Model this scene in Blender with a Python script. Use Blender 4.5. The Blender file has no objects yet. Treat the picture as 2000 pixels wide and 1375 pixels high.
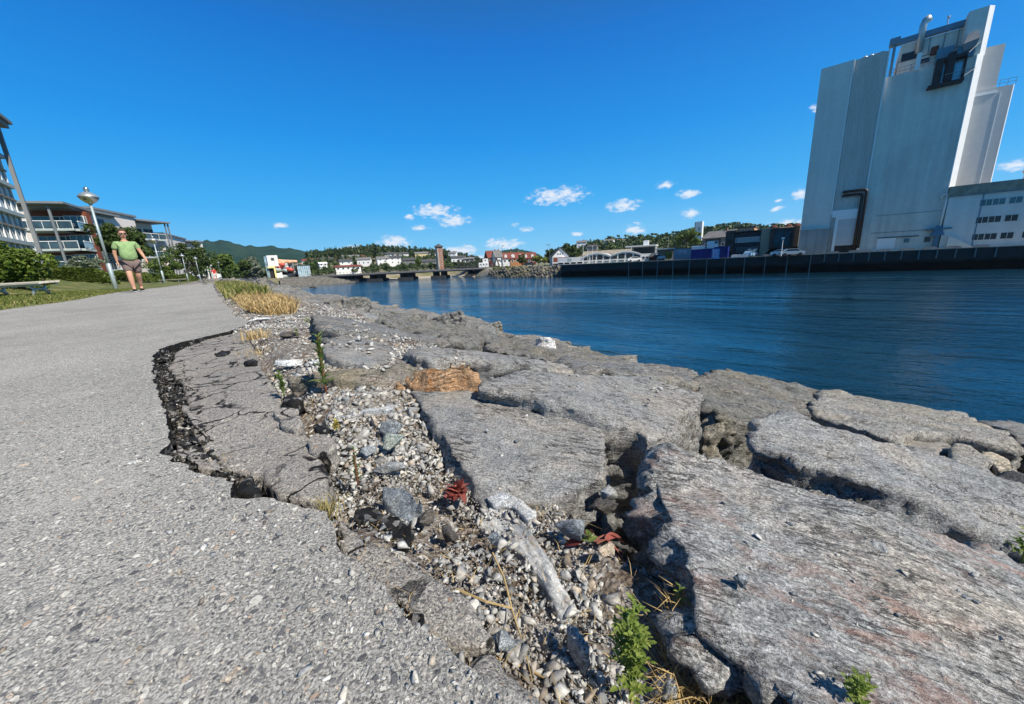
import bpy, bmesh, math, random
import numpy as np
from mathutils import Vector, Matrix, Euler

# ------------------------------------------------------------------ camera, sky, sun, exposure
SC = bpy.context.scene
F = 714.0; PITCH = math.radians(13.6); ROLL = math.radians(-2.9); CZ = 0.275
RM = Euler((math.pi/2-PITCH, 0, 0)).to_matrix() @ Matrix.Rotation(ROLL, 3, 'Z')
cam = bpy.data.cameras.new('camera'); camo = bpy.data.objects.new('camera', cam)
SC.collection.objects.link(camo); SC.camera = camo
cam.sensor_width = 36; cam.lens = F/2000*36; cam.clip_start = 0.02; cam.clip_end = 12000
M4 = RM.to_4x4(); M4.translation = (0, 0, CZ); camo.matrix_world = M4

SUN_AZ = math.radians(127); SUN_EL = math.radians(46)
sl = bpy.data.lights.new('sun', 'SUN'); sl.energy = 5.0; sl.angle = math.radians(0.5); sl.color = (1.0, 0.94, 0.83)
so = bpy.data.objects.new('sun', sl); SC.collection.objects.link(so)
sd = Vector((math.sin(SUN_AZ)*math.cos(SUN_EL), math.cos(SUN_AZ)*math.cos(SUN_EL), math.sin(SUN_EL)))
so.rotation_euler = sd.to_track_quat('Z', 'Y').to_euler()

SC.view_settings.view_transform = 'Standard'; SC.view_settings.look = 'None'
SC.view_settings.exposure = 0.3; SC.view_settings.gamma = 1.0
SC.cycles.max_bounces = 5; SC.cycles.transparent_max_bounces = 6; SC.cycles.use_denoising = True
SC.cycles.sample_clamp_indirect = 4; SC.cycles.caustics_reflective = False; SC.cycles.caustics_refractive = False

def ray(x, y): return RM @ Vector(((x-1000)/F, -(y-687.5)/F, -1))
def atz(x, y, z):
    d = ray(x, y); return Vector((0, 0, CZ)) + d*((z-CZ)/d.z)
def V(x, y, r):
    d = ray(x, y); return Vector((0, 0, CZ)) + d*(r/math.hypot(d.x, d.y))

W = bpy.data.worlds.new('World'); SC.world = W; W.use_nodes = True
nt = W.node_tree; N = nt.nodes; L = nt.links
bg = N['Background']; bg.inputs[1].default_value = 0.10
sky = N.new('ShaderNodeTexSky'); sky.sky_type = 'NISHITA'; sky.sun_disc = False
sky.sun_elevation = SUN_EL; sky.sun_rotation = SUN_AZ; sky.air_density = 1.0; sky.dust_density = 0.25; sky.ozone_density = 3.0; sky.altitude = 200
hsv = N.new('ShaderNodeHueSaturation'); hsv.inputs['Saturation'].default_value = 1.32; hsv.inputs['Value'].default_value = 1.0; hsv.inputs['Hue'].default_value = 0.497
L.new(sky.outputs[0], hsv.inputs['Color'])
tint = N.new('ShaderNodeMix'); tint.data_type = 'RGBA'; tint.blend_type = 'MULTIPLY'; tint.inputs[0].default_value = 1
tint.inputs[7].default_value = (0.62, 0.97, 1.12, 1)
L.new(hsv.outputs[0], tint.inputs[6])
tc = N.new('ShaderNodeTexCoord')
def math_node(op, a=None, b=None, tree=None, clamp=False):
    n = (tree or nt).nodes.new('ShaderNodeMath'); n.operation = op; n.use_clamp = clamp
    for i, v in enumerate((a, b)):
        if v is None: continue
        if isinstance(v, (int, float)): n.inputs[i].default_value = v
        else: (tree or nt).links.new(v, n.inputs[i])
    return n.outputs[0]
# small fair-weather clouds: centre, half width, half height in pixels of the photo, turned into directions
CL = [(1090, 383, 60, 15), (848, 411, 48, 11), (886, 431, 32, 11), (1220, 401, 32, 11), (1344, 379, 22, 8), (1300, 361, 20, 6),
      (1349, 416, 18, 8), (1240, 449, 22, 11), (822, 445, 18, 5), (1030, 448, 16, 5), (1128, 457, 14, 5), (770, 474, 34, 12),
      (985, 478, 40, 10), (895, 490, 50, 9), (960, 476, 12, 9), (690, 488, 34, 8), (1560, 380, 14, 9), (1538, 437, 34, 8), (1600, 208, 14, 7),
      (1990, 322, 26, 10), (548, 441, 15, 5), (1140, 481, 22, 6), (1518, 408, 12, 5), (930, 505, 60, 6), (1005, 440, 10, 4),
      (800, 424, 10, 5), (1520, 392, 8, 3), (1400, 452, 18, 4), (1190, 478, 16, 4)]
acc = None
for (px, py, hw, hh) in CL:
    d = ray(px, py).normalized(); az = math.atan2(d.x, d.y)
    # pixels per unit direction grow away from the picture's middle
    k = ray(px, py).length
    mp = N.new('ShaderNodeMapping'); mp.vector_type = 'TEXTURE'
    mp.inputs['Location'].default_value = d; mp.inputs['Rotation'].default_value = (0, 0, -az)
    mp.inputs['Scale'].default_value = (hw/F/k*1.25, 0.35, hh/F/k*1.5)
    L.new(tc.outputs['Generated'], mp.inputs[0])
    ln = N.new('ShaderNodeVectorMath'); ln.operation = 'LENGTH'; L.new(mp.outputs[0], ln.inputs[0])
    m = math_node('SUBTRACT', 1.0, ln.outputs['Value'])
    acc = m if acc is None else math_node('MAXIMUM', acc, m)
nz = N.new('ShaderNodeTexNoise'); nz.inputs['Scale'].default_value = 62; nz.inputs['Detail'].default_value = 7; nz.inputs['Roughness'].default_value = 0.55
sq = N.new('ShaderNodeMapping'); sq.inputs['Scale'].default_value = (1, 1, 2.1); L.new(tc.outputs['Generated'], sq.inputs[0]); L.new(sq.outputs[0], nz.inputs['Vector'])
dens = math_node('ADD', acc, math_node('MULTIPLY', math_node('SUBTRACT', nz.outputs[0], 0.5), 2.3))
mr = N.new('ShaderNodeMapRange'); mr.interpolation_type = 'SMOOTHSTEP'; mr.inputs[1].default_value = 0.08; mr.inputs[2].default_value = 1.0
L.new(dens, mr.inputs[0])
mask = math_node('MULTIPLY', mr.outputs[0], math_node('MULTIPLY', math_node('MAXIMUM', acc, 0.0), 5.0, clamp=True), clamp=True)
mask = math_node('MULTIPLY', mask, 0.92)
# thin veil low over the horizon
cmix = N.new('ShaderNodeMix'); cmix.data_type = 'RGBA'; cmix.inputs[7].default_value = (7.2, 7.6, 8.1, 1)
sepz = N.new('ShaderNodeSeparateXYZ'); L.new(tc.outputs['Generated'], sepz.inputs[0])
rz = N.new('ShaderNodeValToRGB'); L.new(sepz.outputs[2], rz.inputs[0]); el = rz.color_ramp.elements
SKYC = [(0.0, (.24, .57, .88)), (.06, (.14, .51, .88)), (.14, (.030, .40, .86)), (.28, (.003, .275, .78)), (.45, (.003, .165, .60)), (.60, (.02, .09, .25)), (1.0, (.02, .06, .15))]
while len(el) < len(SKYC): el.new(0.5)
for i, (p, c) in enumerate(SKYC): el[i].position = p; el[i].color = (*c, 1)
gain = N.new('ShaderNodeMix'); gain.data_type = 'RGBA'; gain.blend_type = 'MULTIPLY'; gain.inputs[0].default_value = 1; gain.inputs[7].default_value = (8.9, 8.9, 8.9, 1)
L.new(rz.outputs[0], gain.inputs[6])
blend = N.new('ShaderNodeMix'); blend.data_type = 'RGBA'; blend.inputs[0].default_value = 0.86
L.new(tint.outputs[2], blend.inputs[6]); L.new(gain.outputs[2], blend.inputs[7])
L.new(mask, cmix.inputs[0]); L.new(blend.outputs[2], cmix.inputs[6]); L.new(cmix.outputs[2], bg.inputs[0])

# ------------------------------------------------------------------ numpy noise
def _h(ix, iy, iz, s):
    n = (ix*374761393 + iy*668265263 + iz*2147483647 + s*1274126177) & 0xffffffff
    n = ((n ^ (n >> 13))*1274126177) & 0xffffffff
    n = ((n ^ (n >> 15))*2246822519) & 0xffffffff
    return ((n ^ (n >> 16)) & 0xffff)/65535.0
def vn(p, s=0):
    p = np.asarray(p, float); i = np.floor(p).astype(np.int64); f = p-i; f = f*f*(3-2*f)
    r = 0
    for dx in (0, 1):
        for dy in (0, 1):
            for dz in (0, 1):
                w = (f[:, 0] if dx else 1-f[:, 0])*(f[:, 1] if dy else 1-f[:, 1])*(f[:, 2] if dz else 1-f[:, 2])
                r = r + w*_h(i[:, 0]+dx, i[:, 1]+dy, i[:, 2]+dz, s)
    return r*2-1
def fbm(p, o=4, s=0, g=0.5):
    a = 1.0; r = 0; p = np.asarray(p, float)
    for k in range(o): r = r + a*vn(p, s+k*17); p = p*2.03+3.1; a *= g
    return r

# ------------------------------------------------------------------ materials
MATS = {}
def new_mat(name):
    m = bpy.data.materials.new(name); m.use_nodes = True; t = m.node_tree
    return m, t, t.nodes['Principled BSDF']
def ramp(t, fac, stops, interp='LINEAR'):
    r = t.nodes.new('ShaderNodeValToRGB'); r.color_ramp.interpolation = interp
    e = r.color_ramp.elements
    while len(e) < len(stops): e.new(0.5)
    for i, (p, c) in enumerate(stops):
        e[i].position = p; e[i].color = (c, c, c, 1) if isinstance(c, (int, float)) else (*c, 1)
    t.links.new(fac, r.inputs[0]); return r.outputs[0]
def noise(t, vec, scale, detail=4, rough=0.55, dist=0.0):
    n = t.nodes.new('ShaderNodeTexNoise'); n.inputs['Scale'].default_value = scale; n.inputs['Detail'].default_value = detail
    n.inputs['Roughness'].default_value = rough; n.inputs['Distortion'].default_value = dist
    if vec is not None: t.links.new(vec, n.inputs['Vector'])
    return n.outputs[0]
def voro(t, vec, scale, feat='F1', out=None):
    n = t.nodes.new('ShaderNodeTexVoronoi'); n.feature = feat; n.inputs['Scale'].default_value = scale
    if vec is not None: t.links.new(vec, n.inputs['Vector'])
    return n
def coord(t, scale=(1, 1, 1), rot=(0, 0, 0), kind='Object'):
    c = t.nodes.new('ShaderNodeTexCoord'); m = t.nodes.new('ShaderNodeMapping'); m.inputs['Scale'].default_value = scale; m.inputs['Rotation'].default_value = rot
    t.links.new(c.outputs[kind], m.inputs[0]); return m.outputs[0]
def wcoord(t, scale=(1, 1, 1), rot=(0, 0, 0)):
    c = t.nodes.new('ShaderNodeNewGeometry'); m = t.nodes.new('ShaderNodeMapping'); m.inputs['Scale'].default_value = scale; m.inputs['Rotation'].default_value = rot
    if any(rot): m.vector_type = 'TEXTURE'; m.inputs['Scale'].default_value = tuple(1.0/x for x in scale)
    t.links.new(c.outputs['Position'], m.inputs[0]); return m.outputs[0]
def mixc(t, fac, a, b, mode='MIX'):
    n = t.nodes.new('ShaderNodeMix'); n.data_type = 'RGBA'; n.blend_type = mode
    if isinstance(fac, (int, float)): n.inputs[0].default_value = fac
    else: t.links.new(fac, n.inputs[0])
    for i, v in ((6, a), (7, b)):
        if isinstance(v, tuple): n.inputs[i].default_value = (*v[:3], 1)
        else: t.links.new(v, n.inputs[i])
    return n.outputs[2]
def bump(t, b, h, strength=0.5, dist=0.01, prev=None):
    n = t.nodes.new('ShaderNodeBump'); n.inputs['Strength'].default_value = strength; n.inputs['Distance'].default_value = dist
    t.links.new(h, n.inputs['Height'])
    if prev is not None: t.links.new(prev, n.inputs['Normal'])
    t.links.new(n.outputs[0], b.inputs['Normal']); return n.outputs[0]
def plain(name, col, rough=0.7, var=0.12, scale=3.0, metal=0.0, spec=0.3, bmp=0.0, bd=0.01):
    if name in MATS: return MATS[name]
    m, t, b = new_mat(name)
    c = wcoord(t); n1 = noise(t, c, scale, 5, 0.6)
    lo = tuple(x*(1-var) for x in col); hi = tuple(min(1, x*(1+var)) for x in col)
    cc = ramp(t, n1, [(0.3, lo), (0.7, hi)]); t.links.new(cc, b.inputs['Base Color'])
    b.inputs['Roughness'].default_value = rough; b.inputs['Metallic'].default_value = metal; b.inputs['Specular IOR Level'].default_value = spec
    if bmp: bump(t, b, noise(t, c, scale*6, 4), bmp, bd)
    MATS[name] = m; return m

def asphalt_mat(name, tintc=(1, 1, 1), dark=1.0, brown=0.0, cracks=0.0):
    m, t, b = new_mat(name)
    c0 = wcoord(t)
    wn = t.nodes.new('ShaderNodeTexNoise'); wn.inputs['Scale'].default_value = 70; wn.inputs['Detail'].default_value = 3; t.links.new(c0, wn.inputs['Vector'])
    wsc = t.nodes.new('ShaderNodeVectorMath'); wsc.operation = 'SCALE'; wsc.inputs['Scale'].default_value = 0.012; t.links.new(wn.outputs['Color'], wsc.inputs[0])
    wad = t.nodes.new('ShaderNodeVectorMath'); wad.operation = 'ADD'; t.links.new(c0, wad.inputs[0]); t.links.new(wsc.outputs[0], wad.inputs[1]); c = wad.outputs[0]
    def layer(scale, keep, lo, hi, stops):
        v = voro(t, c, scale); s = t.nodes.new('ShaderNodeSeparateColor'); t.links.new(v.outputs['Color'], s.inputs[0])
        mk = math_node('MULTIPLY', ramp(t, v.outputs['Distance'], [(lo, 1.0), (hi, 0.0)]), ramp(t, s.outputs[0], [(keep, 0.0), (keep+.02, 1.0)]), tree=t)
        return mk, ramp(t, s.outputs[1], stops), s
    D = dark
    n1 = noise(t, c0, 420, 4, .7)
    col = ramp(t, n1, [(0.36, (.09*D, .088*D, .085*D)), (0.5, (.29*D, .28*D, .26*D)), (0.64, (.56*D, .54*D, .50*D))])
    pal = [(0.0, (.09*D, .09*D, .095*D)), (0.2, (.16*D, .16*D, .165*D)), (0.5, (.29*D, .285*D, .27*D)), (0.75, (.50*D, .485*D, .44*D)), (0.93, (.66*D, .64*D, .58*D)), (1.0, (.42*D, .29*D, .2*D))]
    hs = None
    for sc, kp in ((380, .40), (225, .52), (140, .72), (70, .975)):
        mk, cc, s = layer(sc, kp, .36, .46, pal); col = mixc(t, mk, col, cc)
        hs = mk if hs is None else math_node('ADD', math_node('MULTIPLY', hs, .6, tree=t), mk, tree=t)
    patch = ramp(t, noise(t, c0, 1.3, 6, 0.65), [(0.32, 0.80), (0.5, 1.0), (0.68, 1.14)])
    col = mixc(t, 1.0, col, patch, 'MULTIPLY')
    col = mixc(t, ramp(t, noise(t, c0, 3.7, 6, 0.7), [(0.55, 0.0), (0.72, 0.45)]), col, (.47, .45, .41))
    if brown: col = mixc(t, ramp(t, noise(t, c0, 5.5, 6, 0.65), [(0.45, 0.0), (0.7, 0.4)]), col, (.27, .235, .20))
    nb = None
    if cracks:
        wv = t.nodes.new('ShaderNodeVectorMath'); wv.operation = 'ADD'
        w2 = t.nodes.new('ShaderNodeTexNoise'); w2.inputs['Scale'].default_value = 9; w2.inputs['Detail'].default_value = 6; t.links.new(c0, w2.inputs['Vector'])
        w3 = t.nodes.new('ShaderNodeVectorMath'); w3.operation = 'SCALE'; w3.inputs['Scale'].default_value = 0.16; t.links.new(w2.outputs['Color'], w3.inputs[0])
        t.links.new(c0, wv.inputs[0]); t.links.new(w3.outputs[0], wv.inputs[1])
        e = voro(t, wv.outputs[0], 11, 'DISTANCE_TO_EDGE')
        cm = math_node('MULTIPLY', ramp(t, e.outputs['Distance'], [(0.0, 1.0), (0.014, 1.0), (0.04, 0.0)]), ramp(t, noise(t, c0, 6.5, 3, .6), [(.42, 0.0), (.50, 1.0)]), tree=t)
        col = mixc(t, math_node('MULTIPLY', cm, cracks, tree=t), col, (.015, .014, .013)); nb = bump(t, b, math_node('MULTIPLY', cm, -1.0, tree=t), 1.0, 0.01)
    col = mixc(t, 1.0, col, tuple(tintc), 'MULTIPLY')
    t.links.new(col, b.inputs['Base Color']); b.inputs['Roughness'].default_value = 0.85; b.inputs['Specular IOR Level'].default_value = 0.25
    nb = bump(t, b, hs, 0.7, 0.0035, nb)
    bump(t, b, n1, 0.7, 0.002, nb)
    MATS[name] = m; return m
asphalt_mat('asphalt', (1.06, 1.05, 1.03)); asphalt_mat('asphalt_old', (1.0, .965, .94), 0.95, brown=1, cracks=1.0)
def bitumen_mat():
    m, t, b = new_mat('broken_bitumen'); c = wcoord(t)
    v = voro(t, c, 120); s = t.nodes.new('ShaderNodeSeparateColor'); t.links.new(v.outputs['Color'], s.inputs[0])
    col = ramp(t, s.outputs[0], [(0.0, (.006, .006, .006)), (0.80, (.022, .021, .02)), (0.93, (.10, .10, .10)), (1.0, (.32, .31, .3))])
    t.links.new(col, b.inputs['Base Color']); b.inputs['Roughness'].default_value = 0.75; b.inputs['Specular IOR Level'].default_value = 0.25
    bump(t, b, noise(t, c, 140, 6, .7), 1.0, 0.006); MATS['broken_bitumen'] = m
bitumen_mat()

def rock_mat(name, base=(.27, .275, .285), rot=0.0, rust=0.0, white=0.3, warm=(.33, .24, .17), streak=1.0, bs=1.0, tilt=0.0, olive=0.0, scale=1.0, con=1.0):
    m, t, b = new_mat(name); S = scale; K = lambda a: 1+(a-1)*con
    c0 = wcoord(t)
    cs = wcoord(t, (44*S, 110*S, 110*S), (0.0, tilt, rot))      # streaks along the cleavage
    cf = wcoord(t, (150*S, 400*S, 400*S), (0, tilt, rot)); cl = wcoord(t, (11*S, 50*S, 60*S), (0, tilt, rot))
    n1 = noise(t, cs, 1.0, 7, 0.70, 0.35); n2 = noise(t, cf, 1.0, 4, 0.65); n3 = noise(t, c0, 5*S, 8, 0.74, 0.3); n4 = noise(t, c0, 60*S, 5, 0.75)
    n5 = noise(t, c0, 330*S, 3, 0.65)
    nc = noise(t, cl, 1.0, 6, 0.6, 0.25); nv = noise(t, cl, 0.7, 5, 0.6, 0.6)
    cr = math_node('ABSOLUTE', math_node('SUBTRACT', nc, 0.5, tree=t), tree=t)
    gate = ramp(t, noise(t, c0, 9*S, 4, .6), [(.44, 0.0), (.56, 1.0)])
    crk = math_node('MULTIPLY', ramp(t, cr, [(0.0, 1.0), (0.006, 1.0), (0.020, 0.0)]), gate, tree=t)
    B = base
    wr = (B[0]*1.06, B[1]*1.0, B[2]*.92); cb_ = (B[0]*.86, B[1]*.91, B[2]*.96)
    col = ramp(t, n3, [(0.30, tuple(x*.55 for x in B)), (0.42, cb_), (0.52, B), (0.62, wr), (0.74, tuple(min(.8, x*1.5) for x in wr))])
    col = mixc(t, 1.0, col, ramp(t, n1, [(0.32, K(0.62)), (0.5, 1.0), (0.66, K(1.32))]), 'MULTIPLY')
    col = mixc(t, 1.0, col, ramp(t, n2, [(0.36, K(0.55)), (0.5, 1.0), (0.62, K(1.45))]), 'MULTIPLY')
    col = mixc(t, 1.0, col, ramp(t, n4, [(0.36, K(0.62)), (0.5, 1.0), (0.64, K(1.32))]), 'MULTIPLY')
    col = mixc(t, 1.0, col, ramp(t, n5, [(0.34, 0.50), (0.66, 1.48)]), 'MULTIPLY')
    col = mixc(t, math_node('MULTIPLY', crk, .8, tree=t), col, tuple(x*.18 for x in B))
    if white:
        wv = math_node('MULTIPLY', ramp(t, noise(t, cl, 0.9, 5, 0.6, 1.0), [(0.60, 0.0), (0.66, 1.0)]), ramp(t, n3, [(0.45, 0.0), (0.62, 1.0)]), tree=t)
        col = mixc(t, math_node('MULTIPLY', wv, white, tree=t), col, (.60, .60, .58))
    if rust:
        rf = math_node('MULTIPLY', ramp(t, noise(t, wcoord(t, (14, 30, 30), (0, 0, rot)), 1.0, 6, 0.7, 0.5), [(0.50, 0.0), (0.60, 1.0)]), ramp(t, noise(t, c0, 3.1, 4, 0.6), [(0.42, 0.1), (0.58, 1.0)]), tree=t)
        col = mixc(t, math_node('MULTIPLY', rf, rust, tree=t), col, warm)
    if olive:
        of = ramp(t, noise(t, c0, 2.6, 5, 0.65), [(0.45, 0.0), (0.62, olive)])
        col = mixc(t, of, col, (.20, .18, .11))
    lich = voro(t, c0, 24*S); lf = ramp(t, lich.outputs['Distance'], [(0.0, 1.0), (0.06, 1.0), (0.10, 0.0)])
    col = mixc(t, math_node('MULTIPLY', lf, 0.35, tree=t), col, (.50, .50, .47))
    t.links.new(col, b.inputs['Base Color']); b.inputs['Roughness'].default_value = 0.74; b.inputs['Specular IOR Level'].default_value = 0.32
    st_ = ramp(t, nv, [(.44, 0.0), (.455, .5), (.53, .52), (.545, 1.0)])
    h1 = math_node('SUBTRACT', math_node('ADD', math_node('MULTIPLY', n1, .8*con, tree=t), math_node('MULTIPLY', st_, .35, tree=t), tree=t), math_node('MULTIPLY', crk, .6, tree=t), tree=t)
    nb = bump(t, b, h1, 0.9*bs, 0.009/S)
    nb = bump(t, b, n2, 0.7*bs, 0.0022/S, nb)
    nb = bump(t, b, n4, 0.7*bs, 0.005/S, nb)
    bump(t, b, n5, 0.5*bs, 0.0012/S, nb)
    MATS[name] = m; return m

# ------------------------------------------------------------------ mesh helpers
def col_link(o): SC.collection.objects.link(o)
def tag(o, label=None, cat=None, group=None, kind=None):
    if label: o['label'] = label
    if cat: o['category'] = cat
    if group: o['group'] = group
    if kind: o['kind'] = kind
    return o
def thing(name, loc, label, cat, group=None):
    o = bpy.data.objects.new(name, None); o.location = loc; o.empty_display_size = 0.1; col_link(o)
    return tag(o, label, cat, group)
class MB:
    def __init__(s): s.v = []; s.f = []; s.m = []
    def add(s, vs, fs, mi=0):
        k = len(s.v); s.v += [tuple(v) for v in vs]; s.f += [tuple(i+k for i in f) for f in fs]; s.m += [mi]*len(fs); return s
    def quad(s, a, b, c, d, mi=0): return s.add([a, b, c, d], [(0, 1, 2, 3)], mi)
    def hexa(s, p, mi=0):  # p: 4 bottom then 4 top, both counterclockwise from above
        return s.add(p, [(3, 2, 1, 0), (4, 5, 6, 7), (0, 1, 5, 4), (1, 2, 6, 5), (2, 3, 7, 6), (3, 0, 4, 7)], mi)
    def box(s, x0, x1, y0, y1, z0, z1, mi=0):
        return s.hexa([(x0, y0, z0), (x1, y0, z0), (x1, y1, z0), (x0, y1, z0), (x0, y0, z1), (x1, y0, z1), (x1, y1, z1), (x0, y1, z1)], mi)
    def prism(s, pts, z0, z1, mi=0):
        n = len(pts)
        zz0 = z0 if isinstance(z0, (list, tuple)) else [z0]*n; zz1 = z1 if isinstance(z1, (list, tuple)) else [z1]*n
        vs = [(p[0], p[1], zz0[i]) for i, p in enumerate(pts)]+[(p[0], p[1], zz1[i]) for i, p in enumerate(pts)]
        return s.add(vs, [tuple(range(n-1, -1, -1)), tuple(range(n, 2*n))]+[(i, (i+1) % n, n+(i+1) % n, n+i) for i in range(n)], mi)
    def tube(s, pts, rad, n=8, mi=0, cap=True):
        pts = [Vector(p) for p in pts]; m = len(pts)
        rs = rad if isinstance(rad, (list, tuple)) else [rad]*m
        vs = []; up = Vector((0, 0, 1)); prev = None
        for i, p in enumerate(pts):
            t = (pts[min(i+1, m-1)]-pts[max(i-1, 0)]).normalized()
            if prev is None:
                a = t.cross(up)
                if a.length < 1e-3: a = t.cross(Vector((1, 0, 0)))
            else: a = prev-t*prev.dot(t)
            a.normalize(); prev = a; b = t.cross(a)
            for k in range(n):
                q = 2*math.pi*k/n; vs.append(p+(a*math.cos(q)+b*math.sin(q))*rs[i])
        fs = [(i*n+k, i*n+(k+1) % n, (i+1)*n+(k+1) % n, (i+1)*n+k) for i in range(m-1) for k in range(n)]
        if cap: fs += [tuple(range(n-1, -1, -1)), tuple(range((m-1)*n, m*n))]
        return s.add(vs, fs, mi)
    def lathe(s, prof, c, n=20, mi=0):
        vs = [(c[0]+r*math.cos(2*math.pi*k/n), c[1]+r*math.sin(2*math.pi*k/n), c[2]+z) for r, z in prof for k in range(n)]
        m = len(prof)
        return s.add(vs, [(i*n+k, i*n+(k+1) % n, (i+1)*n+(k+1) % n, (i+1)*n+k) for i in range(m-1) for k in range(n)], mi)
    def build(s, name, mats, parent=None, smooth=False, loc=None):
        me = bpy.data.meshes.new(name)
        base = Vector(parent_loc(parent)) if parent is not None else (Vector(loc) if loc is not None else Vector((0, 0, 0)))
        va = np.array(s.v, float).reshape(-1, 3)-np.array(base)
        me.from_pydata(va.tolist(), [], s.f); me.update()
        for m in (mats if isinstance(mats, (list, tuple)) else [mats]): me.materials.append(MATS[m] if isinstance(m, str) else m)
        if max(s.m, default=0) > 0: me.polygons.foreach_set('material_index', s.m)
        if smooth: me.polygons.foreach_set('use_smooth', [True]*len(s.f))
        o = bpy.data.objects.new(name, me); col_link(o)
        if parent is not None: o.parent = parent
        elif loc is not None: o.location = loc
        return o
def parent_loc(p):
    l = Vector((0, 0, 0))
    while p is not None: l += p.location; p = p.parent
    return l
def np_mesh(name, v, f, mats, parent=None, smooth=False, mi=None, loc=None):
    me = bpy.data.meshes.new(name)
    base = np.array(parent_loc(parent)) if parent is not None else (np.array(loc) if loc is not None else np.zeros(3))
    v = np.asarray(v, float)-base
    me.vertices.add(len(v)); me.vertices.foreach_set('co', v.ravel())
    f = np.asarray(f, np.int32); k = f.shape[1]
    me.loops.add(f.size); me.loops.foreach_set('vertex_index', f.ravel())
    me.polygons.add(len(f)); me.polygons.foreach_set('loop_start', np.arange(0, f.size, k, dtype=np.int32)); me.polygons.foreach_set('loop_total', np.full(len(f), k, np.int32))
    for m in mats: me.materials.append(MATS[m] if isinstance(m, str) else m)
    if mi is not None: me.polygons.foreach_set('material_index', np.asarray(mi, np.int32))
    if smooth: me.polygons.foreach_set('use_smooth', np.ones(len(f), bool))
    me.update(calc_edges=True); me.validate()
    o = bpy.data.objects.new(name, me); col_link(o)
    if parent is not None: o.parent = parent
    elif loc is not None: o.location = loc
    return o
def copy_tree(o, parent=None):
    c = o.copy(); col_link(c)
    if parent is not None: c.parent = parent
    for ch in list(o.children): copy_tree(ch, c)
    return c
class Fr:   # a wall frame: origin, direction along the wall, direction away from the camera
    def __init__(s, O, e):
        s.O = Vector((O[0], O[1])); s.e = Vector((e[0], e[1])).normalized(); s.w = Vector((-s.e.y, s.e.x))
        if s.w.dot(s.O) < 0: s.w = -s.w
    def p(s, a, w, z):
        q = s.O+s.e*a+s.w*w; return Vector((q.x, q.y, z))
    def px(s, x, y, w=0.0):   # pixel -> (along, height) on the plane w
        d = ray(x, y); c = s.O.dot(s.w)+w; t = c/(d.x*s.w.x+d.y*s.w.y)
        P = Vector((0, 0, CZ))+d*t
        return (Vector((P.x, P.y))-s.O).dot(s.e), P.z
    def box(s, mb, a0, a1, w0, w1, z0, z1, mi=0):
        P = [s.p(a0, w0, z0), s.p(a1, w0, z0), s.p(a1, w1, z0), s.p(a0, w1, z0)]
        P += [Vector((q.x, q.y, z1)) for q in P]
        return mb.hexa(P, mi)
ND = Vector((.785, .62)); DD = Vector((-.62, .785))   # across the shore (towards the water) and along it
def uv(x, y): return x*ND.x+y*ND.y, x*DD.x+y*DD.y
def wu(u, v): return u*ND.x+v*DD.x, u*ND.y+v*DD.y
# ------------------------------------------------------------------ ground, path, water
def ss(a, b, x):
    t = np.clip((x-a)/(b-a), 0, 1); return t*t*(3-2*t)
def shift(v): return np.where(v > 60, (np.maximum(v-60, 0))**2*0.0008, 0.0)
PU = [-400, -14, -12, -5.2, -3.0, -2.55, -2.4, 0.05, 0.2, 0.75, 0.95, 1.3, 2.6, 4.2, 6.5, 13, 18, 400]
PZ = [2.2, 1.9, 1.55, 0.05, 0.005, -0.01, -0.07, -0.07, -0.075, -0.08, -0.30, -0.60, -0.98, -1.55, -2.8, -6.3, -7.5, -8]
def gl(u, v):   # the gravel bed beside the asphalt
    return -0.012-0.07*ss(0.03, 0.22, u)*ss(0.95, 0.45, v)-0.045*ss(.17, .08, u)*ss(2.35, 2.1, v)*ss(.40, .52, v)
def gz(u, v):
    u = np.asarray(u, float); v = np.asarray(v, float)
    z = np.interp(u-shift(v), PU, PZ)
    ub = 0.33+0.27*ss(0.72, 1.0, v)+0.2*ss(1.9, 2.8, v)
    un_ = u-shift(v)
    z = np.where((u > ub) & (un_ < 2.2), np.minimum(z, gl(u, v)-(0.40+.25*np.clip(u-ub, 0, 1))*ss(ub, ub+0.10, u)*ss(6, 3.5, v)-0.1*ss(ub, ub+.1, u)), z)
    bed = gl(u, v); w = ss(0.0, 0.06, u)*(u <= ub)
    z = z*(1-w)+bed*w
    return z
us = np.unique(np.concatenate([np.linspace(-110, -14, 14), np.linspace(-14, -2.6, 30), np.linspace(-2.5, 0.0, 8), np.linspace(0, 1.0, 60), np.linspace(1.02, 5, 60), np.linspace(5.2, 18, 30), [30, 60]]))
vs_ = np.concatenate([np.linspace(-3, -0.3, 12), np.linspace(-0.25, 4, 150), np.geomspace(4.1, 205, 140)])
U, Vv = np.meshgrid(us, vs_)
S = shift(Vv); UU = U+S*ss(-2, 3, U)
Z = gz(UU, Vv)
P3 = np.stack([UU.ravel()*ND.x+Vv.ravel()*DD.x, UU.ravel()*ND.y+Vv.ravel()*DD.y, Z.ravel()], 1)
dist = np.hypot(P3[:, 0], P3[:, 1])
un = U.ravel()
rough = np.where(un > 0.8, 0.10*np.clip(un-0.8, 0, 1), np.where(un > 0.02, 0.006, np.where(un < -3, 0.10*ss(-3, -7, un), 0)))
P3[:, 2] += rough*fbm(P3*np.array([2.2, 2.2, 2.2]), 4, 5)*np.where(un < -3, 1, 1)
P3[:, 2] += np.where((un > 0.02) & (un < 0.8), 0.010*fbm(P3*9, 3, 8), 0)
nu, nv = len(us), len(vs_)
idx = np.arange(nu*nv).reshape(nv, nu)
fc = np.stack([idx[:-1, :-1], idx[:-1, 1:], idx[1:, 1:], idx[1:, :-1]], -1).reshape(-1, 4)
uc = 0.5*(U[:-1, :-1]+U[:-1, 1:]).ravel()
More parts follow.
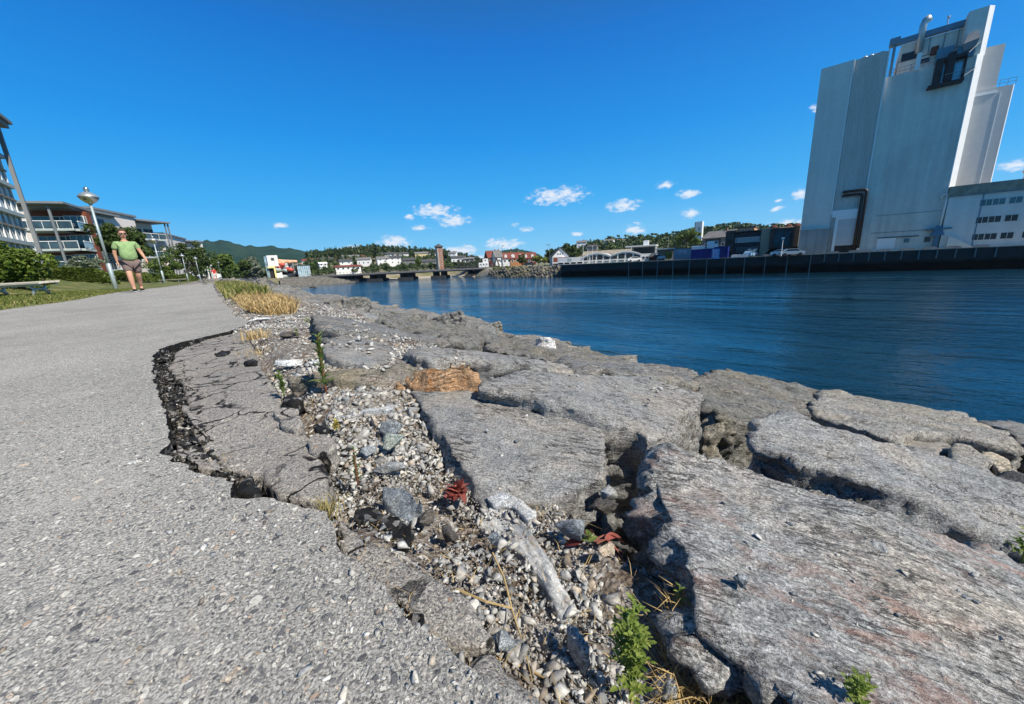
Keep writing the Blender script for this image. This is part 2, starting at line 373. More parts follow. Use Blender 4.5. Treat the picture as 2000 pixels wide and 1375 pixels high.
mi = np.where(uc < -2.2, 0, np.where(uc < 0.9, 1, 2))
def ground_mats():
    m, t, b = new_mat('lawn'); c = wcoord(t)
    n1 = noise(t, c, 0.9, 6, 0.7); n2 = noise(t, c, 14, 5, 0.7)
    col = ramp(t, n1, [(0.32, (.055, .085, .018)), (0.5, (.115, .135, .03)), (0.66, (.26, .21, .075))])
    col = mixc(t, 1.0, col, ramp(t, n2, [(0.3, 0.6), (0.7, 1.35)]), 'MULTIPLY')
    t.links.new(col, b.inputs['Base Color']); b.inputs['Roughness'].default_value = 0.9; bump(t, b, n2, 0.8, 0.05); MATS['lawn'] = m
    m, t, b = new_mat('grit'); c = wcoord(t)
    v = voro(t, c, 150); s = t.nodes.new('ShaderNodeSeparateColor'); t.links.new(v.outputs['Color'], s.inputs[0])
    col = ramp(t, s.outputs[0], [(0, (.10, .08, .06)), (0.5, (.24, .21, .18)), (0.8, (.38, .36, .33)), (1, (.55, .53, .5))])
    col = mixc(t, ramp(t, noise(t, c, 9, 5, .6), [(0.42, 0.0), (0.62, 0.75)]), col, (.13, .09, .06))
    t.links.new(col, b.inputs['Base Color']); b.inputs['Roughness'].default_value = 0.9
    nb = bump(t, b, v.outputs['Distance'], 0.8, 0.006); bump(t, b, noise(t, c, 60, 5, .7), 0.8, 0.01, nb); MATS['grit'] = m
ground_mats()
rock_mat('rubble', (.085, .085, .085), 0.9, rust=.3, white=.1)  # dark fill: shade of the gaps between rocks is put into its colour
g = np_mesh('ground', P3, fc, ['lawn', 'grit', 'rubble'], smooth=True, mi=mi); tag(g, 'embankment ground under lawn, gravel and armour rocks', 'ground', kind='structure')

def jag(pts, step, amp, seed, closed=False, grow=0.0):
    out = []; n = len(pts)
    for i in range(n if closed else n-1):
        a = pts[i]; b = pts[(i+1) % n]; d = (b-a).length
        st = step*(1+grow*max(0, Vector((a.x, a.y)).length-1)); k = max(1, min(60, int(d/st)))
        for j in range(k): out.append(a.lerp(b, j/k))
    if not closed: out.append(pts[-1])
    A = np.array([tuple(p) for p in out]); q = A*np.array([1, 1, 0.2])
    dx = fbm(q*(0.45/step), 3, seed); dy = fbm(q*(0.45/step)+50, 3, seed+1)
    return [Vector((p.x+amp*dx[i], p.y+amp*dy[i], p.z)) for i, p in enumerate(out)]
edge_px = [(428, 548.6), (416, 556), (424, 572), (440, 590), (452, 604), (470, 618), (486, 628), (478, 636), (450, 646), (400, 658), (350, 669), (312, 681), (300, 692), (297, 720), (304, 760), (320, 800), (327, 840), (321, 872), (330, 900), (378, 924), (430, 938), (452, 944), (458, 966), (512, 972), (560, 985), (636, 1000), (650, 1050), (700, 1100), (760, 1165), (800, 1215), (860, 1262), (930, 1312), (1000, 1350), (1060, 1400), (1085, 1460)]
epts = [atz(x, y, 0) for x, y in edge_px]
near_edge = jag(epts[6:], 0.012, 0.007, 3)
far_edge = jag(epts[:7], 0.15, 0.03, 7)
left_px = [(0, 606), (60, 598), (120, 590), (140, 587), (228, 571), (300, 563), (360, 557), (405, 552)]
lpts = jag([Vector((*wu(-2.35, -3), 0)), Vector((*wu(-2.35, 0), 0))]+[atz(x, y, 0) for x, y in left_px], 0.25, 0.05, 9)
far_c = [Vector((*wu(-2.5, 100), 0)), Vector((*wu(-8, 220), -.3)), Vector((*wu(-5, 220), -.3)), Vector((*wu(1.0, 100), 0))]
near_c = [Vector((*wu(0.12, -3), 0)), Vector((*wu(-2.35, -3), 0))]
outline = lpts+far_c+far_edge[:-1]+near_edge+near_c[:1]
mb = MB(); n = len(outline)
mb.add([(p.x, p.y, p.z) for p in outline]+[(p.x+.004*math.sin(i*7.3), p.y+.004*math.cos(i*5.1), p.z-.062) for i, p in enumerate(outline)], [tuple(range(n))])
mb.f += [(i, n+i, n+(i+1) % n, (i+1) % n) for i in range(n)]; mb.m += [1]*n
po = mb.build('path', ['asphalt', 'broken_bitumen'])
tag(po, 'light grey asphalt footpath with a crumbling right edge', 'path', kind='structure')

def water_mat():
    m, t, b = new_mat('water')
    b.inputs['Base Color'].default_value = (.004, .036, .070, 1); b.inputs['Roughness'].default_value = 0.03; b.inputs['IOR'].default_value = 1.38
    b.inputs['Specular IOR Level'].default_value = 0.5
    c = wcoord(t, (1, 1, 1), (0, 0, .6)); ca = wcoord(t, (.75, 1.5, 1), (0, 0, -.64))
    n0 = noise(t, ca, 0.26, 3, 0.5, 0.3); ns = noise(t, ca, 0.95, 4, 0.55, 0.2); nf = noise(t, ca, 4.2, 4, 0.6, 0.1); nl = noise(t, wcoord(t, (.5, 1.6, 1), (0, 0, -.64)), 0.035, 4, 0.6)
    amp = ramp(t, nl, [(0.40, 0.22), (0.56, 1.0)])
    h = math_node('ADD', math_node('MULTIPLY', n0, 0.30, tree=t), math_node('ADD', math_node('MULTIPLY', ns, 0.20, tree=t), math_node('MULTIPLY', nf, 0.045, tree=t), tree=t), tree=t)
    h = math_node('MULTIPLY', h, amp, tree=t)
    bump(t, b, h, 1.0, 1.0)
    MATS['water'] = m
water_mat()
mb = MB()
ring = [wu(7, -60), wu(7, 60), wu(11, 120), wu(20, 200), wu(40, 340)]
mb.quad((-700, -80, -4.7), (900, -80, -4.7), (900, 900, -4.7), (-700, 900, -4.7))
w = mb.build('water', 'water'); tag(w, 'rippled dark blue river water', 'water', kind='structure')

# ------------------------------------------------------------------ rocks
def world_poly(poly):
    return [atz(*p) for p in poly]
def displace(co, nr, amp, top_amp, seed, rot, strata=38.0, size=1.0):
    ca, sa = math.cos(rot), math.sin(rot)
    x = co[:, 0]*ca+co[:, 1]*sa; y = -co[:, 0]*sa+co[:, 1]*ca
    p = np.stack([x, y, co[:, 2]], 1)/size
    up = np.clip(nr[:, 2], 0, 1)
    side = 1-up**2
    led = vn(p*np.array([5, 5, strata]), seed)*0.6+vn(p*np.array([11, 11, strata*2.2]), seed+1)*0.35+fbm(p*8, 2, seed+2)*0.25+fbm(p*26, 4, seed+9, .62)*0.62
    top = fbm(p*np.array([2.5, 4, 4]), 3, seed+3)*0.6+vn(p*np.array([8, 45, 20]), seed+4)*0.20+vn(p*np.array([20, 90, 50]), seed+5)*0.16+fbm(p*np.array([13, 26, 20]), 4, seed+7, .6)*0.35
    # cleavage steps: thin plates broken off the top
    st = fbm(p*np.array([2.2, 6.5, 3]), 3, seed+6); step = np.tanh(st*14)*0.35
    d = side*amp*led+up*top_amp*(top+step)
    return co+nr*d[:, None]*size
def remeshed(bm, vox, smooth_it):
    me = bpy.data.meshes.new('tmp'); bm.to_mesh(me); bm.free()
    o = bpy.data.objects.new('tmp', me); col_link(o)
    r = o.modifiers.new('r', 'REMESH'); r.mode = 'VOXEL'; r.voxel_size = vox
    s = o.modifiers.new('s', 'SMOOTH'); s.iterations = smooth_it; s.factor = 0.6
    dg = bpy.context.evaluated_depsgraph_get(); dg.update()
    out = bpy.data.meshes.new_from_object(o.evaluated_get(dg))
    bpy.data.objects.remove(o); bpy.data.meshes.remove(me)
    return out
def mesh_np(me):
    co = np.empty(len(me.vertices)*3, np.float32); me.vertices.foreach_get('co', co)
    nr = np.empty(len(me.vertices)*3, np.float32); me.vertex_normals.foreach_get('vector', nr)
    return co.reshape(-1, 3).astype(float), nr.reshape(-1, 3).astype(float)
RSEED = [100]
def rock(name, label, poly, thick, mat, vox=0.008, amp=0.012, top_amp=0.006, flare=0.10, rot=0.9, cat='rock', group=None, sm=2, jit=0.03, strata=38.0, size=1.0, world=None, undercut=0.0, dz=0.0):
    RSEED[0] += 13; sd_ = RSEED[0]
    P = world if world is not None else world_poly([(q[0], q[1], q[2]+dz) for q in poly])
    c = sum(P, Vector())/len(P)
    if dz > .08: P = [Vector((c.x+(p.x-c.x)*.955, c.y+(p.y-c.y)*.955, p.z)) for p in P]; flare = -.06
    R = max((p-c).length for p in P)
    P = jag(P, max(vox*3, R/14), jit*R*0.8, sd_, True)
    area = sum(P[i].x*P[(i+1) % len(P)].y-P[(i+1) % len(P)].x*P[i].y for i in range(len(P)))
    if area < 0: P.reverse()
    n = len(P)
    def ring_(k, dz): return [Vector((c.x+(p.x-c.x)*k, c.y+(p.y-c.y)*k, p.z+dz)) for p in P]
    R0 = ring_(1, 0); R1_ = ring_(1+flare*0.4, -thick*0.35); R2 = ring_(1+flare-undercut, -thick)
    bm = bmesh.new()
    vs0 = [bm.verts.new(p) for p in R0]; vs1 = [bm.verts.new(p) for p in R1_]; vs2 = [bm.verts.new(p) for p in R2]
    bm.faces.new(vs0); bm.faces.new(vs2[::-1])
    for a, b in ((vs0, vs1), (vs1, vs2)):
        for i in range(n): bm.faces.new((a[i], b[i], b[(i+1) % n], a[(i+1) % n]))
    bmesh.ops.recalc_face_normals(bm, faces=bm.faces); bmesh.ops.triangulate(bm, faces=bm.faces)
    me = remeshed(bm, vox, sm)
    co, nr = mesh_np(me)
    co = displace(co, nr, amp, top_amp, sd_, rot, strata, size)
    base = np.array([c.x, c.y, c.z-thick*0.5])
    me.vertices.foreach_set('co', (co-base).astype(np.float32).ravel()); me.name = name
    me.materials.clear(); me.materials.append(MATS[mat]); me.polygons.foreach_set('use_smooth', [True]*len(me.polygons)); me.update()
    o = bpy.data.objects.new(name, me); o.location = base; col_link(o)
    return tag(o, label, cat, group)

rock_mat('rock_near', (.34, .33, .31), -0.44, rust=.8, white=.35, warm=(.36, .21, .16), scale=1.0, con=.85)
rock_mat('rock_slate', (.285, .275, .258), -0.3, rust=.12, white=.25, con=.45)
rock_mat('rock_grey', (.29, .285, .275), -0.1, rust=.1, white=.2, con=.7)
rock_mat('rock_dark', (.22, .215, .20), -0.6, rust=.15, white=.12, olive=.3, bs=1.3)
rock_mat('rock_brown', (.235, .23, .22), 0.2, rust=.4, white=.2, olive=.25)
rock_mat('rock_weather', (.27, .235, .195), 0.2, rust=.6, white=.15, olive=.5)
rock_mat('rock_orange', (.44, .27, .15), 0.3, rust=.9, white=.1, warm=(.42, .17, .05), con=.7)
rock_mat('rock_pale', (.335, .315, .28), 0.55, rust=.25, white=.5, olive=.3)
rock_mat('rock_far', (.25, .24, .222), 0.6, rust=.1, white=.3, olive=.2, scale=.5)
ARM = 'big armour rocks beside the gravel'
rock('armour_rock', 'broad streaked grey rock with rusty patches in the near right corner',
     [(1262, 915, -.03), (1285, 885, -.02), (1325, 876, -.02), (1375, 880, -.02), (1440, 897, -.03), (1520, 925, -.04), (1600, 955, -.05), (1700, 987, -.06), (1800, 1022, -.075), (1900, 1062, -.09), (2010, 1108, -.105), (2200, 1220, -.11), (2300, 1700, -.05), (1800, 1900, -.02), (1650, 1440, -.025), (1560, 1352, -.03), (1480, 1322, -.035), (1400, 1285, -.035), (1350, 1225, -.03), (1340, 1170, -.028), (1340, 1110, -.025), (1325, 1060, -.025), (1300, 1005, -.03), (1270, 960, -.035)],
     0.26, 'rock_near', vox=0.0055, amp=0.042, top_amp=0.008, flare=0.09, rot=-0.44, sm=2, jit=0.014)
rock('armour_rock', 'long grey slab with a split ridge directly behind the broad streaked rock',
     [(1502, 803, -.11), (1550, 807, -.12), (1625, 834, -.15), (1737, 867, -.19), (1835, 890, -.23), (2000, 939, -.29), (2250, 1010, -.35), (2250, 1170, -.33), (2050, 1105, -.27), (1957, 1050, -.235), (1787, 975, -.19), (1660, 935, -.165), (1560, 905, -.145), (1490, 872, -.125), (1478, 835, -.115)],
     0.34, 'rock_grey', vox=0.010, amp=0.030, top_amp=0.012, flare=0.10, rot=-0.15, strata=30, dz=.035)
rock('armour_rock', 'flat dark grey block with a sunlit pale end face, right of the orange stone',
     [(924, 757, -.02), (952, 738, -.015), (1020, 727, -.02), (1140, 731, -.05), (1260, 736, -.085), (1310, 751, -.10), (1372, 768, -.12), (1345, 800, -.11), (1322, 840, -.10), (1300, 857, -.095), (1268, 856, -.09), (1240, 838, -.08), (1190, 821, -.065), (1145, 804, -.05), (1090, 789, -.04), (1000, 771, -.03)],
     0.30, 'rock_slate', vox=0.008, amp=0.016, top_amp=0.004, flare=0.0, rot=-0.2, undercut=0.02, dz=.032)
rock('armour_rock', 'low blue grey slab with small pebbles on top, in the middle of the rocks',
     [(795, 757, -.015), (850, 757, -.012), (930, 764, -.012), (1000, 778, -.02), (1090, 800, -.03), (1150, 820, -.035), (1184, 845, -.04), (1180, 890, -.045), (1176, 925, -.05), (1130, 955, -.06), (1060, 985, -.065), (1000, 975, -.06), (950, 958, -.05), (915, 925, -.04), (893, 895, -.03), (872, 862, -.025), (850, 832, -.02), (815, 792, -.015)],
     0.24, 'rock_slate', vox=0.0065, amp=0.014, top_amp=0.005, flare=0.05, rot=-0.3, sm=2, dz=-.008)
rock('armour_rock', 'rust orange lumpy rock with crusted top between grey slabs',
     [(806, 752, -.035), (812, 722, -.012), (845, 712, .012), (890, 703, .02), (915, 705, .018), (930, 722, -.0), (940, 744, -.03), (924, 760, -.045), (870, 766, -.05)],
     0.22, 'rock_orange', vox=0.006, amp=0.012, top_amp=0.011, flare=0.0, sm=2, strata=20, dz=.03)
rock('small_rock', 'small bright orange wedge of stone left of the lumpy orange rock',
     [(768, 751, -.03), (776, 741, -.015), (797, 729, -.005), (806, 734, -.005), (803, 750, -.03), (785, 755, -.04)],
     0.10, 'rock_orange', vox=0.005, amp=0.006, top_amp=0.003, flare=0.05, dz=.025)
rock('armour_rock', 'dark flat slab with a shaded underside lying behind the orange rock',
     [(783, 683, -.06), (840, 680, -.06), (930, 685, -.08), (1020, 693, -.11), (1105, 712, -.15), (1125, 728, -.16), (1080, 722, -.14), (1020, 713, -.12), (930, 705, -.09), (880, 702, -.08), (834, 703, -.065), (800, 698, -.06)],
     0.30, 'rock_slate', vox=0.011, amp=0.022, top_amp=0.006, flare=0.02, rot=-0.2, dz=.085)
rock('armour_rock', 'thin tilted slab with a brown undercut edge, second row left of the dark flat slab',
     [(594, 616, -.05), (621, 619, -.08), (669, 620, -.12), (726, 630, -.16), (780, 643, -.17), (840, 653, -.19), (875, 657, -.20), (888, 668, -.21), (852, 674, -.20), (795, 664, -.16), (762, 661, -.14), (720, 656, -.11), (660, 648, -.08), (620, 634, -.05)],
     0.30, 'rock_brown', vox=0.014, amp=0.03, top_amp=0.008, flare=0.02, rot=-0.3, dz=.12)
rock('armour_rock', 'craggy olive grey rock with a humped left end at the water side',
     [(736, 632, -.30), (775, 616, -.30), (800, 618, -.32), (840, 627, -.42), (900, 633, -.52), (945, 642, -.60), (968, 654, -.60), (930, 682, -.42), (880, 668, -.34), (860, 656, -.34), (810, 648, -.30), (770, 643, -.27)],
     0.45, 'rock_dark', vox=0.02, amp=0.06, top_amp=0.035, flare=0.05, rot=-0.4, strata=16, dz=.17)
rock('armour_rock', 'craggy grey rock under the white painted stone, last before the water',
     [(950, 656, -.58), (990, 657, -.62), (1040, 662, -.72), (1128, 682, -.80), (1190, 694, -.72), (1150, 712, -.52), (1105, 712, -.42), (1032, 694, -.40), (940, 686, -.38)],
     0.5, 'rock_dark', vox=0.02, amp=0.06, top_amp=0.03, flare=0.05, rot=-0.4, strata=16, dz=.15)
rock('boulder', 'rounded brown boulder on the water side skyline, left of the white stone',
     [(925, 640, -.60), (935, 632, -.56), (955, 632, -.56), (970, 640, -.60), (968, 652, -.64), (945, 654, -.62)], 0.3, 'rock_brown', vox=0.018, amp=0.03, top_amp=0.03, sm=8, dz=.16)
rock_mat('white_paint', (.80, .79, .77), 0.3, white=.1)
rock('boulder', 'white rounded stone on the skyline of the rocks against the water',
     [(1040, 664, -.60), (1052, 656, -.55), (1072, 656, -.55), (1088, 663, -.60), (1080, 668, -.63), (1055, 668, -.62)], 0.2, 'white_paint', vox=0.014, amp=0.012, top_amp=0.012, sm=6, dz=.20)
rock('armour_rock', 'ragged ledge of grey rock with rusty moss spots beyond the flat dark block',
     [(1095, 700, -.46), (1120, 687, -.62), (1190, 694, -.62), (1232, 708, -.60), (1355, 722, -.62), (1385, 740, -.48), (1352, 752, -.34), (1292, 744, -.27), (1232, 737, -.22), (1120, 731, -.20), (1085, 716, -.24)],
     0.5, 'rock_brown', vox=0.018, amp=0.05, top_amp=0.025, flare=0.03, rot=-0.5, strata=18, dz=.12)
rock('armour_rock', 'big rounded rock with slanting lines in front of the silo reflection',
     [(1352, 748, -.36), (1370, 728, -.42), (1424, 725, -.48), (1490, 737, -.56), (1562, 754, -.66), (1597, 768, -.68), (1572, 787, -.54), (1555, 803, -.46), (1500, 812, -.36), (1445, 822, -.30), (1395, 812, -.26), (1376, 775, -.28)],
     0.50, 'rock_dark', vox=0.013, amp=0.045, top_amp=0.022, flare=0.02, rot=-0.7, strata=22, sm=2, dz=.06)
rock('small_rock', 'beige broken stone wedged in the gap right of the flat dark block',
     [(1366, 822, -.24), (1385, 812, -.23), (1413, 822, -.23), (1408, 842, -.25), (1395, 858, -.27), (1370, 850, -.26)], 0.18, 'rock_pale', vox=0.008, amp=0.012, top_amp=0.012)
rock('armour_rock', 'pale sandy flat slab with a cream crest next to the water at right',
     [(1575, 790, -.50), (1602, 764, -.60), (1629, 757, -.62), (1665, 768, -.62), (1737, 781, -.63), (1827, 800, -.65), (1887, 810, -.66), (1900, 822, -.62), (1960, 838, -.60), (1985, 868, -.50), (1972, 884, -.46), (1906, 869, -.46), (1865, 855, -.46), (1794, 849, -.44), (1734, 851, -.40), (1700, 838, -.40), (1625, 820, -.42), (1580, 806, -.44)],
     0.45, 'rock_pale', vox=0.014, amp=0.03, top_amp=0.013, flare=0.02, rot=-0.25, dz=.04)
rock('armour_rock', 'grey slab cut off by the right edge of the picture at the water',
     [(1906, 824, -.66), (1936, 820, -.70), (2000, 825, -.74), (2200, 850, -.8), (2200, 960, -.6), (2030, 880, -.52), (1992, 862, -.52), (1965, 838, -.58)],
     0.5, 'rock_brown', vox=0.016, amp=0.03, top_amp=0.014, flare=0.02)
rock('small_rock', 'blue grey angular stone in the hollow under the pale slab',
     [(1762, 868, -.42), (1772, 852, -.44), (1860, 858, -.46), (1858, 880, -.43), (1835, 892, -.40), (1780, 880, -.40)], 0.2, 'rock_slate', vox=0.012, amp=0.012, top_amp=0.01)
rock('small_rock', 'pale greenish block with flat faces in the hollow below the sandy slab',
     [(1862, 862, -.40), (1888, 866, -.41), (1905, 880, -.41), (1942, 900, -.40), (1925, 918, -.36), (1858, 898, -.36)], 0.2, 'rock_pale', vox=0.010, amp=0.006, top_amp=0.006)
rock_mat('stone_cream', (.52, .45, .34), 0.3, white=.4, rust=.2)
rock('small_rock', 'yellowish cream stone at right between pale block and grey slab',
     [(1915, 880, -.41), (1945, 884, -.41), (1976, 898, -.41), (1975, 914, -.38), (1948, 910, -.38), (1930, 896, -.39)], 0.2, 'stone_cream', vox=0.010, amp=0.008, top_amp=0.008)
rock('armour_rock', 'black rock at the right picture edge below the cream stone',
     [(1940, 925, -.37), (1985, 922, -.38), (2100, 950, -.38), (2150, 985, -.34), (2000, 945, -.34)], 0.3, 'rubble', vox=0.014, amp=0.02, top_amp=0.02)
rock('armour_rock', 'weathered brown grey rock face half buried in gravel behind the asphalt chunks',
     [(562, 736, .002), (630, 722, .016), (735, 715, .014), (800, 706, -.004), (815, 718, -.014), (795, 735, -.012), (755, 750, -.018), (720, 744, -.004), (660, 738, .006), (600, 742, -.004), (570, 742, -.006)],
     0.16, 'rock_weather', vox=0.008, amp=0.010, top_amp=0.007, flare=0.03, rot=0.2, sm=3, dz=.016)
rock('armour_rock', 'smooth grey slab strewn with gravel, behind the tall thin weed',
     [(630, 676, .02), (652, 656, .016), (710, 654, .004), (752, 668, -.01), (776, 690, -.02), (772, 706, -.025), (720, 712, -.010), (655, 703, .008), (628, 692, .014)],
     0.2, 'rock_slate', vox=0.012, amp=0.012, top_amp=0.005, flare=0.03, rot=0.2, dz=.012)
rock('armour_rock', 'long low slab at the gravel edge just right of the straw clump',
     [(560, 592, -.04), (590, 583, -.10), (640, 590, -.17), (700, 606, -.22), (735, 620, -.22), (700, 622, -.17), (660, 618, -.12), (600, 610, -.06)],
     0.35, 'rock_grey', vox=0.025, amp=0.04, top_amp=0.02, flare=0.03, rot=-0.3)
rock('armour_rock', 'small stepped slab left of the craggy humped rock',
     [(690, 606, -.40), (720, 601, -.46), (760, 608, -.48), (800, 616, -.46), (770, 622, -.38), (730, 628, -.28), (700, 620, -.28)],
     0.4, 'rock_dark', vox=0.025, amp=0.05, top_amp=0.03, flare=0.03, rot=-0.3, strata=16)

EXPX = [[(552, 732, -.0), (630, 722, 0), (735, 715, 0), (800, 706, 0), (815, 718, 0), (797, 748, -.03), (755, 768, -.04), (720, 776, -.04), (660, 772, -.03), (585, 760, -.03)],
        [(636, 668, 0), (700, 656, 0), (752, 670, -.02), (774, 692, -.03), (770, 706, -.035), (720, 709, -.02), (640, 696, 0)],
        [(795, 757, -.02), (930, 764, -.02), (1090, 800, -.03), (1184, 845, -.04), (1180, 930, -.05), (1060, 985, -.06), (950, 958, -.05), (893, 895, -.03), (850, 832, -.02), (815, 792, -.02)]]
# armour rocks further along the shore: a few slab shapes, copied
random.seed(4)
protos = []
for k in range(7):
    pts = []
    nn_ = 9
    for i in range(nn_):
        a = 2*math.pi*i/nn_+random.uniform(-.2, .2); r = random.uniform(.75, 1.1)
        pts.append(Vector((math.cos(a)*r*.86, math.sin(a)*r*.46, 0.04*math.cos(a)*random.uniform(-1, 1))))
    o = rock('shore_rock', None, None, 0.42, 'rock_far', vox=0.030, amp=0.05, top_amp=0.022, flare=0.02, rot=0.2, strata=14, world=pts, jit=.03, sm=1)
    protos.append(o)
cnt = 0; used = set()
v = 4.1; row = 0
while v < 112:
    s0 = 0.62 if v < 9 else min(1.5, 0.62+(v-9)*0.03)
    uu = 0.95+random.uniform(-.1, .1)+ (0.25 if v < 6 else 0)
    while uu < 5.2+float(shift(np.array(v)))+ (0.8 if v > 30 else 0):
        if not (v < 6.5 and uu < 3.2 and v < 4.3):
            s = s0*random.uniform(.8, 1.3)
            k = random.randrange(7); src = protos[k]
            o = src if k not in used else src.copy()
            if k in used: col_link(o)
            used.add(k)
            vv = v+random.uniform(-.25, .25)*s; x, y = wu(uu+random.uniform(-.1, .1), vv)
            ush = uu-float(shift(np.array(vv)))
            zt = float(np.interp(ush, [0, .9, 2.6, 4.2, 6.5, 13], [.0, -.06, -.52, -1.0, -2.3, -5]))+random.uniform(-.06, .05)
            o.location = (x, y, zt-0.18*s); o.scale = (s, s, s*random.uniform(.7, 1.0))
            o.rotation_euler = (random.uniform(-.12, .12), random.uniform(.08, .30), -0.67+random.choice([0, math.pi/2, math.pi])+random.uniform(-.35, .35))
            tag(o, 'grey armour rock in the far stretch of the bank beyond the straw clump', 'rock', 'armour rocks in the far stretch of the bank'); cnt += 1
        uu += s0*random.uniform(.85, 1.15)
    v += s0*1.15
print('shore rocks', cnt)
# ------------------------------------------------------------------ broken asphalt, gravel, loose stones
NPR = np.random.default_rng(11)
def stone_template(seed, sub=1, cuts=11, flat=1.0):
    r = np.random.default_rng(seed)
    p = r.normal(size=(cuts, 3)); p /= np.linalg.norm(p, axis=1)[:, None]; p *= r.uniform(.78, 1.12, (cuts, 1)); p *= np.array([1, .72, .42*flat])
    bm = bmesh.new(); vs = [bm.verts.new(x) for x in p]
    res = bmesh.ops.convex_hull(bm, input=vs)
    bmesh.ops.delete(bm, geom=list({g for g in res['geom_interior']+res['geom_unused'] if isinstance(g, bmesh.types.BMVert)}), context='VERTS')
    if sub > 1: bmesh.ops.subdivide_edges(bm, edges=bm.edges, cuts=sub, use_grid_fill=True)
    bmesh.ops.triangulate(bm, faces=bm.faces)
    v = np.array([tuple(x.co) for x in bm.verts]); f = np.array([[x.index for x in fa.verts] for fa in bm.faces]); bm.free()
    return v, f
TPL = [stone_template(i, 1, 7+i % 4) for i in range(26)]
def rotmat(a, b, c):
    return np.array(Euler((a, b, c)).to_matrix())
def scatter(pos, rad, name, mat, tilt=.6, parent=None, rng=NPR, el=1.0, mi=None):
    VV = []; FF = []; k = 0; MI = []
    for i, (p, r) in enumerate(zip(pos, rad)):
        v, f = TPL[int(rng.integers(len(TPL)))]
        R = rotmat(rng.normal()*tilt, rng.normal()*tilt, rng.uniform(0, 6.28))
        s = r*rng.uniform(.75, 1.25, 3)*np.array([el, 1, 1])
        VV.append((v*s)@R.T+p); FF.append(f+k); k += len(v)
    o = np_mesh(name, np.concatenate(VV), np.concatenate(FF), [mat])
    return o
def gravel_mat(name, stops, dirt=.45):
    m, t, b = new_mat(name); c = wcoord(t)
    g_ = t.nodes.new('ShaderNodeNewGeometry')
    col = ramp(t, g_.outputs['Random Per Island'], stops)
    col = mixc(t, 1.0, col, ramp(t, noise(t, c, 190, 5, .65), [(0.34, 0.66), (0.66, 1.30)]), 'MULTIPLY')
    vein = ramp(t, noise(t, wcoord(t, (40, 160, 120), (0, 0, .9)), 1, 4, .6, .8), [(.58, 0.0), (.66, .5)])
    col = mixc(t, vein, col, (.62, .61, .58))
    if dirt: col = mixc(t, math_node('MULTIPLY', ramp(t, noise(t, c, 8, 5, .65), [(.44, 0.0), (.60, 1.0)]), dirt, tree=t), col, (.20, .155, .11))
    t.links.new(col, b.inputs['Base Color']); b.inputs['Roughness'].default_value = .72; b.inputs['Specular IOR Level'].default_value = .3
    bump(t, b, noise(t, c, 260, 4, .65), .5, .002); MATS[name] = m
gravel_mat('gravel', [(0, (.16, .165, .17)), (.2, (.26, .27, .275)), (.45, (.37, .37, .36)), (.7, (.49, .485, .46)), (.86, (.64, .63, .59)), (.93, (.56, .50, .42)), (.97, (.34, .27, .20)), (1, (.13, .12, .115))])
gravel_mat('crumb', [(0, (.006, .006, .006)), (.6, (.02, .02, .019)), (.84, (.05, .048, .045)), (.95, (.25, .24, .23)), (1, (.5, .5, .48))], 0)
def inpoly(x, y, poly):
    c = np.zeros(len(x), bool); n = len(poly); j = n-1
    for i in range(n):
        xi, yi = poly[i]; xj, yj = poly[j]
        cond = ((yi > y) != (yj > y)) & (x < (xj-xi)*(y-yi)/(yj-yi+1e-12)+xi)
        c ^= cond; j = i
    return c
path_poly = [(p.x, p.y) for p in outline]
slab_px = [(462, 650, -.014), (476, 648, -.014), (490, 662, -.012), (503, 690, -.014), (520, 728, -.016), (533, 752, -.018), (548, 772, -.018), (556, 800, -.02), (590, 850, -.022), (604, 885, -.022), (640, 930, -.020), (642, 985, -.018), (600, 990, -.02), (540, 975, -.02), (500, 930, -.020), (478, 938, -.026), (448, 926, -.028), (418, 906, -.028), (392, 870, -.028), (374, 825, -.027), (362, 790, -.026), (345, 750, -.024), (330, 718, -.022), (340, 690, -.020), (400, 664, -.017)]
sl_o = rock('asphalt_slab', 'sunken cracked slab of brownish asphalt beside the black broken edge', slab_px, 0.045, 'asphalt_old', vox=0.006, amp=0.006, top_amp=0.0022, flare=0.0, rot=.3, cat='asphalt slab', sm=1, jit=.015)
slab_poly = [(atz(*q).x, atz(*q).y) for q in slab_px]
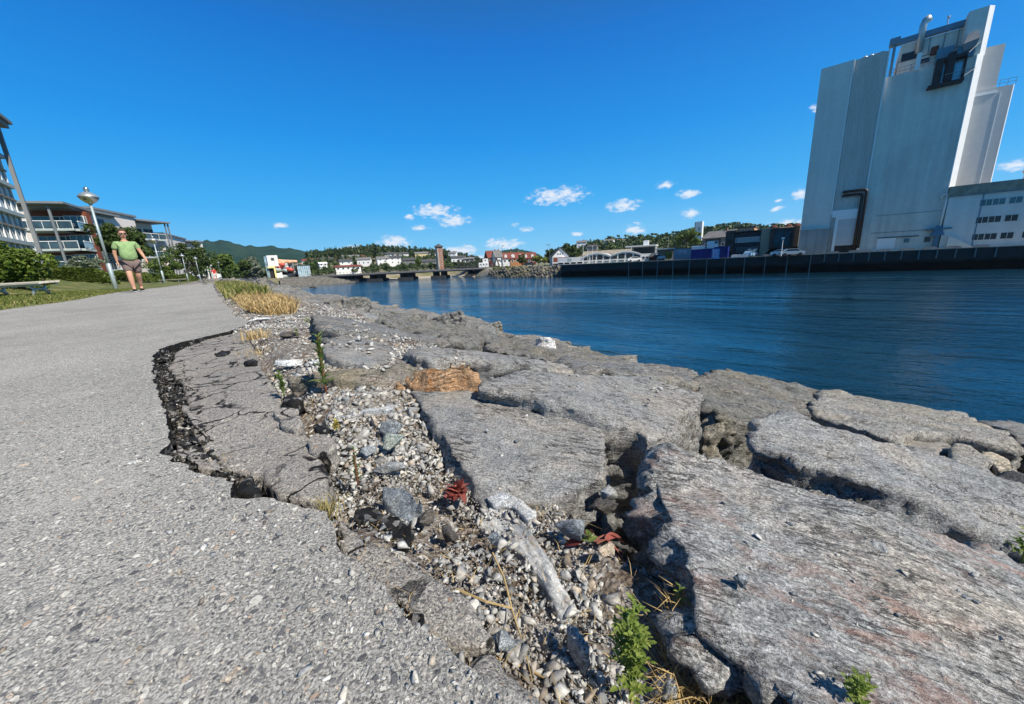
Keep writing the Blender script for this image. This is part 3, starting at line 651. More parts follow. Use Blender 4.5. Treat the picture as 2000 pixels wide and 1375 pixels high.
for lab, pxs, th in [('thick broken asphalt chunk hanging over the gravel at the slab edge', [(532, 800, -.006), (560, 793, -.004), (583, 800, -.004), (590, 826, -.006), (575, 838, -.012), (548, 832, -.012)], .035),
                     ('squarish grey asphalt chunk lying loose between gravel and slab', [(600, 858, -.008), (612, 846, -.004), (640, 848, -.004), (655, 862, -.006), (648, 886, -.014), (606, 884, -.018)], .04),
                     ('long flat remnant of lower asphalt among gravel below the footpath edge', [(652, 1012, -.012), (700, 1042, -.014), (760, 1070, -.018), (830, 1110, -.022), (900, 1165, -.025), (965, 1235, -.028), (955, 1268, -.028), (880, 1252, -.022), (820, 1225, -.018), (745, 1165, -.014), (700, 1115, -.012), (662, 1060, -.010)], .03),
                     ('second flat asphalt remnant near the bottom of the picture beside dry straw', [(880, 1290, -.022), (960, 1275, -.03), (1010, 1320, -.035), (1080, 1370, -.035), (1180, 1420, -.04), (1180, 1500, -.03), (1090, 1460, -.02), (1000, 1370, -.018), (930, 1325, -.016)], .03),
                     ('thin tilted sliver of asphalt inside the black break, upper one', [(352, 700, -.012), (372, 712, -.020), (400, 745, -.022), (412, 775, -.022), (398, 772, -.020), (372, 742, -.014)], .02),
                     ('curved sliver of asphalt lying in the black break near its lower end', [(338, 868, -.014), (352, 862, -.012), (392, 872, -.02), (430, 902, -.022), (442, 924, -.02), (400, 912, -.014), (355, 892, -.010)], .022),
                     ('narrow leaning asphalt splinter in the middle of the black break', [(352, 790, -.016), (362, 786, -.013), (398, 820, -.022), (420, 860, -.022), (408, 858, -.02), (372, 822, -.016)], .02)]:
    rock('asphalt_chunk', lab, pxs, th, 'asphalt_old', vox=0.0045, amp=0.008, top_amp=0.003, flare=-0.02, rot=.3, cat='asphalt chunk', sm=1, jit=.04)
# black crumbs filling the break between path and sunken slab
gap = [(486, 630), (470, 641), (430, 654), (380, 668), (330, 680), (302, 695), (296, 725), (306, 765), (322, 805), (326, 845), (322, 872), (335, 902), (380, 926), (430, 940), (452, 946), (460, 968), (512, 974), (516, 960), (490, 925), (460, 920), (430, 900), (410, 850), (395, 800), (378, 770), (360, 730), (350, 705), (370, 688), (420, 668), (470, 655)]
gp = [(atz(x, y, -.02).x, atz(x, y, -.02).y) for x, y in gap]
gx = np.array(gp); lo = gx.min(0); hi = gx.max(0)
q = NPR.uniform(lo, hi, (60000, 2)); q = q[inpoly(q[:, 0], q[:, 1], gp)][:5200]
rad = NPR.lognormal(math.log(.0045), .55, len(q)); rad = np.clip(rad, .002, .016)
zz = -.026+.010*fbm(np.c_[q*22, 0*q[:, 0]], 3, 4)
inn = inpoly(q[:, 0], q[:, 1], slab_poly); zz[inn] -= .004
tag(scatter(np.c_[q, zz], rad, 'bitumen_rubble', 'crumb'), 'black bitumen crumbs filling the break in the asphalt', 'rubble', kind='stuff')
tar = [('black lump of tarry asphalt in the gravel left of the veined grey stone', [(690, 992), (720, 985), (765, 998), (800, 1030), (798, 1062), (775, 1050), (740, 1030), (700, 1015)], .03, -.035),
       ('black triangular piece standing for the dark hole under the end of the break', [(455, 965), (487, 926), (512, 972)], .02, -.022),  # the dark of a hole, put in as a black piece
       ('small black bitumen lump beside the gravel under the slanted weed', [(553, 775), (575, 768), (590, 782), (570, 792), (552, 788)], .015, -.008),
       ('tiny black bitumen lump next to the yellow sprig', [(612, 826), (630, 820), (645, 828), (636, 840), (616, 838)], .012, -.008),
       ('black bitumen lump with a bluish pebble set into the path edge', [(762, 1195), (800, 1185), (830, 1200), (815, 1235), (770, 1225)], .025, -.012),
       ('small dark bitumen lump on the sunken slab near its upper end', [(418, 690), (432, 684), (450, 684), (446, 690), (428, 694)], .006, -.012),
       ('dark bitumen lump at the slab edge in front of the white stones', [(474, 706), (490, 701), (500, 705), (498, 711), (480, 711)], .006, -.009)]
for lab, pl, th, z in tar:
    rock('bitumen_lump', lab, [(x, y, z) for x, y in pl], th+.01, 'broken_bitumen', vox=.004, amp=.008, top_amp=.010, flare=.05, cat='bitumen lump', sm=2, jit=.06)

# gravel: one mass
def bed_pts(n, u0, u1, v0, v1):
    u = NPR.uniform(u0, u1, n); v = NPR.uniform(v0, v1, n); return u, v
def keep(u, v):
    x = u*ND.x+v*DD.x; y = u*ND.y+v*DD.y
    k = ~inpoly(x, y, path_poly) & ~inpoly(x, y, slab_poly)
    # slope of the bed limit
    ub = 0.36+0.24*ss(0.72, 1.0, v)+0.10*ss(1.9, 2.8, v)
    return k & (u < ub+.04), x, y
EXC = [[(p.x, p.y) for p in world_poly(q)] for q in EXPX]
GP = []; GR = []
for (cnt, u0, u1, v0, v1, med, sg, mn, mx) in [(16000, .0, .42, -.1, .8, .0013, .35, .0008, .0024), (14000, .0, .45, -.12, .62, .0029, .50, .0014, .009), (1300, .02, .42, -.1, .62, .0072, .3, .005, .013), (9000, .0, .62, .6, 1.3, .0052, .5, .0025, .016), (800, .05, .6, .6, 1.3, .012, .3, .009, .02), (20000, -.05, .85, 1.3, 4.2, .0068, .42, .0035, .018), (5000, .0, .8, 4.2, 9, .012, .35, .008, .024)]:
    u, v = bed_pts(cnt, u0, u1, v0, v1); k, x, y = keep(u, v); u = u[k]; v = v[k]; x = x[k]; y = y[k]
    for ep in EXC: k2 = ~inpoly(x, y, ep) | (NPR.random(len(x)) < .06); u, v, x, y = u[k2], v[k2], x[k2], y[k2]
    # leave dirt showing here and there
    dn = fbm(np.c_[x*7, y*7, 0*x], 3, 21); kk = (dn > -.12) | (NPR.random(len(x)) < .2)
    u, v, x, y = u[kk], v[kk], x[kk], y[kk]
    r = np.clip(NPR.lognormal(math.log(med), sg, len(x)), mn, mx)
    z = gz(u, v)+r*.22+.010*fbm(np.c_[x*9, y*9, -.05+0*x], 3, 8)*1.0
    GP.append(np.c_[x, y, z]); GR.append(r)
tag(scatter(np.concatenate(GP), np.concatenate(GR), 'gravel', 'gravel'), 'crushed stone gravel in white and grey between asphalt and rocks', 'gravel', kind='stuff')
# grit lying on the asphalt shoulder
u, v = bed_pts(9000, -.32, .1, -.1, 1.2); x = u*ND.x+v*DD.x; y = u*ND.y+v*DD.y
k = inpoly(x, y, path_poly) & (NPR.random(len(x)) < np.clip((u+.30)*2.6, 0, 1)**2.5)
r = np.clip(NPR.lognormal(math.log(.0021), .5, len(x)), .001, .006)
tag(scatter(np.c_[x, y, r*.2][k], r[k], 'loose_grit', 'gravel'), 'loose grit and chippings strewn on the asphalt edge', 'grit', kind='stuff')

def stone(label, px, py, z, sx, sy, sz, rot, mat, seed, tilt=(0, 0), cat='stone', name='stone', cuts=12, grp=None):
    v, f = stone_template(seed, 7, cuts); sc = np.array([sx/1.0, sy/.72, sz/.42])
    v = v*sc; R = rotmat(tilt[0], tilt[1], rot); v = v@R.T
    p = np.array(atz(px, py, z)); v = v+p
    nr = v-p; nr /= np.linalg.norm(nr, axis=1)[:, None]+1e-9; S_ = max(sx, sy)
    v = v+nr*(fbm(v/S_*2.2, 4, seed)[:, None]*.04+vn(v/S_*np.array([5, 5, 16]), seed)[:, None]*.025)*S_
    o = np_mesh(name, v, f, [mat], smooth=False, loc=p); return tag(o, label, cat, grp)
rock_mat('st_blue', (.24, .27, .30), .6, white=.9, scale=3.0); rock_mat('st_white', (.56, .56, .55), .4, white=.5, scale=3.0)
rock_mat('st_green', (.36, .40, .35), .2, white=.8, scale=2.6); rock_mat('st_beige', (.56, .47, .37), .4, white=.5, rust=.3, scale=3.0)
rock_mat('st_grey', (.32, .335, .34), .9, white=.5, scale=2.6); rock_mat('st_dark', (.10, .09, .08), .4, white=.1, rust=.2, scale=3.0)
rock_mat('st_vein', (.60, .60, .60), -.2, white=1.0, scale=2.4)
m, t, b = new_mat('vein_stone'); c = wcoord(t); ce = wcoord(t, (25, 90, 60), (0, 0, -1.1))
col = ramp(t, noise(t, ce, 1, 6, .65, .6), [(.34, (.16, .18, .20)), (.46, (.32, .33, .34)), (.56, (.52, .52, .50)), (.68, (.72, .71, .68))]); col = mixc(t, 1.0, col, ramp(t, noise(t, c, 240, 4, .7), [(.35, .7), (.65, 1.2)]), 'MULTIPLY'); col = mixc(t, ramp(t, noise(t, c, 28, 5, .65), [(.55, 0.0), (.66, .6)]), col, (.30, .23, .16))
t.links.new(col, b.inputs['Base Color']); b.inputs['Roughness'].default_value = .8; bump(t, b, noise(t, c, 120, 6, .7), .8, .004); MATS['vein_stone'] = m
rock('veined_stone', 'long curved pale stone with white veins and a slate side, winding through the gravel',
     [(930, 1012, -.076), (960, 985, -.066), (1008, 996, -.071), (1040, 1036, -.071), (1070, 1080, -.073), (1094, 1130, -.075), (1113, 1180, -.079), (1098, 1197, -.078), (1076, 1160, -.078), (1050, 1122, -.078), (1018, 1088, -.078), (980, 1056, -.076), (945, 1036, -.075)],
     .03, 'vein_stone', vox=.003, amp=.006, top_amp=.006, flare=.12, sm=3, cat='stone', rot=-1.2, jit=.025)
rock('veined_stone', 'smooth white veined stone touching the near end of the blue grey slab', [(950, 968, -.058), (985, 958, -.055), (1020, 975, -.056), (1052, 1002, -.060), (1030, 1018, -.064), (1000, 992, -.064), (962, 988, -.064)], .04, 'st_white', vox=.003, amp=.004, top_amp=.004, sm=5, cat='stone')
rock('veined_stone', 'small whitish veined pebble ridge at the thin tail of the long curved stone', [(1108, 1215, -.045), (1125, 1225, -.043), (1150, 1262, -.045), (1140, 1272, -.05), (1118, 1245, -.05)], .03, 'st_white', vox=.003, amp=.003, top_amp=.003, cat='stone', sm=4)
rock('slate_stone', 'blue grey slate slab with thin white veins leaning beside the black tar lump', [(748, 950, -.03), (790, 950, -.018), (828, 975, -.022), (815, 1000, -.045), (795, 1022, -.055), (770, 1000, -.045), (750, 975, -.035)], .045, 'st_blue', vox=.003, amp=.005, top_amp=.003, sm=2, cat='stone')
stone('rounded greenish white oval stone in the gravel, left of the blue grey slab', 772, 861, -.022, .036, .018, .014, -.2, 'st_green', 31, cat='stone')
stone('bright white angular stone in the gravel behind the beige one', 735, 806, -.028, .040, .030, .022, .3, 'st_white', 32)
stone('small beige pink stone leaning on the white angular stone', 727, 824, -.024, .014, .012, .014, .6, 'st_beige', 33)
stone('grey angular stone right of the beige pink stone', 765, 836, -.026, .030, .020, .018, .2, 'st_grey', 34)
stone('pale grey flat stone near the small fresh green weed', 718, 880, -.030, .016, .013, .011, .8, 'st_grey', 35)
stone('grey flat stone under dry moss above the slate slab', 765, 912, -.038, .028, .016, .012, .1, 'st_grey', 36)
stone('blue grey block of stone between the red leaves and the pale veined stone', 1118, 1030, -.055, .024, .018, .018, -.4, 'st_blue', 37, tilt=(.1, .1))
stone('dark rounded crumbly stone directly right of the slate slab', 832, 1012, -.045, .013, .011, .014, .4, 'st_dark', 38)
stone('dark rounded crumbly stone next to the left end of the long veined stone', 878, 1042, -.050, .014, .012, .014, 1.0, 'st_dark', 39)
stone('cream stone below the fallen red leaves', 1185, 1072, -.062, .014, .010, .010, .3, 'st_beige', 40)
stone('dark brown flat stone in front of the gap between the two big slabs', 1178, 990, -.065, .022, .012, .012, .1, 'st_dark', 41)
stone('light grey stone on the gravel at the mouth of the gap', 1190, 965, -.068, .018, .013, .012, .7, 'st_grey', 42)
stone('grey pointed stone below the left end of the long veined stone', 965, 1048, -.052, .011, .008, .009, .7, 'st_blue', 43)
stone('greenish dark stone on the white gravel above the sunken slab', 566, 658, -.002, .050, .034, .026, .1, 'st_dark', 44)
stone('white chalky stone in a row on the gravel, longest one left of the tall weed', 567, 706, .002, .050, .022, .018, .2, 'white_paint', 45)
stone('white chalky stone in front of the tall thin weed', 620, 708, .0, .032, .018, .016, .6, 'white_paint', 46)
stone('bright white crumbled stone in the notch between two dark slabs', 789, 704, -.04, .040, .026, .024, .6, 'white_paint', 47)
stone('white flat stone at the front of the straw clump', 505, 624, .008, .085, .030, .014, .2, 'white_paint', 48)
stone('rounded buff pebble resting on the asphalt near the bottom', 455, 1318, .003, .0075, .006, .006, .5, 'st_beige', 49, cuts=5, cat='pebble', name='pebble')
stone('flat pale chip lying alone on the asphalt at left', 262, 903, .001, .014, .006, .003, .3, 'st_white', 50, cat='pebble', name='pebble')
stone('light grey stone at the bottom with a flat face, beside the dry twig', 990, 1250, -.038, .012, .009, .010, .3, 'st_grey', 51)
stone('blue grey pebble stuck in the black lump at the path edge', 778, 1205, -.006, .006, .005, .006, .9, 'st_blue', 52, cat='pebble', name='pebble')
stone('blocky grey stone low in the picture below the leafy weed', 1300, 1345, -.075, .014, .012, .012, .2, 'st_grey', 53)
stone('dark grey chunk perched on the broad streaked rock', 1448, 1134, -.022, .009, .007, .007, .3, 'st_blue', 54)
stone('grey chip with a white edge lying on the middle of the broad streaked rock', 1717, 1073, -.055, .013, .009, .007, .9, 'st_grey', 55)
for i, (a, b_) in enumerate([(1840, 1146), (1856, 1152), (1872, 1160), (1888, 1168), (1905, 1176), (1828, 1152)]):
    stone('small stone chip in the short row of chips on the broad streaked rock', a, b_, -.062, .0055, .0045, .004, i*1.1, 'st_grey', 60+i, grp='chips in a row on the broad streaked rock', name='stone_chip', cat='chip')
# pebbles strewn on the slab tops
def sprinkle(boxpx, z, n, r0, seed, name, lab):
    rg = np.random.default_rng(seed); P = []; 
    for i in range(n):
        P.append(tuple(atz(rg.uniform(boxpx[0], boxpx[2]), rg.uniform(boxpx[1], boxpx[3]), z(0) if callable(z) else z)))
    P = np.array(P); D_ = np.hypot(P[:, 0], P[:, 1])
    R_ = np.clip(rg.lognormal(math.log(r0), .45, n), r0*.5, r0*2.6)
    bvh = deps_bvh()
    out = []; rr = []
    for p, r in zip(P, R_):
        hit = ray_hit((p[0], p[1], .4))
        if hit is not None and hit > -.5: out.append((p[0], p[1], hit+r*.3)); rr.append(r)
    return tag(scatter(np.array(out), np.array(rr), name, 'gravel', tilt=.3), lab, 'pebbles', kind='stuff')
_bv = []
def deps_bvh():
    if not _bv:
        from mathutils.bvhtree import BVHTree
        for o in SC.objects:
            if o.type == 'MESH' and o.name.startswith(('armour_rock', 'small_rock')):
                vv = [o.location+v.co for v in o.data.vertices]; ff = [tuple(p.vertices) for p in o.data.polygons]
                _bv.append(BVHTree.FromPolygons(vv, ff))
    return _bv
def ray_hit(p):
    best = None
    for bt in deps_bvh():
        h = bt.ray_cast(Vector(p), Vector((0, 0, -1)))
        if h[0] is not None and (best is None or h[0].z > best): best = h[0].z
    return best
sprinkle((850, 765, 1170, 960), -.03, 46, .0042, 5, 'strewn_pebbles', 'small pebbles strewn over the blue grey slab')
sprinkle((960, 738, 1330, 800), -.06, 44, .0052, 6, 'strewn_pebbles', 'small pebbles strewn over the flat dark block')
sprinkle((650, 655, 770, 705), -.02, 80, .010, 7, 'strewn_pebbles', 'gravel strewn over the smooth slab behind the tall weed')
sprinkle((800, 682, 1100, 712), -.09, 34, .008, 9, 'strewn_pebbles', 'pebbles on the flat slab behind the orange rock')
sprinkle((580, 716, 790, 745), -.01, 40, .007, 10, 'strewn_pebbles', 'gravel on the half buried brown rock')
sprinkle((1400, 920, 1990, 1350), -.05, 34, .0028, 8, 'strewn_pebbles', 'tiny chips scattered on the broad streaked rock')
# ------------------------------------------------------------------ plants
def leaf_mat(name, c1, c2, trans=.25, rough=.55, vscale=30):
    m, t, b = new_mat(name); c = wcoord(t)
    g_ = t.nodes.new('ShaderNodeNewGeometry')
    col = ramp(t, g_.outputs['Random Per Island'], [(0, c1), (1, c2)])
    col = mixc(t, 1.0, col, ramp(t, noise(t, c, vscale, 3, .6), [(.3, .75), (.7, 1.2)]), 'MULTIPLY')
    t.links.new(col, b.inputs['Base Color']); b.inputs['Roughness'].default_value = rough; b.inputs['Specular IOR Level'].default_value = .25
    if trans:
        tr = t.nodes.new('ShaderNodeBsdfTranslucent'); t.links.new(col, tr.inputs[0])
        mx = t.nodes.new('ShaderNodeMixShader'); mx.inputs[0].default_value = trans
        t.links.new(b.outputs[0], mx.inputs[1]); t.links.new(tr.outputs[0], mx.inputs[2]); t.links.new(mx.outputs[0], t.nodes['Material Output'].inputs[0])
    MATS[name] = m
leaf_mat('leaf_fresh', (.07, .13, .015), (.30, .36, .08), .35); leaf_mat('leaf_weed', (.10, .16, .03), (.26, .32, .10), .35)
leaf_mat('leaf_red', (.10, .012, .012), (.52, .17, .13), .3, vscale=120); leaf_mat('leaf_yellow', (.5, .38, .04), (.55, .45, .12), .3)
leaf_mat('straw', (.42, .29, .12), (.70, .52, .25), .25); leaf_mat('grass_green', (.07, .12, .02), (.24, .26, .06), .3); leaf_mat('grass_dry', (.28, .23, .09), (.5, .42, .18), .25)
leaf_mat('tree_leaf', (.030, .058, .012), (.085, .125, .028), .22, vscale=1.2); leaf_mat('tree_silver', (.10, .14, .09), (.22, .26, .17), .2, vscale=1)
leaf_mat('shrub_leaf', (.055, .10, .014), (.17, .23, .035), .25, vscale=1.5); leaf_mat('hedge_leaf', (.05, .085, .012), (.13, .165, .03), .2, vscale=1)
leaf_mat('tree_bright', (.06, .11, .018), (.15, .20, .04), .22, vscale=1); leaf_mat('pine_leaf', (.020, .040, .012), (.055, .082, .022), .05, vscale=.2)
plain('bark', (.09, .07, .05), .9, .3, 12, bmp=.5); plain('stalk_green', (.18, .24, .07), .6, .2, 60); plain('stalk_red', (.22, .08, .05), .6, .2, 60)
def leaf(mb, p, d, up, ln, wd, curl=.3, seg=4, lobes=0, mi=0):
    p = Vector(p); d = Vector(d).normalized(); s = d.cross(Vector(up))
    if s.length < 1e-3: s = d.cross(Vector((1, .2, 0)))
    s.normalize(); nn = s.cross(d)
    vs = []; fs = []
    for i in range(seg+1):
        t = i/seg; w = wd*math.sin(math.pi*min(1, .12+t*.88))**.8*(1+(lobes*(1 if i % 2 else -1)))
        c = p+d*ln*t-nn*curl*ln*t*t
        vs += [c-s*w*.5+nn*w*.12, c, c+s*w*.5+nn*w*.12]
    for i in range(seg):
        k = i*3; fs += [(k, k+1, k+4, k+3), (k+1, k+2, k+5, k+4)]
    mb.add(vs, fs, mi)
def pinnate(mb, p, d, ln, lw, rg):
    p = Vector(p); d = Vector(d).normalized(); s = d.cross(Vector((0, 0, 1)))
    if s.length < 1e-3: s = Vector((1, 0, 0))
    s.normalize(); k = 4; q = p
    for i in range(k):
        t_ = (i+1)/k; q2 = p+d*ln*t_-Vector((0, 0, 1))*ln*.35*t_*t_; z = (1-abs(t_-.6))*lw
        for sg in (-1, 1): leaf(mb, q, (d*.7+s*sg*rg.uniform(.6, 1.0)+Vector((0, 0, rg.uniform(-.2, .5)))), (0, 0, 1), z*rg.uniform(.8, 1.25), z*.55, rg.uniform(-.2, .6), 4, .15)
        q = q2
    leaf(mb, q-d*ln*.1, d, (0, 0, 1), lw*1.0, lw*.6, .3, 4, .2)
def weed(name, label, base, h, lean, nleaf, ll, lw, mats, seed, cat='weed', branch=0, lobes=0, spread=.6):
    rg = random.Random(seed); B = Vector(base); t = thing(name, B, label, cat)
    def stem(t_): return B+Vector((lean[0]*t_*t_, lean[1]*t_*t_, h*t_))
    mb = MB(); mb.tube([stem(i/6) for i in range(7)], [h*.018*(1-.6*i/6)+.0004 for i in range(7)], 6)
    tops = [(stem, 1.0)]
    lm = MB()
    def foliate(fn, n, l0, t0=.12):
        for i in range(n):
            q = t0+(1-t0)*i/(n-1 if n > 1 else 1); a = i*2.4+rg.uniform(-.4, .4); el = rg.uniform(.15, .9)*spread/.6
            d = Vector((math.cos(a)*math.cos(el), math.sin(a)*math.cos(el), math.sin(el)+.15))
            sc = l0*(1-.45*q)*rg.uniform(.7, 1.15)
            (pinnate(lm, fn(q), d, sc, sc*lw/ll, rg) if lobes else leaf(lm, fn(q), d, (0, 0, 1), sc, sc*lw/ll, rg.uniform(.05, .45), 3, 0))
    foliate(stem, nleaf, ll)
    for k in range(branch):
        q = .3+.5*k/max(1, branch); a = k*2.1+seed; p0 = stem(q); e = Vector((math.cos(a)*.35, math.sin(a)*.35, .8))*h*.4
        fn = lambda z, p0=p0, e=e: p0+e*z
        mb.tube([fn(j/4) for j in range(5)], h*.008, 5); foliate(fn, nleaf//3, ll*.75, .25)
    mb.build('stem', mats[0], t, True); lm.build('leaves', mats[1], t, False)
    return t
weed('leafy_weed', 'leafy bright green weed with lobed leaves at the bottom of the picture', atz(1232, 1368, -.078), .086, (-.004, .004), 24, .019, .0085, ('stalk_green', 'leaf_fresh'), 3, branch=6, lobes=.38)
weed('tall_weed', 'tall thin green weed with a reddish stalk in front of the half buried brown rock', atz(638, 770, -.012), .145, (.004, .0), 60, .036, .011, ('stalk_red', 'leaf_weed'), 5, spread=1.0)
weed('tall_weed', 'small bushy green weed at the edge of the sunken slab near the black lumps', atz(555, 775, -.012), .062, (.0, .0), 40, .022, .006, ('stalk_green', 'leaf_weed'), 6, branch=3, spread=1.1)
weed('tall_weed', 'slim green weed standing in the gravel left of the slate slab', atz(700, 948, -.04), .060, (.002, .0), 44, .013, .0042, ('stalk_red', 'leaf_weed'), 7, spread=1.1)
weed('low_weed', 'green weed growing at the bottom edge beside the broad streaked rock', atz(1672, 1385, -.045), .030, (-.004, 0), 12, .012, .006, ('stalk_green', 'leaf_fresh'), 8, branch=3, lobes=.2)
weed('low_weed', 'green sprig in the crack at the right edge of the picture', atz(1995, 1098, -.16), .06, (.0, 0), 20, .024, .007, ('stalk_green', 'leaf_fresh'), 9, branch=2)
weed('low_weed', 'yellow flowering sprig beside the squarish asphalt chunk', atz(658, 842, -.02), .022, (0, 0), 18, .012, .006, ('stalk_green', 'leaf_yellow'), 10, branch=2)
weed('low_weed', 'small green tuft on the gravel behind the tall weed, at the foot of the slabs', atz(614, 644, -.01), .05, (0, 0), 18, .08, .02, ('stalk_green', 'leaf_fresh'), 11)
weed('low_weed', 'small dry green sprig next to the greenish dark stone', atz(580, 658, .0), .05, (0, 0), 14, .03, .008, ('stalk_green', 'leaf_weed'), 12)
weed('low_weed', 'thin green shoot on the left side face of the broad streaked rock', atz(1325, 1178, -.055), .022, (0, 0), 8, .010, .004, ('stalk_green', 'leaf_fresh'), 13)
def rosette(name, label, base, n, ll, lw, seed, mat, el0=.2, el1=1.3, dirs=None):
    rg = random.Random(seed); t = thing(name, Vector(base), label, 'plant'); mb = MB(); sm_ = MB()
    for i in range(n):
        a = (dirs[i] if dirs else rg.uniform(0, 6.28)); el = rg.uniform(el0, el1); d = Vector((math.cos(a)*math.cos(el), math.sin(a)*math.cos(el), math.sin(el)))
        L_ = ll*rg.uniform(.7, 1.15); jb = Vector((rg.uniform(-.25, .25), rg.uniform(-.25, .25), 0))*ll; p0 = Vector(base)+jb+d*L_*.35
        sm_.tube([Vector(base)+jb*.5, p0], [.0016, .001], 5); leaf(mb, p0, d, (rg.uniform(-.8, .8), rg.uniform(-.8, .8), 1), L_, lw*rg.uniform(.7, 1.2), rg.uniform(.5, 1.9), 6, .04)
    mb.build('leaves', mat, t, True); sm_.build('stalks', 'stalk_red', t)
    return t
rosette('dock_plant', 'crimson red dock plant with crumpled leaves in front of the blue grey slab', atz(893, 968, -.055), 30, .014, .016, 4, 'leaf_red', .75, 1.55)
rosette('dock_plant', 'fallen looking flat red dock leaves on the gravel above the cream stone', atz(1160, 1058, -.070), 5, .030, .010, 5, 'leaf_red', .05, .35, [0.1, .5, 3.3, 1.4, -.2])
weed('low_weed', 'dark green leaves at the heart of the flat red dock leaves', atz(1150, 1060, -.070), .014, (0, 0), 8, .014, .009, ('stalk_green', 'leaf_weed'), 15)
def blades(name, label, pts, hts, mat, seed, w=.004, lean=.5, kind='stuff', cat='grass', loc=None):
    n = len(pts); rg = np.random.default_rng(seed); a = rg.uniform(0, 6.283, n); ln = rg.uniform(.1, 1, n)*lean; b = rg.uniform(0, 6.283, n)
    p = np.asarray(pts); h = np.asarray(hts); sx = np.c_[np.cos(b), np.sin(b), 0*b]*(w*h/np.mean(h))[:, None]*.5; dr = np.c_[np.cos(a), np.sin(a), 0*a]*(ln*h)[:, None]
    v0 = p-sx; v1 = p+sx; mid = p+dr*.35+np.c_[0*h, 0*h, h*.6]; v2 = mid-sx*.7; v3 = mid+sx*.7; tip = p+dr*1.1+np.c_[0*h, 0*h, h*np.maximum(.35, 1-ln*.5)]
    V_ = np.stack([v0, v1, v3, v2, tip], 1).reshape(-1, 3); k = np.arange(n)[:, None]*5
    f = np.concatenate([k+np.array([[0, 1, 2]]), k+np.array([[0, 2, 3]]), k+np.array([[3, 2, 4]])], 0)
    o = np_mesh(name, V_, f, [mat], loc=loc); return tag(o, label, cat, kind=kind)
rg = np.random.default_rng(3)
# straw clump between path and rocks, green behind
u = rg.uniform(.18, .80, 9000); v = rg.uniform(3.1, 6.0, 9000); k = ((v-4.6)/1.55)**2+((u-.36)/.20)**2 < 1
u, v = u[k], v[k]; x, y = u*ND.x+v*DD.x, u*ND.y+v*DD.y
blades('straw_grass', 'dry golden straw grass clump at the path edge', np.c_[x, y, gz(u, v)], rg.uniform(.04, .15, len(u)), 'straw', 1, .006, 1.5)
u = rg.uniform(.10, 1.25, 16000); v = rg.uniform(5.2, 22, 16000); k = (u < .55+.03*(v-5)) & (fbm(np.c_[u*2, v*.9, 0*u], 2, 3) > -.45); u, v = u[k], v[k]; x, y = u*ND.x+v*DD.x, u*ND.y+v*DD.y
kk = rg.random(len(u)) < .55; Pn = np.c_[x, y, gz(u, v)+.02]; hh = rg.uniform(.06, .22, len(u))
blades('roadside_grass', 'green grass and weeds strip behind the straw clump', Pn[kk], hh[kk], 'grass_green', 2, .012, .9)
blades('roadside_dry_grass', 'pale dry grass mixed into the green roadside strip', Pn[~kk], hh[~kk], 'grass_dry', 3, .010, .9)
for (px, py, z, n_, h_, rad_, mt, lab, sp) in [(640, 1010, -.02, 70, .035, .012, 'grass_dry', 'small dry yellowish grass tuft at the lower corner of the sunken slab', 1.2), (497, 662, -.005, 120, .06, .05, 'straw', 'little straw tuft at the upper corner of the sunken slab', .9), (500, 690, -.01, 90, .03, .08, 'straw', 'sparse straw along the right margin of the sunken slab', 1.2),
                                          (438, 905, -.035, 30, .02, .02, 'straw', 'tiny straw tuft growing out of the black break', 1.0), (750, 760, -.05, 90, .03, .045, 'straw', 'dry grass bits where the brown rock meets the blue grey slab', 1.3), (1345, 1215, -.07, 130, .040, .022, 'straw', 'dry stalks rising beside the left foot of the broad streaked rock', .9)]:
    p = np.array(atz(px, py, z)); q = rg.normal(size=(n_, 2))*rad_*.5
    blades('dry_tuft', lab, np.c_[p[0]+q[:, 0], p[1]+q[:, 1], p[2]+0*q[:, 0]], rg.uniform(.4, 1.1, n_)*h_, mt, n_, .0012 if h_ < .05 else .003, sp, kind='thing', cat='grass tuft')
# straw litter lying under the broad rock and across the gravel
q1 = np.array([tuple(atz(rg.uniform(1290, 1620), rg.uniform(1235, 1420), -.085)) for _ in range(900)]); 
blades('straw_litter', 'tangled orange straw litter along the foot of the broad streaked rock', q1, rg.uniform(.012, .035, 900), 'straw', 8, .0011, 2.6, cat='litter')
u, v = bed_pts(2600, .05, .42, .0, 1.2); k, x, y = keep(u, v); u, v, x, y = u[k], v[k], x[k], y[k]
blades('dead_grass', 'thin dead grass stems lying over the gravel', np.c_[x, y, gz(u, v)+.004], rg.uniform(.004, .014, len(u)), 'straw', 9, .0007, 3.2, cat='litter')
for lab, pl in [('longest dry twig lying across the gravel towards the bottom', [(962, 1080), (985, 1130), (1000, 1190), (1022, 1260), (1040, 1330)]), ('thin pale straw stem crossing the gravel right of the asphalt remnant', [(890, 1150), (950, 1175), (1000, 1188)]), ('dry stem lying near the bottom left of the leafy weed', [(885, 1248), (950, 1280), (1030, 1305), (1065, 1325)])]:
    mb = MB(); P = [atz(x_, y_, -.052+.004*math.sin(i*2)) for i, (x_, y_) in enumerate(pl)]; mb.tube(P, [.0012, .0011, .0009, .0007, .0004][:len(P)], 5); tag(mb.build('twig', 'straw', loc=P[0]), lab, 'twig')

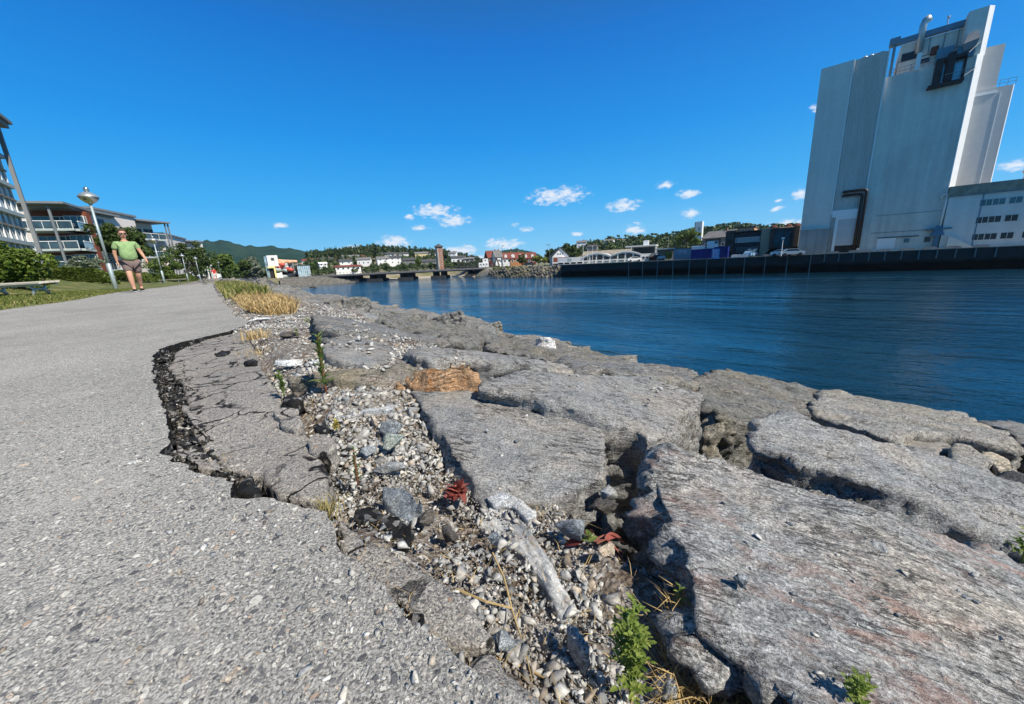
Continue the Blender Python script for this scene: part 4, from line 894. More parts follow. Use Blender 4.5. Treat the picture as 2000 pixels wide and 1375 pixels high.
# lawn grass near the left picture edge
u = rg.uniform(-9, -2.35, 36000); v = rg.uniform(5, 24, 36000); x, y = u*ND.x+v*DD.x, u*ND.y+v*DD.y
lp = [(p.x, p.y) for p in outline]; k = ~inpoly(x, y, lp); u, v, x, y = u[k], v[k], x[k], y[k]
blades('lawn_grass', 'short lawn grass beside the footpath', np.c_[x, y, gz(u, v)-.01], rg.uniform(.03, .09, len(u)), 'grass_green', 12, .014, .7)
kq = rg.random(len(u)) < .22+.4*(u > -4)
blades('lawn_dry_grass', 'dry yellow grass on the lawn margin', np.c_[x, y, gz(u, v)-.01][kq], rg.uniform(.02, .07, kq.sum()), 'grass_dry', 13, .014, .8)

# ------------------------------------------------------------------ trees and shrubs
def leaf_cloud(n, R, seed, size, clumps=40, fill=.55, squash=1.0, drop=0.25):
    rg = np.random.default_rng(seed); R = np.array(R)
    c = rg.normal(size=(clumps, 3)); c /= np.linalg.norm(c, axis=1)[:, None]; c *= rg.uniform(fill, 1.0, (clumps, 1)); c *= R
    c = c*(1+.18*rg.normal(size=(clumps, 1)))
    ci = rg.integers(clumps, size=n); rr = min(R)*rg.uniform(.22, .46, clumps)
    d = rg.normal(size=(n, 3)); d /= np.linalg.norm(d, axis=1)[:, None]
    p = c[ci]+d*(rr[ci]*rg.uniform(.35, 1, n)**.6)[:, None]*np.array([1, 1, .75])
    nn = d+rg.normal(size=(n, 3))*.7; nn[:, 2] += .3; nn /= np.linalg.norm(nn, axis=1)[:, None]
    a = np.cross(nn, rg.normal(size=(n, 3))); a /= np.linalg.norm(a, axis=1)[:, None]; b = np.cross(nn, a)
    s = (size*rg.uniform(.6, 1.3, n))[:, None]
    v = np.stack([p-a*s, p-b*s*.6, p+a*s, p+b*s*.6], 1).reshape(-1, 3)
    f = np.arange(n*4).reshape(n, 4)
    return v, f, c
def tree(name, label, base, h, crown_r, ctr_h, mat, seed, n=5000, size=.12, trunk_r=.12, cat='tree', group=None, clumps=44, fill=.5, stems=1):
    B = Vector(base); t = thing(name, B, label, cat, group)
    v, f, c = leaf_cloud(n, crown_r, seed, size, clumps, fill); v = v+np.array(B)+np.array([0, 0, ctr_h])
    np_mesh('crown', v, f, [mat], parent=t)
    mb = MB(); rg = random.Random(seed)
    for s_ in range(stems):
        off = Vector((rg.uniform(-.3, .3), rg.uniform(-.3, .3), 0))*(stems > 1)
        mb.tube([B+off+Vector((0, 0, -.3)), B+off+Vector((.02, .02, ctr_h*.5)), B+off*2+Vector((.05, 0, ctr_h))], [trunk_r, trunk_r*.8, trunk_r*.45], 7)
    for k in range(min(9, len(c))):
        e = B+Vector(c[k])+Vector((0, 0, ctr_h)); s0 = B+Vector((0, 0, ctr_h*.55)); mb.tube([s0, s0.lerp(e, .5)+Vector((0, 0, .1)), e], [trunk_r*.5, trunk_r*.3, trunk_r*.12], 5)
    mb.build('trunk', 'bark', t, True)
    return t
def gzp(p): u_, v_ = uv(p.x, p.y); return float(gz(np.array([u_]), np.array([v_]))[0])
def onground(x, y, r): p = V(x, y, r); return Vector((p.x, p.y, gzp(p)))
tree('round_shrub', 'big rounded light green shrub behind the bench at the left edge', onground(25, 560, 24.5), 1.9, (1.15, 1.0, .85), .95, 'shrub_leaf', 2, 9000, .075, .05, 'shrub', clumps=90, fill=.35, stems=4)
tree('dark_tree', 'dark leafy tree behind the walking man and the nearest lamp post', onground(262, 548, 62), 6.6, (2.5, 2.2, 1.9), 4.4, 'tree_leaf', 5, 8000, .17, .16, clumps=60, fill=.45)
tree('small_conifer_shrub', 'blue green conifer shrub in front of the lowest balcony', onground(172, 545, 50), 2.2, (1.3, 1.1, .85), 1.1, 'tree_silver', 6, 3000, .10, .08, 'shrub', stems=3)
tree('garden_tree', 'round light green garden tree below the fourth balconies', onground(330, 548, 88), 4.4, (2.3, 2.2, 1.7), 2.6, 'tree_bright', 8, 3000, .15, .12)
tree('garden_tree', 'broad dark green tree in front of the white gable end', onground(385, 548, 98), 7.6, (3.9, 3.5, 3.0), 4.4, 'tree_leaf', 9, 5000, .2, .2, clumps=60)
# low hedges under the apartments, each a run of its own
for lab, pl, hh_, ww in [('clipped low hedge running below the brown balcony building', [(90, 545, 41), (130, 545, 40), (175, 548, 40), (205, 550, 41)], .95, 1.3), ('low hedge behind the walking man towards the fourth balconies', [(235, 552, 52), (265, 550, 60), (300, 549, 64)], 1.1, 1.6), ('low hedge beyond the second bench below the white gable', [(318, 548, 82), (350, 547, 86), (372, 547, 92)], 1.2, 1.8)]:
    P = [onground(*q) for q in pl]; VV = []; rg2 = np.random.default_rng(len(lab)); n_ = 7000
    for i in range(len(P)-1):
        tt = rg2.uniform(0, 1, n_//3); a = np.array(P[i]); b_ = np.array(P[i+1]); cc_ = a+(b_-a)*tt[:, None]
        an = rg2.uniform(0, math.pi, n_//3); dd_ = np.array(ND); r_ = rg2.uniform(.75, 1.02, n_//3)
        cc_[:, 0] += np.cos(an)*ww*.6*r_*dd_[0]; cc_[:, 1] += np.cos(an)*ww*.6*r_*dd_[1]; cc_[:, 2] += np.sin(an)*hh_*r_*(1+.15*fbm(cc_*1.2, 2, 4)); VV.append(cc_)
    p = np.concatenate(VV); n_ = len(p); nn = rg2.normal(size=(n_, 3)); nn /= np.linalg.norm(nn, axis=1)[:, None]; a = np.cross(nn, rg2.normal(size=(n_, 3))); a /= np.linalg.norm(a, axis=1)[:, None]; b_ = np.cross(nn, a); s = .11
    v_ = np.stack([p-a*s, p-b_*s*.6, p+a*s, p+b_*s*.6], 1).reshape(-1, 3)
    tag(np_mesh('hedge', v_, np.arange(n_*4).reshape(n_, 4), ['hedge_leaf'], loc=P[0]), lab, 'hedge')

# ------------------------------------------------------------------ benches, lamps
plain('galv', (.42, .46, .47), .45, .12, 8, metal=.6, spec=.5); plain('galv_pole', (.40, .47, .48), .5, .1, 6, metal=.35); plain('bench_board', (.62, .57, .47), .6, .12, 4); plain('lamp_glass', (.55, .56, .56), .15, .05, 5, metal=.85, spec=.6)
def bench(loc, rz, label):
    t = thing('park_bench', (0, 0, 0), label, 'bench')
    for k in range(4):
        mb = MB(); mb.box(-2.0, 2.0, -.27+k*.14, -.145+k*.14, .40, .45)
        for i_ in (0, 1): pass
        mb.build('seat_board', 'bench_board', t)
    fr = MB(); fr.box(-1.9, 1.9, -.24, -.18, .33, .40); fr.box(-1.9, 1.9, .18, .24, .33, .40); fr.build('seat_frame', 'galv', t)
    for s_ in (-1.25, 1.25):
        mb = MB(); 
        mb.tube([(s_, -.2, .36), (s_, -.12, .2), (s_, -.24, .0)], [.035, .06, .035], 8); mb.tube([(s_, .2, .36), (s_, .12, .2), (s_, .24, .0)], [.035, .06, .035], 8); mb.box(s_-.05, s_+.05, -.12, .12, .18, .26)
        mb.build('leg', 'galv', t, True)
    t.location = loc; t.rotation_euler = (0, 0, rz); return t
b0 = bench((0, 0, 0), 0, 'wide slatted wooden bench on grey metal legs on the lawn at the left edge')
pb = atz(42, 580, 0); dz_ = math.atan2(atz(74, 578, 0).y-atz(10, 581, 0).y, atz(74, 578, 0).x-atz(10, 581, 0).x)
k_ = 19.3/math.hypot(pb.x, pb.y); b0.location = (pb.x*k_, pb.y*k_, gzp(Vector((pb.x*k_, pb.y*k_, 0)))-.02); b0.rotation_euler = (math.radians(4), 0, dz_)
b0.scale = (.64, .9, .95)
b1 = copy_tree(b0); P = onground(333, 551, 62); b1.location = P; b1.rotation_euler = (0, 0, math.atan2(DD.y, DD.x)+.9); b1['label'] = 'far wooden bench on the lawn near the second lamp post'; b1.scale = (.9, .9, .9)
b1['group'] = b0['group'] = 'benches along the footpath'
def lamp(loc, h, label, group='lamp posts along the footpath'):
    t = thing('lamp_post', (0, 0, 0), label, 'lamp post', group)
    mb = MB(); mb.tube([(0, 0, -.3), (0, 0, 1.25), (0, 0, 1.27)], [.085, .085, .06], 12); mb.tube([(0, 0, 1.27), (0, 0, h-.62)], [.06, .045], 12); mb.build('pole', 'galv_pole', t, True)
    mb = MB(); mb.lathe([(.05, h-.64), (.09, h-.60), (.10, h-.5), (.07, h-.45), (.02, h-.45)], (0, 0, 0)); mb.build('lamp_holder', 'galv', t, True)
    mb = MB(); mb.lathe([(.02, h-.62), (.16, h-.56), (.28, h-.44), (.33, h-.36), (.335, h-.33)], (0, 0, 0), 28); mb.build('glass_bowl', 'lamp_glass', t, True)
    mb = MB(); mb.lathe([(.35, h-.33), (.345, h-.30), (.26, h-.20), (.14, h-.13), (.05, h-.11)], (0, 0, 0), 28); cap_ = mb.build('lamp_cap', 'galv', t, True)
    mb = MB(); mb.lathe([(.03, h-.11), (.085, h-.07), (.10, h), (.07, h+.08), (.02, h+.11), (0, h+.11)], (0, 0, 0), 16); mb.build('finial', 'lamp_glass', cap_, True)
    t.location = loc; return t
L0 = lamp((0, 0, 0), 4.5, 'nearest tall grey lamp post with a domed metal head beside the walking man')
p = atz(227, 566, 0); k_ = 25.9/math.hypot(p.x, p.y); L0.location = (p.x*k_, p.y*k_, -.06)
for (x_, y_, r_, lab) in [(323, 558, 51, 'second lamp post of the row, beside the far bench'), (369, 553, 83, 'third lamp post of the row, leaning over the white gable'), (393, 552, 92, 'fourth lamp post of the row, right of the broad dark tree trunk'), (418, 551, 120, 'fifth lamp post of the row, just left of the walker in red'), (434, 549, 118, 'sixth lamp post of the row, right of the walker in red'), (456, 548, 150, 'seventh lamp post of the row, before the silvery willow'), (470, 547, 185, 'smallest and last lamp post of the row')]:
    c = copy_tree(L0); P = onground(x_, y_, r_); c.location = P; c['label'] = lab
# ------------------------------------------------------------------ far bank, quay and hills
QO = (20.0, 116.0); QE = (.757, -.653)
QF = Fr(QO, QE)
SKY_X = [300, 380, 620, 650, 700, 735, 760, 800, 840, 870, 900, 920, 960, 1040, 1075, 1107, 1150, 1199, 1250, 1291, 1337, 1360, 1402, 1446, 1490, 1540, 1600, 2200]
SKY_Y = [545, 540, 492, 488, 485, 480, 484, 487, 489, 492, 498, 502, 506, 505, 494, 484, 474, 467, 465, 463, 457, 453, 444, 443, 446, 444, 470, 470]
def shore_r(x):
    if x < 900: return 196.0
    if x < 1100: return float(np.interp(x, [900, 930, 960, 1000, 1060, 1100], [190, 172, 154, 140, 127, 121]))
    d = ray(x, 500); q = QF.O.dot(QF.w)+.35; t = q/(d.x*QF.w.x+d.y*QF.w.y); return math.hypot(d.x, d.y)*t
xs = sorted(set([420, 470, 510]+list(range(540, 1100, 12))+[1099]+list(range(1100, 2200, 20))))
rings = [0, .5, 2, 5, 8, 14, 30, 60, 100, 150, 200, 260, 330, 420, 600]
def hillz(x, r, r0):
    hy = float(np.interp(x, SKY_X, SKY_Y)); top = V(x, hy, 480).z-8.5
    top = max(top, -0.8)
    a = float(ss(250, 480, r)); return -1.05*(1-a)+top*a if r < 480 else top*(1-.5*float(ss(480, 800, r)))
vv = []; 
for x in xs:
    r0 = shore_r(x); d = ray(x, 530); hl = math.hypot(d.x, d.y)
    for k, dr in enumerate(rings):
        r = r0+dr
        if x < 1100: z = (-5.4, -4.9, -4.3, -3.2, -2.2, -1.15)[k] if k < 6 else hillz(x, r, r0)
        else: z = -1.07 if k < 8 else hillz(x, r, r0)
        vv.append((d.x/hl*r, d.y/hl*r, z))
nr_ = len(rings); ff_ = [(i*nr_+j, (i+1)*nr_+j, (i+1)*nr_+j+1, i*nr_+j+1) for i in range(len(xs)-1) for j in range(nr_-1)]
m, t, b = new_mat('bank_soil'); c = wcoord(t)
col = ramp(t, noise(t, c, .08, 5, .65), [(.35, (.12, .13, .04)), (.5, (.22, .19, .11)), (.65, (.36, .32, .24))]); t.links.new(col, b.inputs['Base Color']); b.inputs['Roughness'].default_value = .9; MATS['bank_soil'] = m
tag(np_mesh('far_ground', vv, ff_, ['bank_soil'], smooth=True), 'far river bank land rising to the wooded hill', 'ground', kind='structure')
# sand beach and gravel bank below the bridge
plain('sand', (.42, .36, .27), .9, .1, .5); plain('riprap', (.15, .14, .12), .9, .45, .9, bmp=.8, bd=.3)
mb = MB(); X_ = list(range(700, 935, 12))
for i in range(len(X_)-1):
    q = []
    for x in (X_[i], X_[i+1]):
        d = ray(x, 535); hl = math.hypot(d.x, d.y); q.append([(d.x/hl*r, d.y/hl*r, z) for r, z in ((shore_r(x)-3, -4.72), (shore_r(x)+6, -3.6), (shore_r(x)+40, -1.9))])
    mb.quad(q[0][0], q[1][0], q[1][1], q[0][1]); mb.quad(q[0][1], q[1][1], q[1][2], q[0][2])
tag(mb.build('beach', 'sand'), 'pale sandy beach behind the bridge piers', 'beach', kind='structure')
# retaining rock bank at the cove end
mb = MB()
for i, x in enumerate(range(546, 700, 7)):
    q = []
    for xx in (x, x+7):
        d = ray(xx, 545); hl = math.hypot(d.x, d.y); q.append([(d.x/hl*r, d.y/hl*r, z+.2*math.sin(xx*1.3+r)) for r, z in ((192, -5.0), (194, -4.0), (196.5, -2.6), (199, -1.5), (203, -.9))])
    for j in range(4): mb.quad(q[0][j], q[1][j], q[1][j+1], q[0][j+1])
tag(mb.build('cove_bank', 'riprap'), 'brown stone bank at the head of the cove below the water slides', 'bank', kind='structure')

# distant mountains
def ridge(name, label, pts, r, mat, depth=500, jit=2.0):
    xs_ = np.linspace(pts[0][0], pts[-1][0], 90); ys_ = np.interp(xs_, [p[0] for p in pts], [p[1] for p in pts])
    vv = []
    for i, (x, y) in enumerate(zip(xs_, ys_)):
        top = V(x, y, r); d = Vector((top.x, top.y)).normalized(); zt = top.z+jit*math.sin(i*1.7)*.3+jit*float(vn(np.array([[i*.6, 0, 0]]), 3)[0])
        for k in range(9):
            q = k/8; rr = r-depth*(1-q)**1.0; z = -3+(zt+3)*(q**1.25); w_ = 0.03*depth*float(vn(np.array([[i*.35, k*.9, 1]]), 7)[0])
            vv.append((d.x*(rr+w_), d.y*(rr+w_), z+w_*.25*q*(1-q)*4))
        vv.append((d.x*(r+depth*.6), d.y*(r+depth*.6), zt*.4))
    f = [(i*10+j, (i+1)*10+j, (i+1)*10+j+1, i*10+j+1) for i in range(89) for j in range(9)]
    return tag(np_mesh(name, vv, f, [mat], smooth=True), label, 'hill', kind='structure')
def forest_mat(name, a, b_, c_, sc):
    m, t, b = new_mat(name); c = wcoord(t); n = noise(t, c, sc, 8, .7)
    col = ramp(t, n, [(.34, a), (.52, b_), (.68, c_)]); t.links.new(col, b.inputs['Base Color']); b.inputs['Roughness'].default_value = .95; b.inputs['Specular IOR Level'].default_value = 0
    bump(t, b, n, 1.0, 8); MATS[name] = m
forest_mat('mountain_forest', (.012, .035, .028), (.022, .055, .038), (.045, .075, .04), .012)
ridge('mountain', 'long dark green wooded mountain behind the apartments', [(250, 500), (340, 474), (388, 469), (420, 469), (440, 469.5), (470, 478), (500, 481), (530, 482), (560, 484), (585, 488), (612, 494), (680, 512), (760, 530)], 1700, 'mountain_forest', 900, 3.5)
ridge('mountain', 'small round wooded hill behind the red roofed houses', [(930, 512), (955, 500), (975, 491), (992, 487), (1012, 486), (1030, 490), (1045, 494), (1075, 508)], 900, 'mountain_forest', 300, 1.5)

# wooded hillside: crowns that read as one mass
def hill_forest(name, label, x0, x1, n, r_lo, r_hi, seed, mats, hmin=5, hmax=11, slender=.32, skip=None, cone=.35):
    rg = np.random.default_rng(seed); tp = []
    for k in range(7):
        v, f, c = leaf_cloud(64, (1, 1, 1.0), 300+k, .34, 12, .3); tp.append(v)
    VV = []; 
    for i in range(n):
        x = rg.uniform(x0, x1); r = rg.uniform(r_lo, r_hi)
        if skip and skip(x, r, rg): continue
        p = V(x, 520, r); z = hillz(x, r, 0)
        h = rg.uniform(hmin, hmax)*(1 if r > 350 else .75); sl = slender*rg.uniform(.8, 1.5)
        v = tp[int(rg.integers(7))]*np.array([h*sl, h*sl, h*.5]); 
        if rg.random() < cone: tt = (v[:, 2]/(h*.5)+1)*.5; v = v*np.c_[1.25-tt*.8, 1.25-tt*.8, 0*tt+1]
        VV.append(v+np.array([p.x, p.y, z+h*.52]))
    v = np.concatenate(VV); f = np.arange(len(v)).reshape(-1, 4)
    return tag(np_mesh(name, v, f, [mats]), label, 'wood', kind='stuff')
hill_forest('hillside_wood', 'dark pine wood along the crest of the far hillside', 605, 935, 900, 400, 500, 21, 'pine_leaf')
leaf_mat('far_leaf', (.035, .065, .02), (.095, .13, .04), .1, vscale=.15)
hill_forest('hillside_greenery', 'mixed garden trees between the hillside houses', 598, 945, 520, 235, 400, 22, 'far_leaf', 3, 6, .55, cone=.1)
hill_forest('ridge_wood', 'dark wood on the hill behind the twin arched hall', 1072, 1345, 620, 330, 500, 23, 'far_leaf', 6, 11, .5, cone=.15)
hill_forest('hill_wood', 'green leafy wood on the hill around the church tower', 1335, 1600, 700, 300, 500, 24, 'far_leaf', 6, 11, .6, cone=.05)
hill_forest('riverside_wood', 'row of dark trees beyond the end of the footpath', 405, 610, 420, 205, 320, 25, 'tree_leaf', 5, 9, .5, skip=lambda x, r, g: x > 500 and r < 245, cone=.1)
hill_forest('riverside_wood', 'low trees between the brick tower and the red roofed houses', 880, 965, 120, 230, 400, 26, 'far_leaf', 3, 6, .5)

# ------------------------------------------------------------------ shared building materials
def glass_mat(name, col, rough=.08, spec=.8, metal=0.0):
    m, t, b = new_mat(name); c = wcoord(t); n = noise(t, c, .6, 3, .5)
    t.links.new(ramp(t, n, [(.35, tuple(x*.6 for x in col)), (.65, tuple(x*1.3 for x in col))]), b.inputs['Base Color']); b.inputs['Roughness'].default_value = rough; b.inputs['Specular IOR Level'].default_value = spec; b.inputs['Metallic'].default_value = metal; MATS[name] = m
glass_mat('window_glass', (.018, .022, .03), .15, .3); glass_mat('teal_glass', (.03, .11, .15), .12, .5, .15); glass_mat('pale_glass', (.35, .47, .52), .12, .8, .25); glass_mat('curtain_glass', (.05, .075, .085), .12, .8, .1); glass_mat('winter_glass', (.20, .28, .31), .12, .9, .2)
plain('white_wall', (.78, .77, .74), .8, .05, .5); plain('pinkish_wall', (.72, .65, .60), .85, .05, .3); plain('white_trim', (.80, .80, .78), .6, .03)
plain('brown_boards', (.22, .065, .034), .75, .25, 1.5); plain('dark_interior', (.035, .03, .028), .9, .3, 1); plain('slab_edge', (.42, .47, .46), .7, .1, .8); plain('steel_grey', (.20, .215, .225), .6, .1, 1)
plain('roof_dark', (.075, .078, .08), .8, .2, .5); plain('roof_red', (.20, .06, .042), .85, .3, .6); plain('roof_grey', (.18, .175, .17), .85, .2, .5); plain('wall_yellow', (.68, .56, .28), .85, .1, .5); plain('wall_red', (.16, .045, .035), .85, .2, .5); plain('wall_orange', (.42, .19, .08), .85, .1, .5)
plain('brick_red', (.30, .15, .10), .9, .25, 1.2); plain('black_steel', (.02, .02, .022), .6, .2, 1); plain('concrete', (.30, .29, .27), .9, .2, .6); plain('concrete_brown', (.30, .26, .20), .9, .35, 1.0); plain('deck_dark', (.045, .045, .045), .85, .3, .5)
def silo_mat(name, col, wav=0.0, stain=.12):
    m, t, b = new_mat(name); c = wcoord(t)
    n1 = noise(t, wcoord(t, (.9, .9, .05)), 1, 5, .6); n2 = noise(t, c, .12, 5, .6); n3 = noise(t, c, 1.6, 5, .65)
    cc = ramp(t, n1, [(.3, tuple(x*(1-stain) for x in col)), (.7, tuple(x*(1+stain*.4) for x in col))])
    cc = mixc(t, 1.0, cc, ramp(t, n2, [(.3, 1-stain), (.7, 1.0)]), 'MULTIPLY'); cc = mixc(t, 1.0, cc, ramp(t, n3, [(.3, .93), (.7, 1.03)]), 'MULTIPLY')
    t.links.new(cc, b.inputs['Base Color']); b.inputs['Roughness'].default_value = .6; b.inputs['Specular IOR Level'].default_value = .25
    if wav:
        w = t.nodes.new('ShaderNodeTexWave'); w.inputs['Scale'].default_value = wav; w.bands_direction = 'X'
        t.links.new(wcoord(t, (1, 1, 1), (0, 0, math.atan2(QE[1], QE[0]))), w.inputs['Vector']); bump(t, b, w.outputs[0], .9, .12)
    MATS[name] = m
silo_mat('silo_panel', (.76, .70, .63), 0, .10); silo_mat('silo_corrugated', (.66, .61, .55), .9, .14); silo_mat('silo_render', (.75, .71, .63), 0, .20); silo_mat('silo_annex', (.58, .565, .54), 0, .06); silo_mat('base_concrete', (.34, .38, .38), 0, .3)
silo_mat('annex_wall', (.80, .75, .69), 0, .10)

def fpx(fr, mb, x0, y0, x1, y1, w0, w1, mi=0):     # a box whose front face spans two pixels' corners
    a0, z1 = fr.px(x0, y0, w0); a1, z0 = fr.px(x1, y1, w0)
    fr.box(mb, min(a0, a1), max(a0, a1), w0, w1, min(z0, z1), max(z0, z1), mi)
    return min(a0, a1), max(a0, a1), min(z0, z1), max(z0, z1)
def fwin(fr, parent, a0, a1, z0, z1, w, glass='window_glass', frame='white_trim', nx=1, nz=1, ft=.09, name='window'):
    mb = MB(); d0, d1 = w-.06, w+.05
    fr.box(mb, a0, a0+ft, d0, d1, z0, z1); fr.box(mb, a1-ft, a1, d0, d1, z0, z1); fr.box(mb, a0+ft, a1-ft, d0, d1, z0, z0+ft); fr.box(mb, a0+ft, a1-ft, d0, d1, z1-ft, z1)
    for i in range(1, nx): q = a0+(a1-a0)*i/nx; fr.box(mb, q-ft*.4, q+ft*.4, d0+.01, d1, z0+ft, z1-ft)
    for i in range(1, nz): q = z0+(z1-z0)*i/nz; fr.box(mb, a0+ft, a1-ft, d0+.015, d1, q-ft*.4, q+ft*.4)
    fo = mb.build(name, frame, parent)
    mb = MB(); fr.box(mb, a0+ft*.8, a1-ft*.8, w-.02, w+.03, z0+ft*.8, z1-ft*.8); mb.build('pane', glass, fo)
    return fo
def face(px, py, r, yaw=0.0):
    p = V(px, py, r); a = math.atan2(p.y, p.x)-math.pi/2+yaw; return Fr((p.x, p.y), (math.cos(a), math.sin(a)))

# ------------------------------------------------------------------ quay
mb = MB(); QF.box(mb, -4, 128, 0, 1.2, -6.2, -1.45); QF.box(mb, -4, 128, -.03, 1.2, -1.448, -1.06)
qt = thing('quay_wall', QF.p(50, 0, -4.7), 'long black sheet pile quay wall under the silo and the twin arched hall', 'quay wall')
m, t, b = new_mat('quay_steel'); c = wcoord(t)
sepx = t.nodes.new('ShaderNodeSeparateXYZ'); t.links.new(c, sepx.inputs[0])
band = ramp(t, math_node('ADD', math_node('MULTIPLY', noise(t, c, .9, 4, .6), .8, tree=t), math_node('MULTIPLY', sepx.outputs[2], .45, tree=t), tree=t), [(0, 0.0), (.02, 1.0)])
mrz = t.nodes.new('ShaderNodeMapRange'); mrz.inputs[1].default_value = -2.9; mrz.inputs[2].default_value = -2.2; t.links.new(math_node('ADD', sepx.outputs[2], math_node('MULTIPLY', noise(t, c, .8, 4, .6), .8, tree=t), tree=t), mrz.inputs[0])
t.links.new(mixc(t, mrz.outputs[0], (.009, .008, .007), (.042, .044, .044)), b.inputs['Base Color']); b.inputs['Roughness'].default_value = .9; b.inputs['Specular IOR Level'].default_value = .05; MATS['quay_steel'] = m
mb.build('wall_face', 'quay_steel', qt)
mb = MB(); QF.box(mb, -4, 128, -.12, 1.6, -1.058, -.90); mb.build('coping', 'concrete_brown', qt)
s0_, _ = QF.px(1228, 520); 
for i in range(22):
    s_ = s0_+i*3.95 if i < 11 else s0_+10*3.95+(i-10)*2.2
    if s_ > 126: break
    mb = MB(); QF.box(mb, s_-.09, s_+.09, -.16, -.03, (-4.9 if i < 11 else -2.6), -1.1); mb.build('fender_post', 'roof_grey', qt)
# ------------------------------------------------------------------ silo
SF = Fr(QF.O+QF.w*6, QE); SZ = -1.06
st = thing('grain_silo', SF.p(65, 0, SZ), 'huge pale grey windowless grain silo on the quay, tallest building in view', 'silo')
aL, zL = SF.px(1604, 135); aS, zS = SF.px(1668, 118); aM, zM = SF.px(1738, 97); aR, zR = SF.px(1910, 104)
mb = MB(); SF.box(mb, aL, aS, 0, 16, SZ, zL); mb.build('panel_block', 'silo_panel', st)
mb = MB(); SF.box(mb, aS, aM, .12, 15.9, SZ, zL-.1); mb.build('corrugated_block', 'silo_corrugated', st)
_, zR2 = SF.px(1732, 151, .3)
mb = MB(); SF.box(mb, aM, aR, .3, 15, SZ, zR2); mb.build('main_block', 'silo_render', st)
mb = MB(); P = [SF.p(aR, .3, 0), SF.p(aR+.9, 1.35, 0), SF.p(aR+.9, 15, 0), SF.p(aR+.002, 15, 0)]; mb.prism(P, SZ, zR2+.02); mb.build('sunlit_chamfer', 'white_wall', st)  # added chamfer turned to the sun, its sunlit white put into the colour
mb = MB(); SF.box(mb, aS-.09, aS+.09, -.07, .12, SZ+8, zL+.1); SF.box(mb, aM-.10, aM+.10, -.05, .3, 9, zL+.05); SF.box(mb, aR-.12, aR+.02, .16, .3, SZ, zR2+.1); mb.build('edge_trim', 'white_trim', st)
# roof vents on the corrugated block
for x_ in (1690, 1702, 1712, 1722):
    a_, _ = SF.px(x_, 108, 3); q = SF.p(a_, 3, zL-.1); mb = MB(); mb.tube([q, q+Vector((0, 0, .7))], .3, 10); mb.tube([q+Vector((0, 0, .7)), q+Vector((0, 0, .95)), q+Vector((0, 0, 1.15))], [.5, .45, .1], 12); mb.build('roof_vent', 'galv', st, True)
# head house
aH0, _ = SF.px(1886, 60, .8); aH1, zH = SF.px(1934, 10, .8)
mb = MB(); SF.box(mb, aH0, aH1, .8, 9, zR2, zH); mb.build('head_house', 'silo_panel', st)
mb = MB(); P = [SF.p(aH1, .8, 0), SF.p(aH1+.7, 1.6, 0), SF.p(aH1+.7, 9, 0), SF.p(aH1+.002, 9, 0)]; mb.prism(P, zR2, zH+.02); mb.build('sunlit_chamfer', 'white_wall', st)  # head house chamfer, likewise added and whitened as a sunlit edge
# penthouse behind the railing
aP0, _ = SF.px(1755, 120, 3.5); _, zP = SF.px(1800, 78, 3.5)
mb = MB(); SF.box(mb, aP0, aH0, 3.5, 11, zR2, zP); mb.build('penthouse', 'silo_render', st)
mb = MB()
for x_ in (1815, 1842, 1868): a_, _ = SF.px(x_, 90, 3.4); SF.box(mb, a_-.05, a_+.05, 3.4, 3.5, zP-2.6, zP)
SF.box(mb, aP0, aH0, 3.38, 3.5, zP-2.85, zP-2.7); a1_, _ = SF.px(1795, 100, 3.4); SF.box(mb, a1_-.1, a1_+.1, 3.3, 3.5, zR2, zP-2.8)
mb.build('panel_seam', 'steel_grey', st)
mb = MB(); a_, z_ = SF.px(1742, 84, 2.6); a2_, z2_ = SF.px(1886, 40, 2.6); SF.box(mb, a_, aH0, 2.6, 3.6, zP+.1, zP+.95); SF.box(mb, a_-.3, a_+1.1, 2.3, 3.8, zP+.2, zP+1.3); SF.box(mb, a_+.3, a_+.7, 2.8, 3.3, zR2, zP+.2)
plain('blue_steel', (.10, .20, .28), .5, .15, 1); mb.build('roof_conveyor', 'blue_steel', st)
a_, _ = SF.px(1798, 80, 2.9); q = SF.p(a_, 2.9, zP-2.2); mb = MB(); mb.tube([q, q+Vector((0, 0, 4.4)), q+Vector((.2, -.1, 5.0)), q+Vector((.6, -.35, 5.3))], [.5, .5, .58, .62], 14); mb.build('chimney', 'galv', st, True)
q = SF.p(SF.px(1848, 60, 3)[0], 3, zP+.9); mb = MB(); mb.tube([q, q+Vector((0, 0, 1.2))], .1, 8); mb.tube([q+Vector((0, 0, 1.2)), q+Vector((0, 0, 1.5))], .22, 8); mb.build('roof_mast', 'galv', st)
# hood, windows of the penthouse, rusty outlet, ladder post
mb = MB(); a0, a1, z0, z1 = *sorted((SF.px(1880, 90, -.6)[0], SF.px(1912, 80, -.6)[0])), SF.px(1890, 92, -.6)[1], SF.px(1900, 60, -.6)[1]
mb.hexa([SF.p(a0+.3, -.5, z0-.4), SF.p(a1-.3, -.5, z0-.2), SF.p(a1-.3, .8, z0-.2), SF.p(a0+.3, .8, z0-.4), SF.p(a0, -.8, z0+.6), SF.p(a1, -.8, z0+.9), SF.p(a1, .8, z0+.9), SF.p(a0, .8, z0+.6)])
mb.hexa([SF.p(a0, -.8, z0+.602), SF.p(a1, -.8, z0+.902), SF.p(a1, .8, z0+.902), SF.p(a0, .8, z0+.602), SF.p(a0+.5, .4, z1), SF.p(a1-.3, .4, z1+.3), SF.p(a1-.3, .8, z1+.3), SF.p(a0+.5, .8, z1)]); mb.build('outlet_hood', 'steel_grey', st)
plain('teal_panel', (.07, .22, .30), .5, .15, .8); plain('rust', (.11, .04, .03), .9, .4, 3)
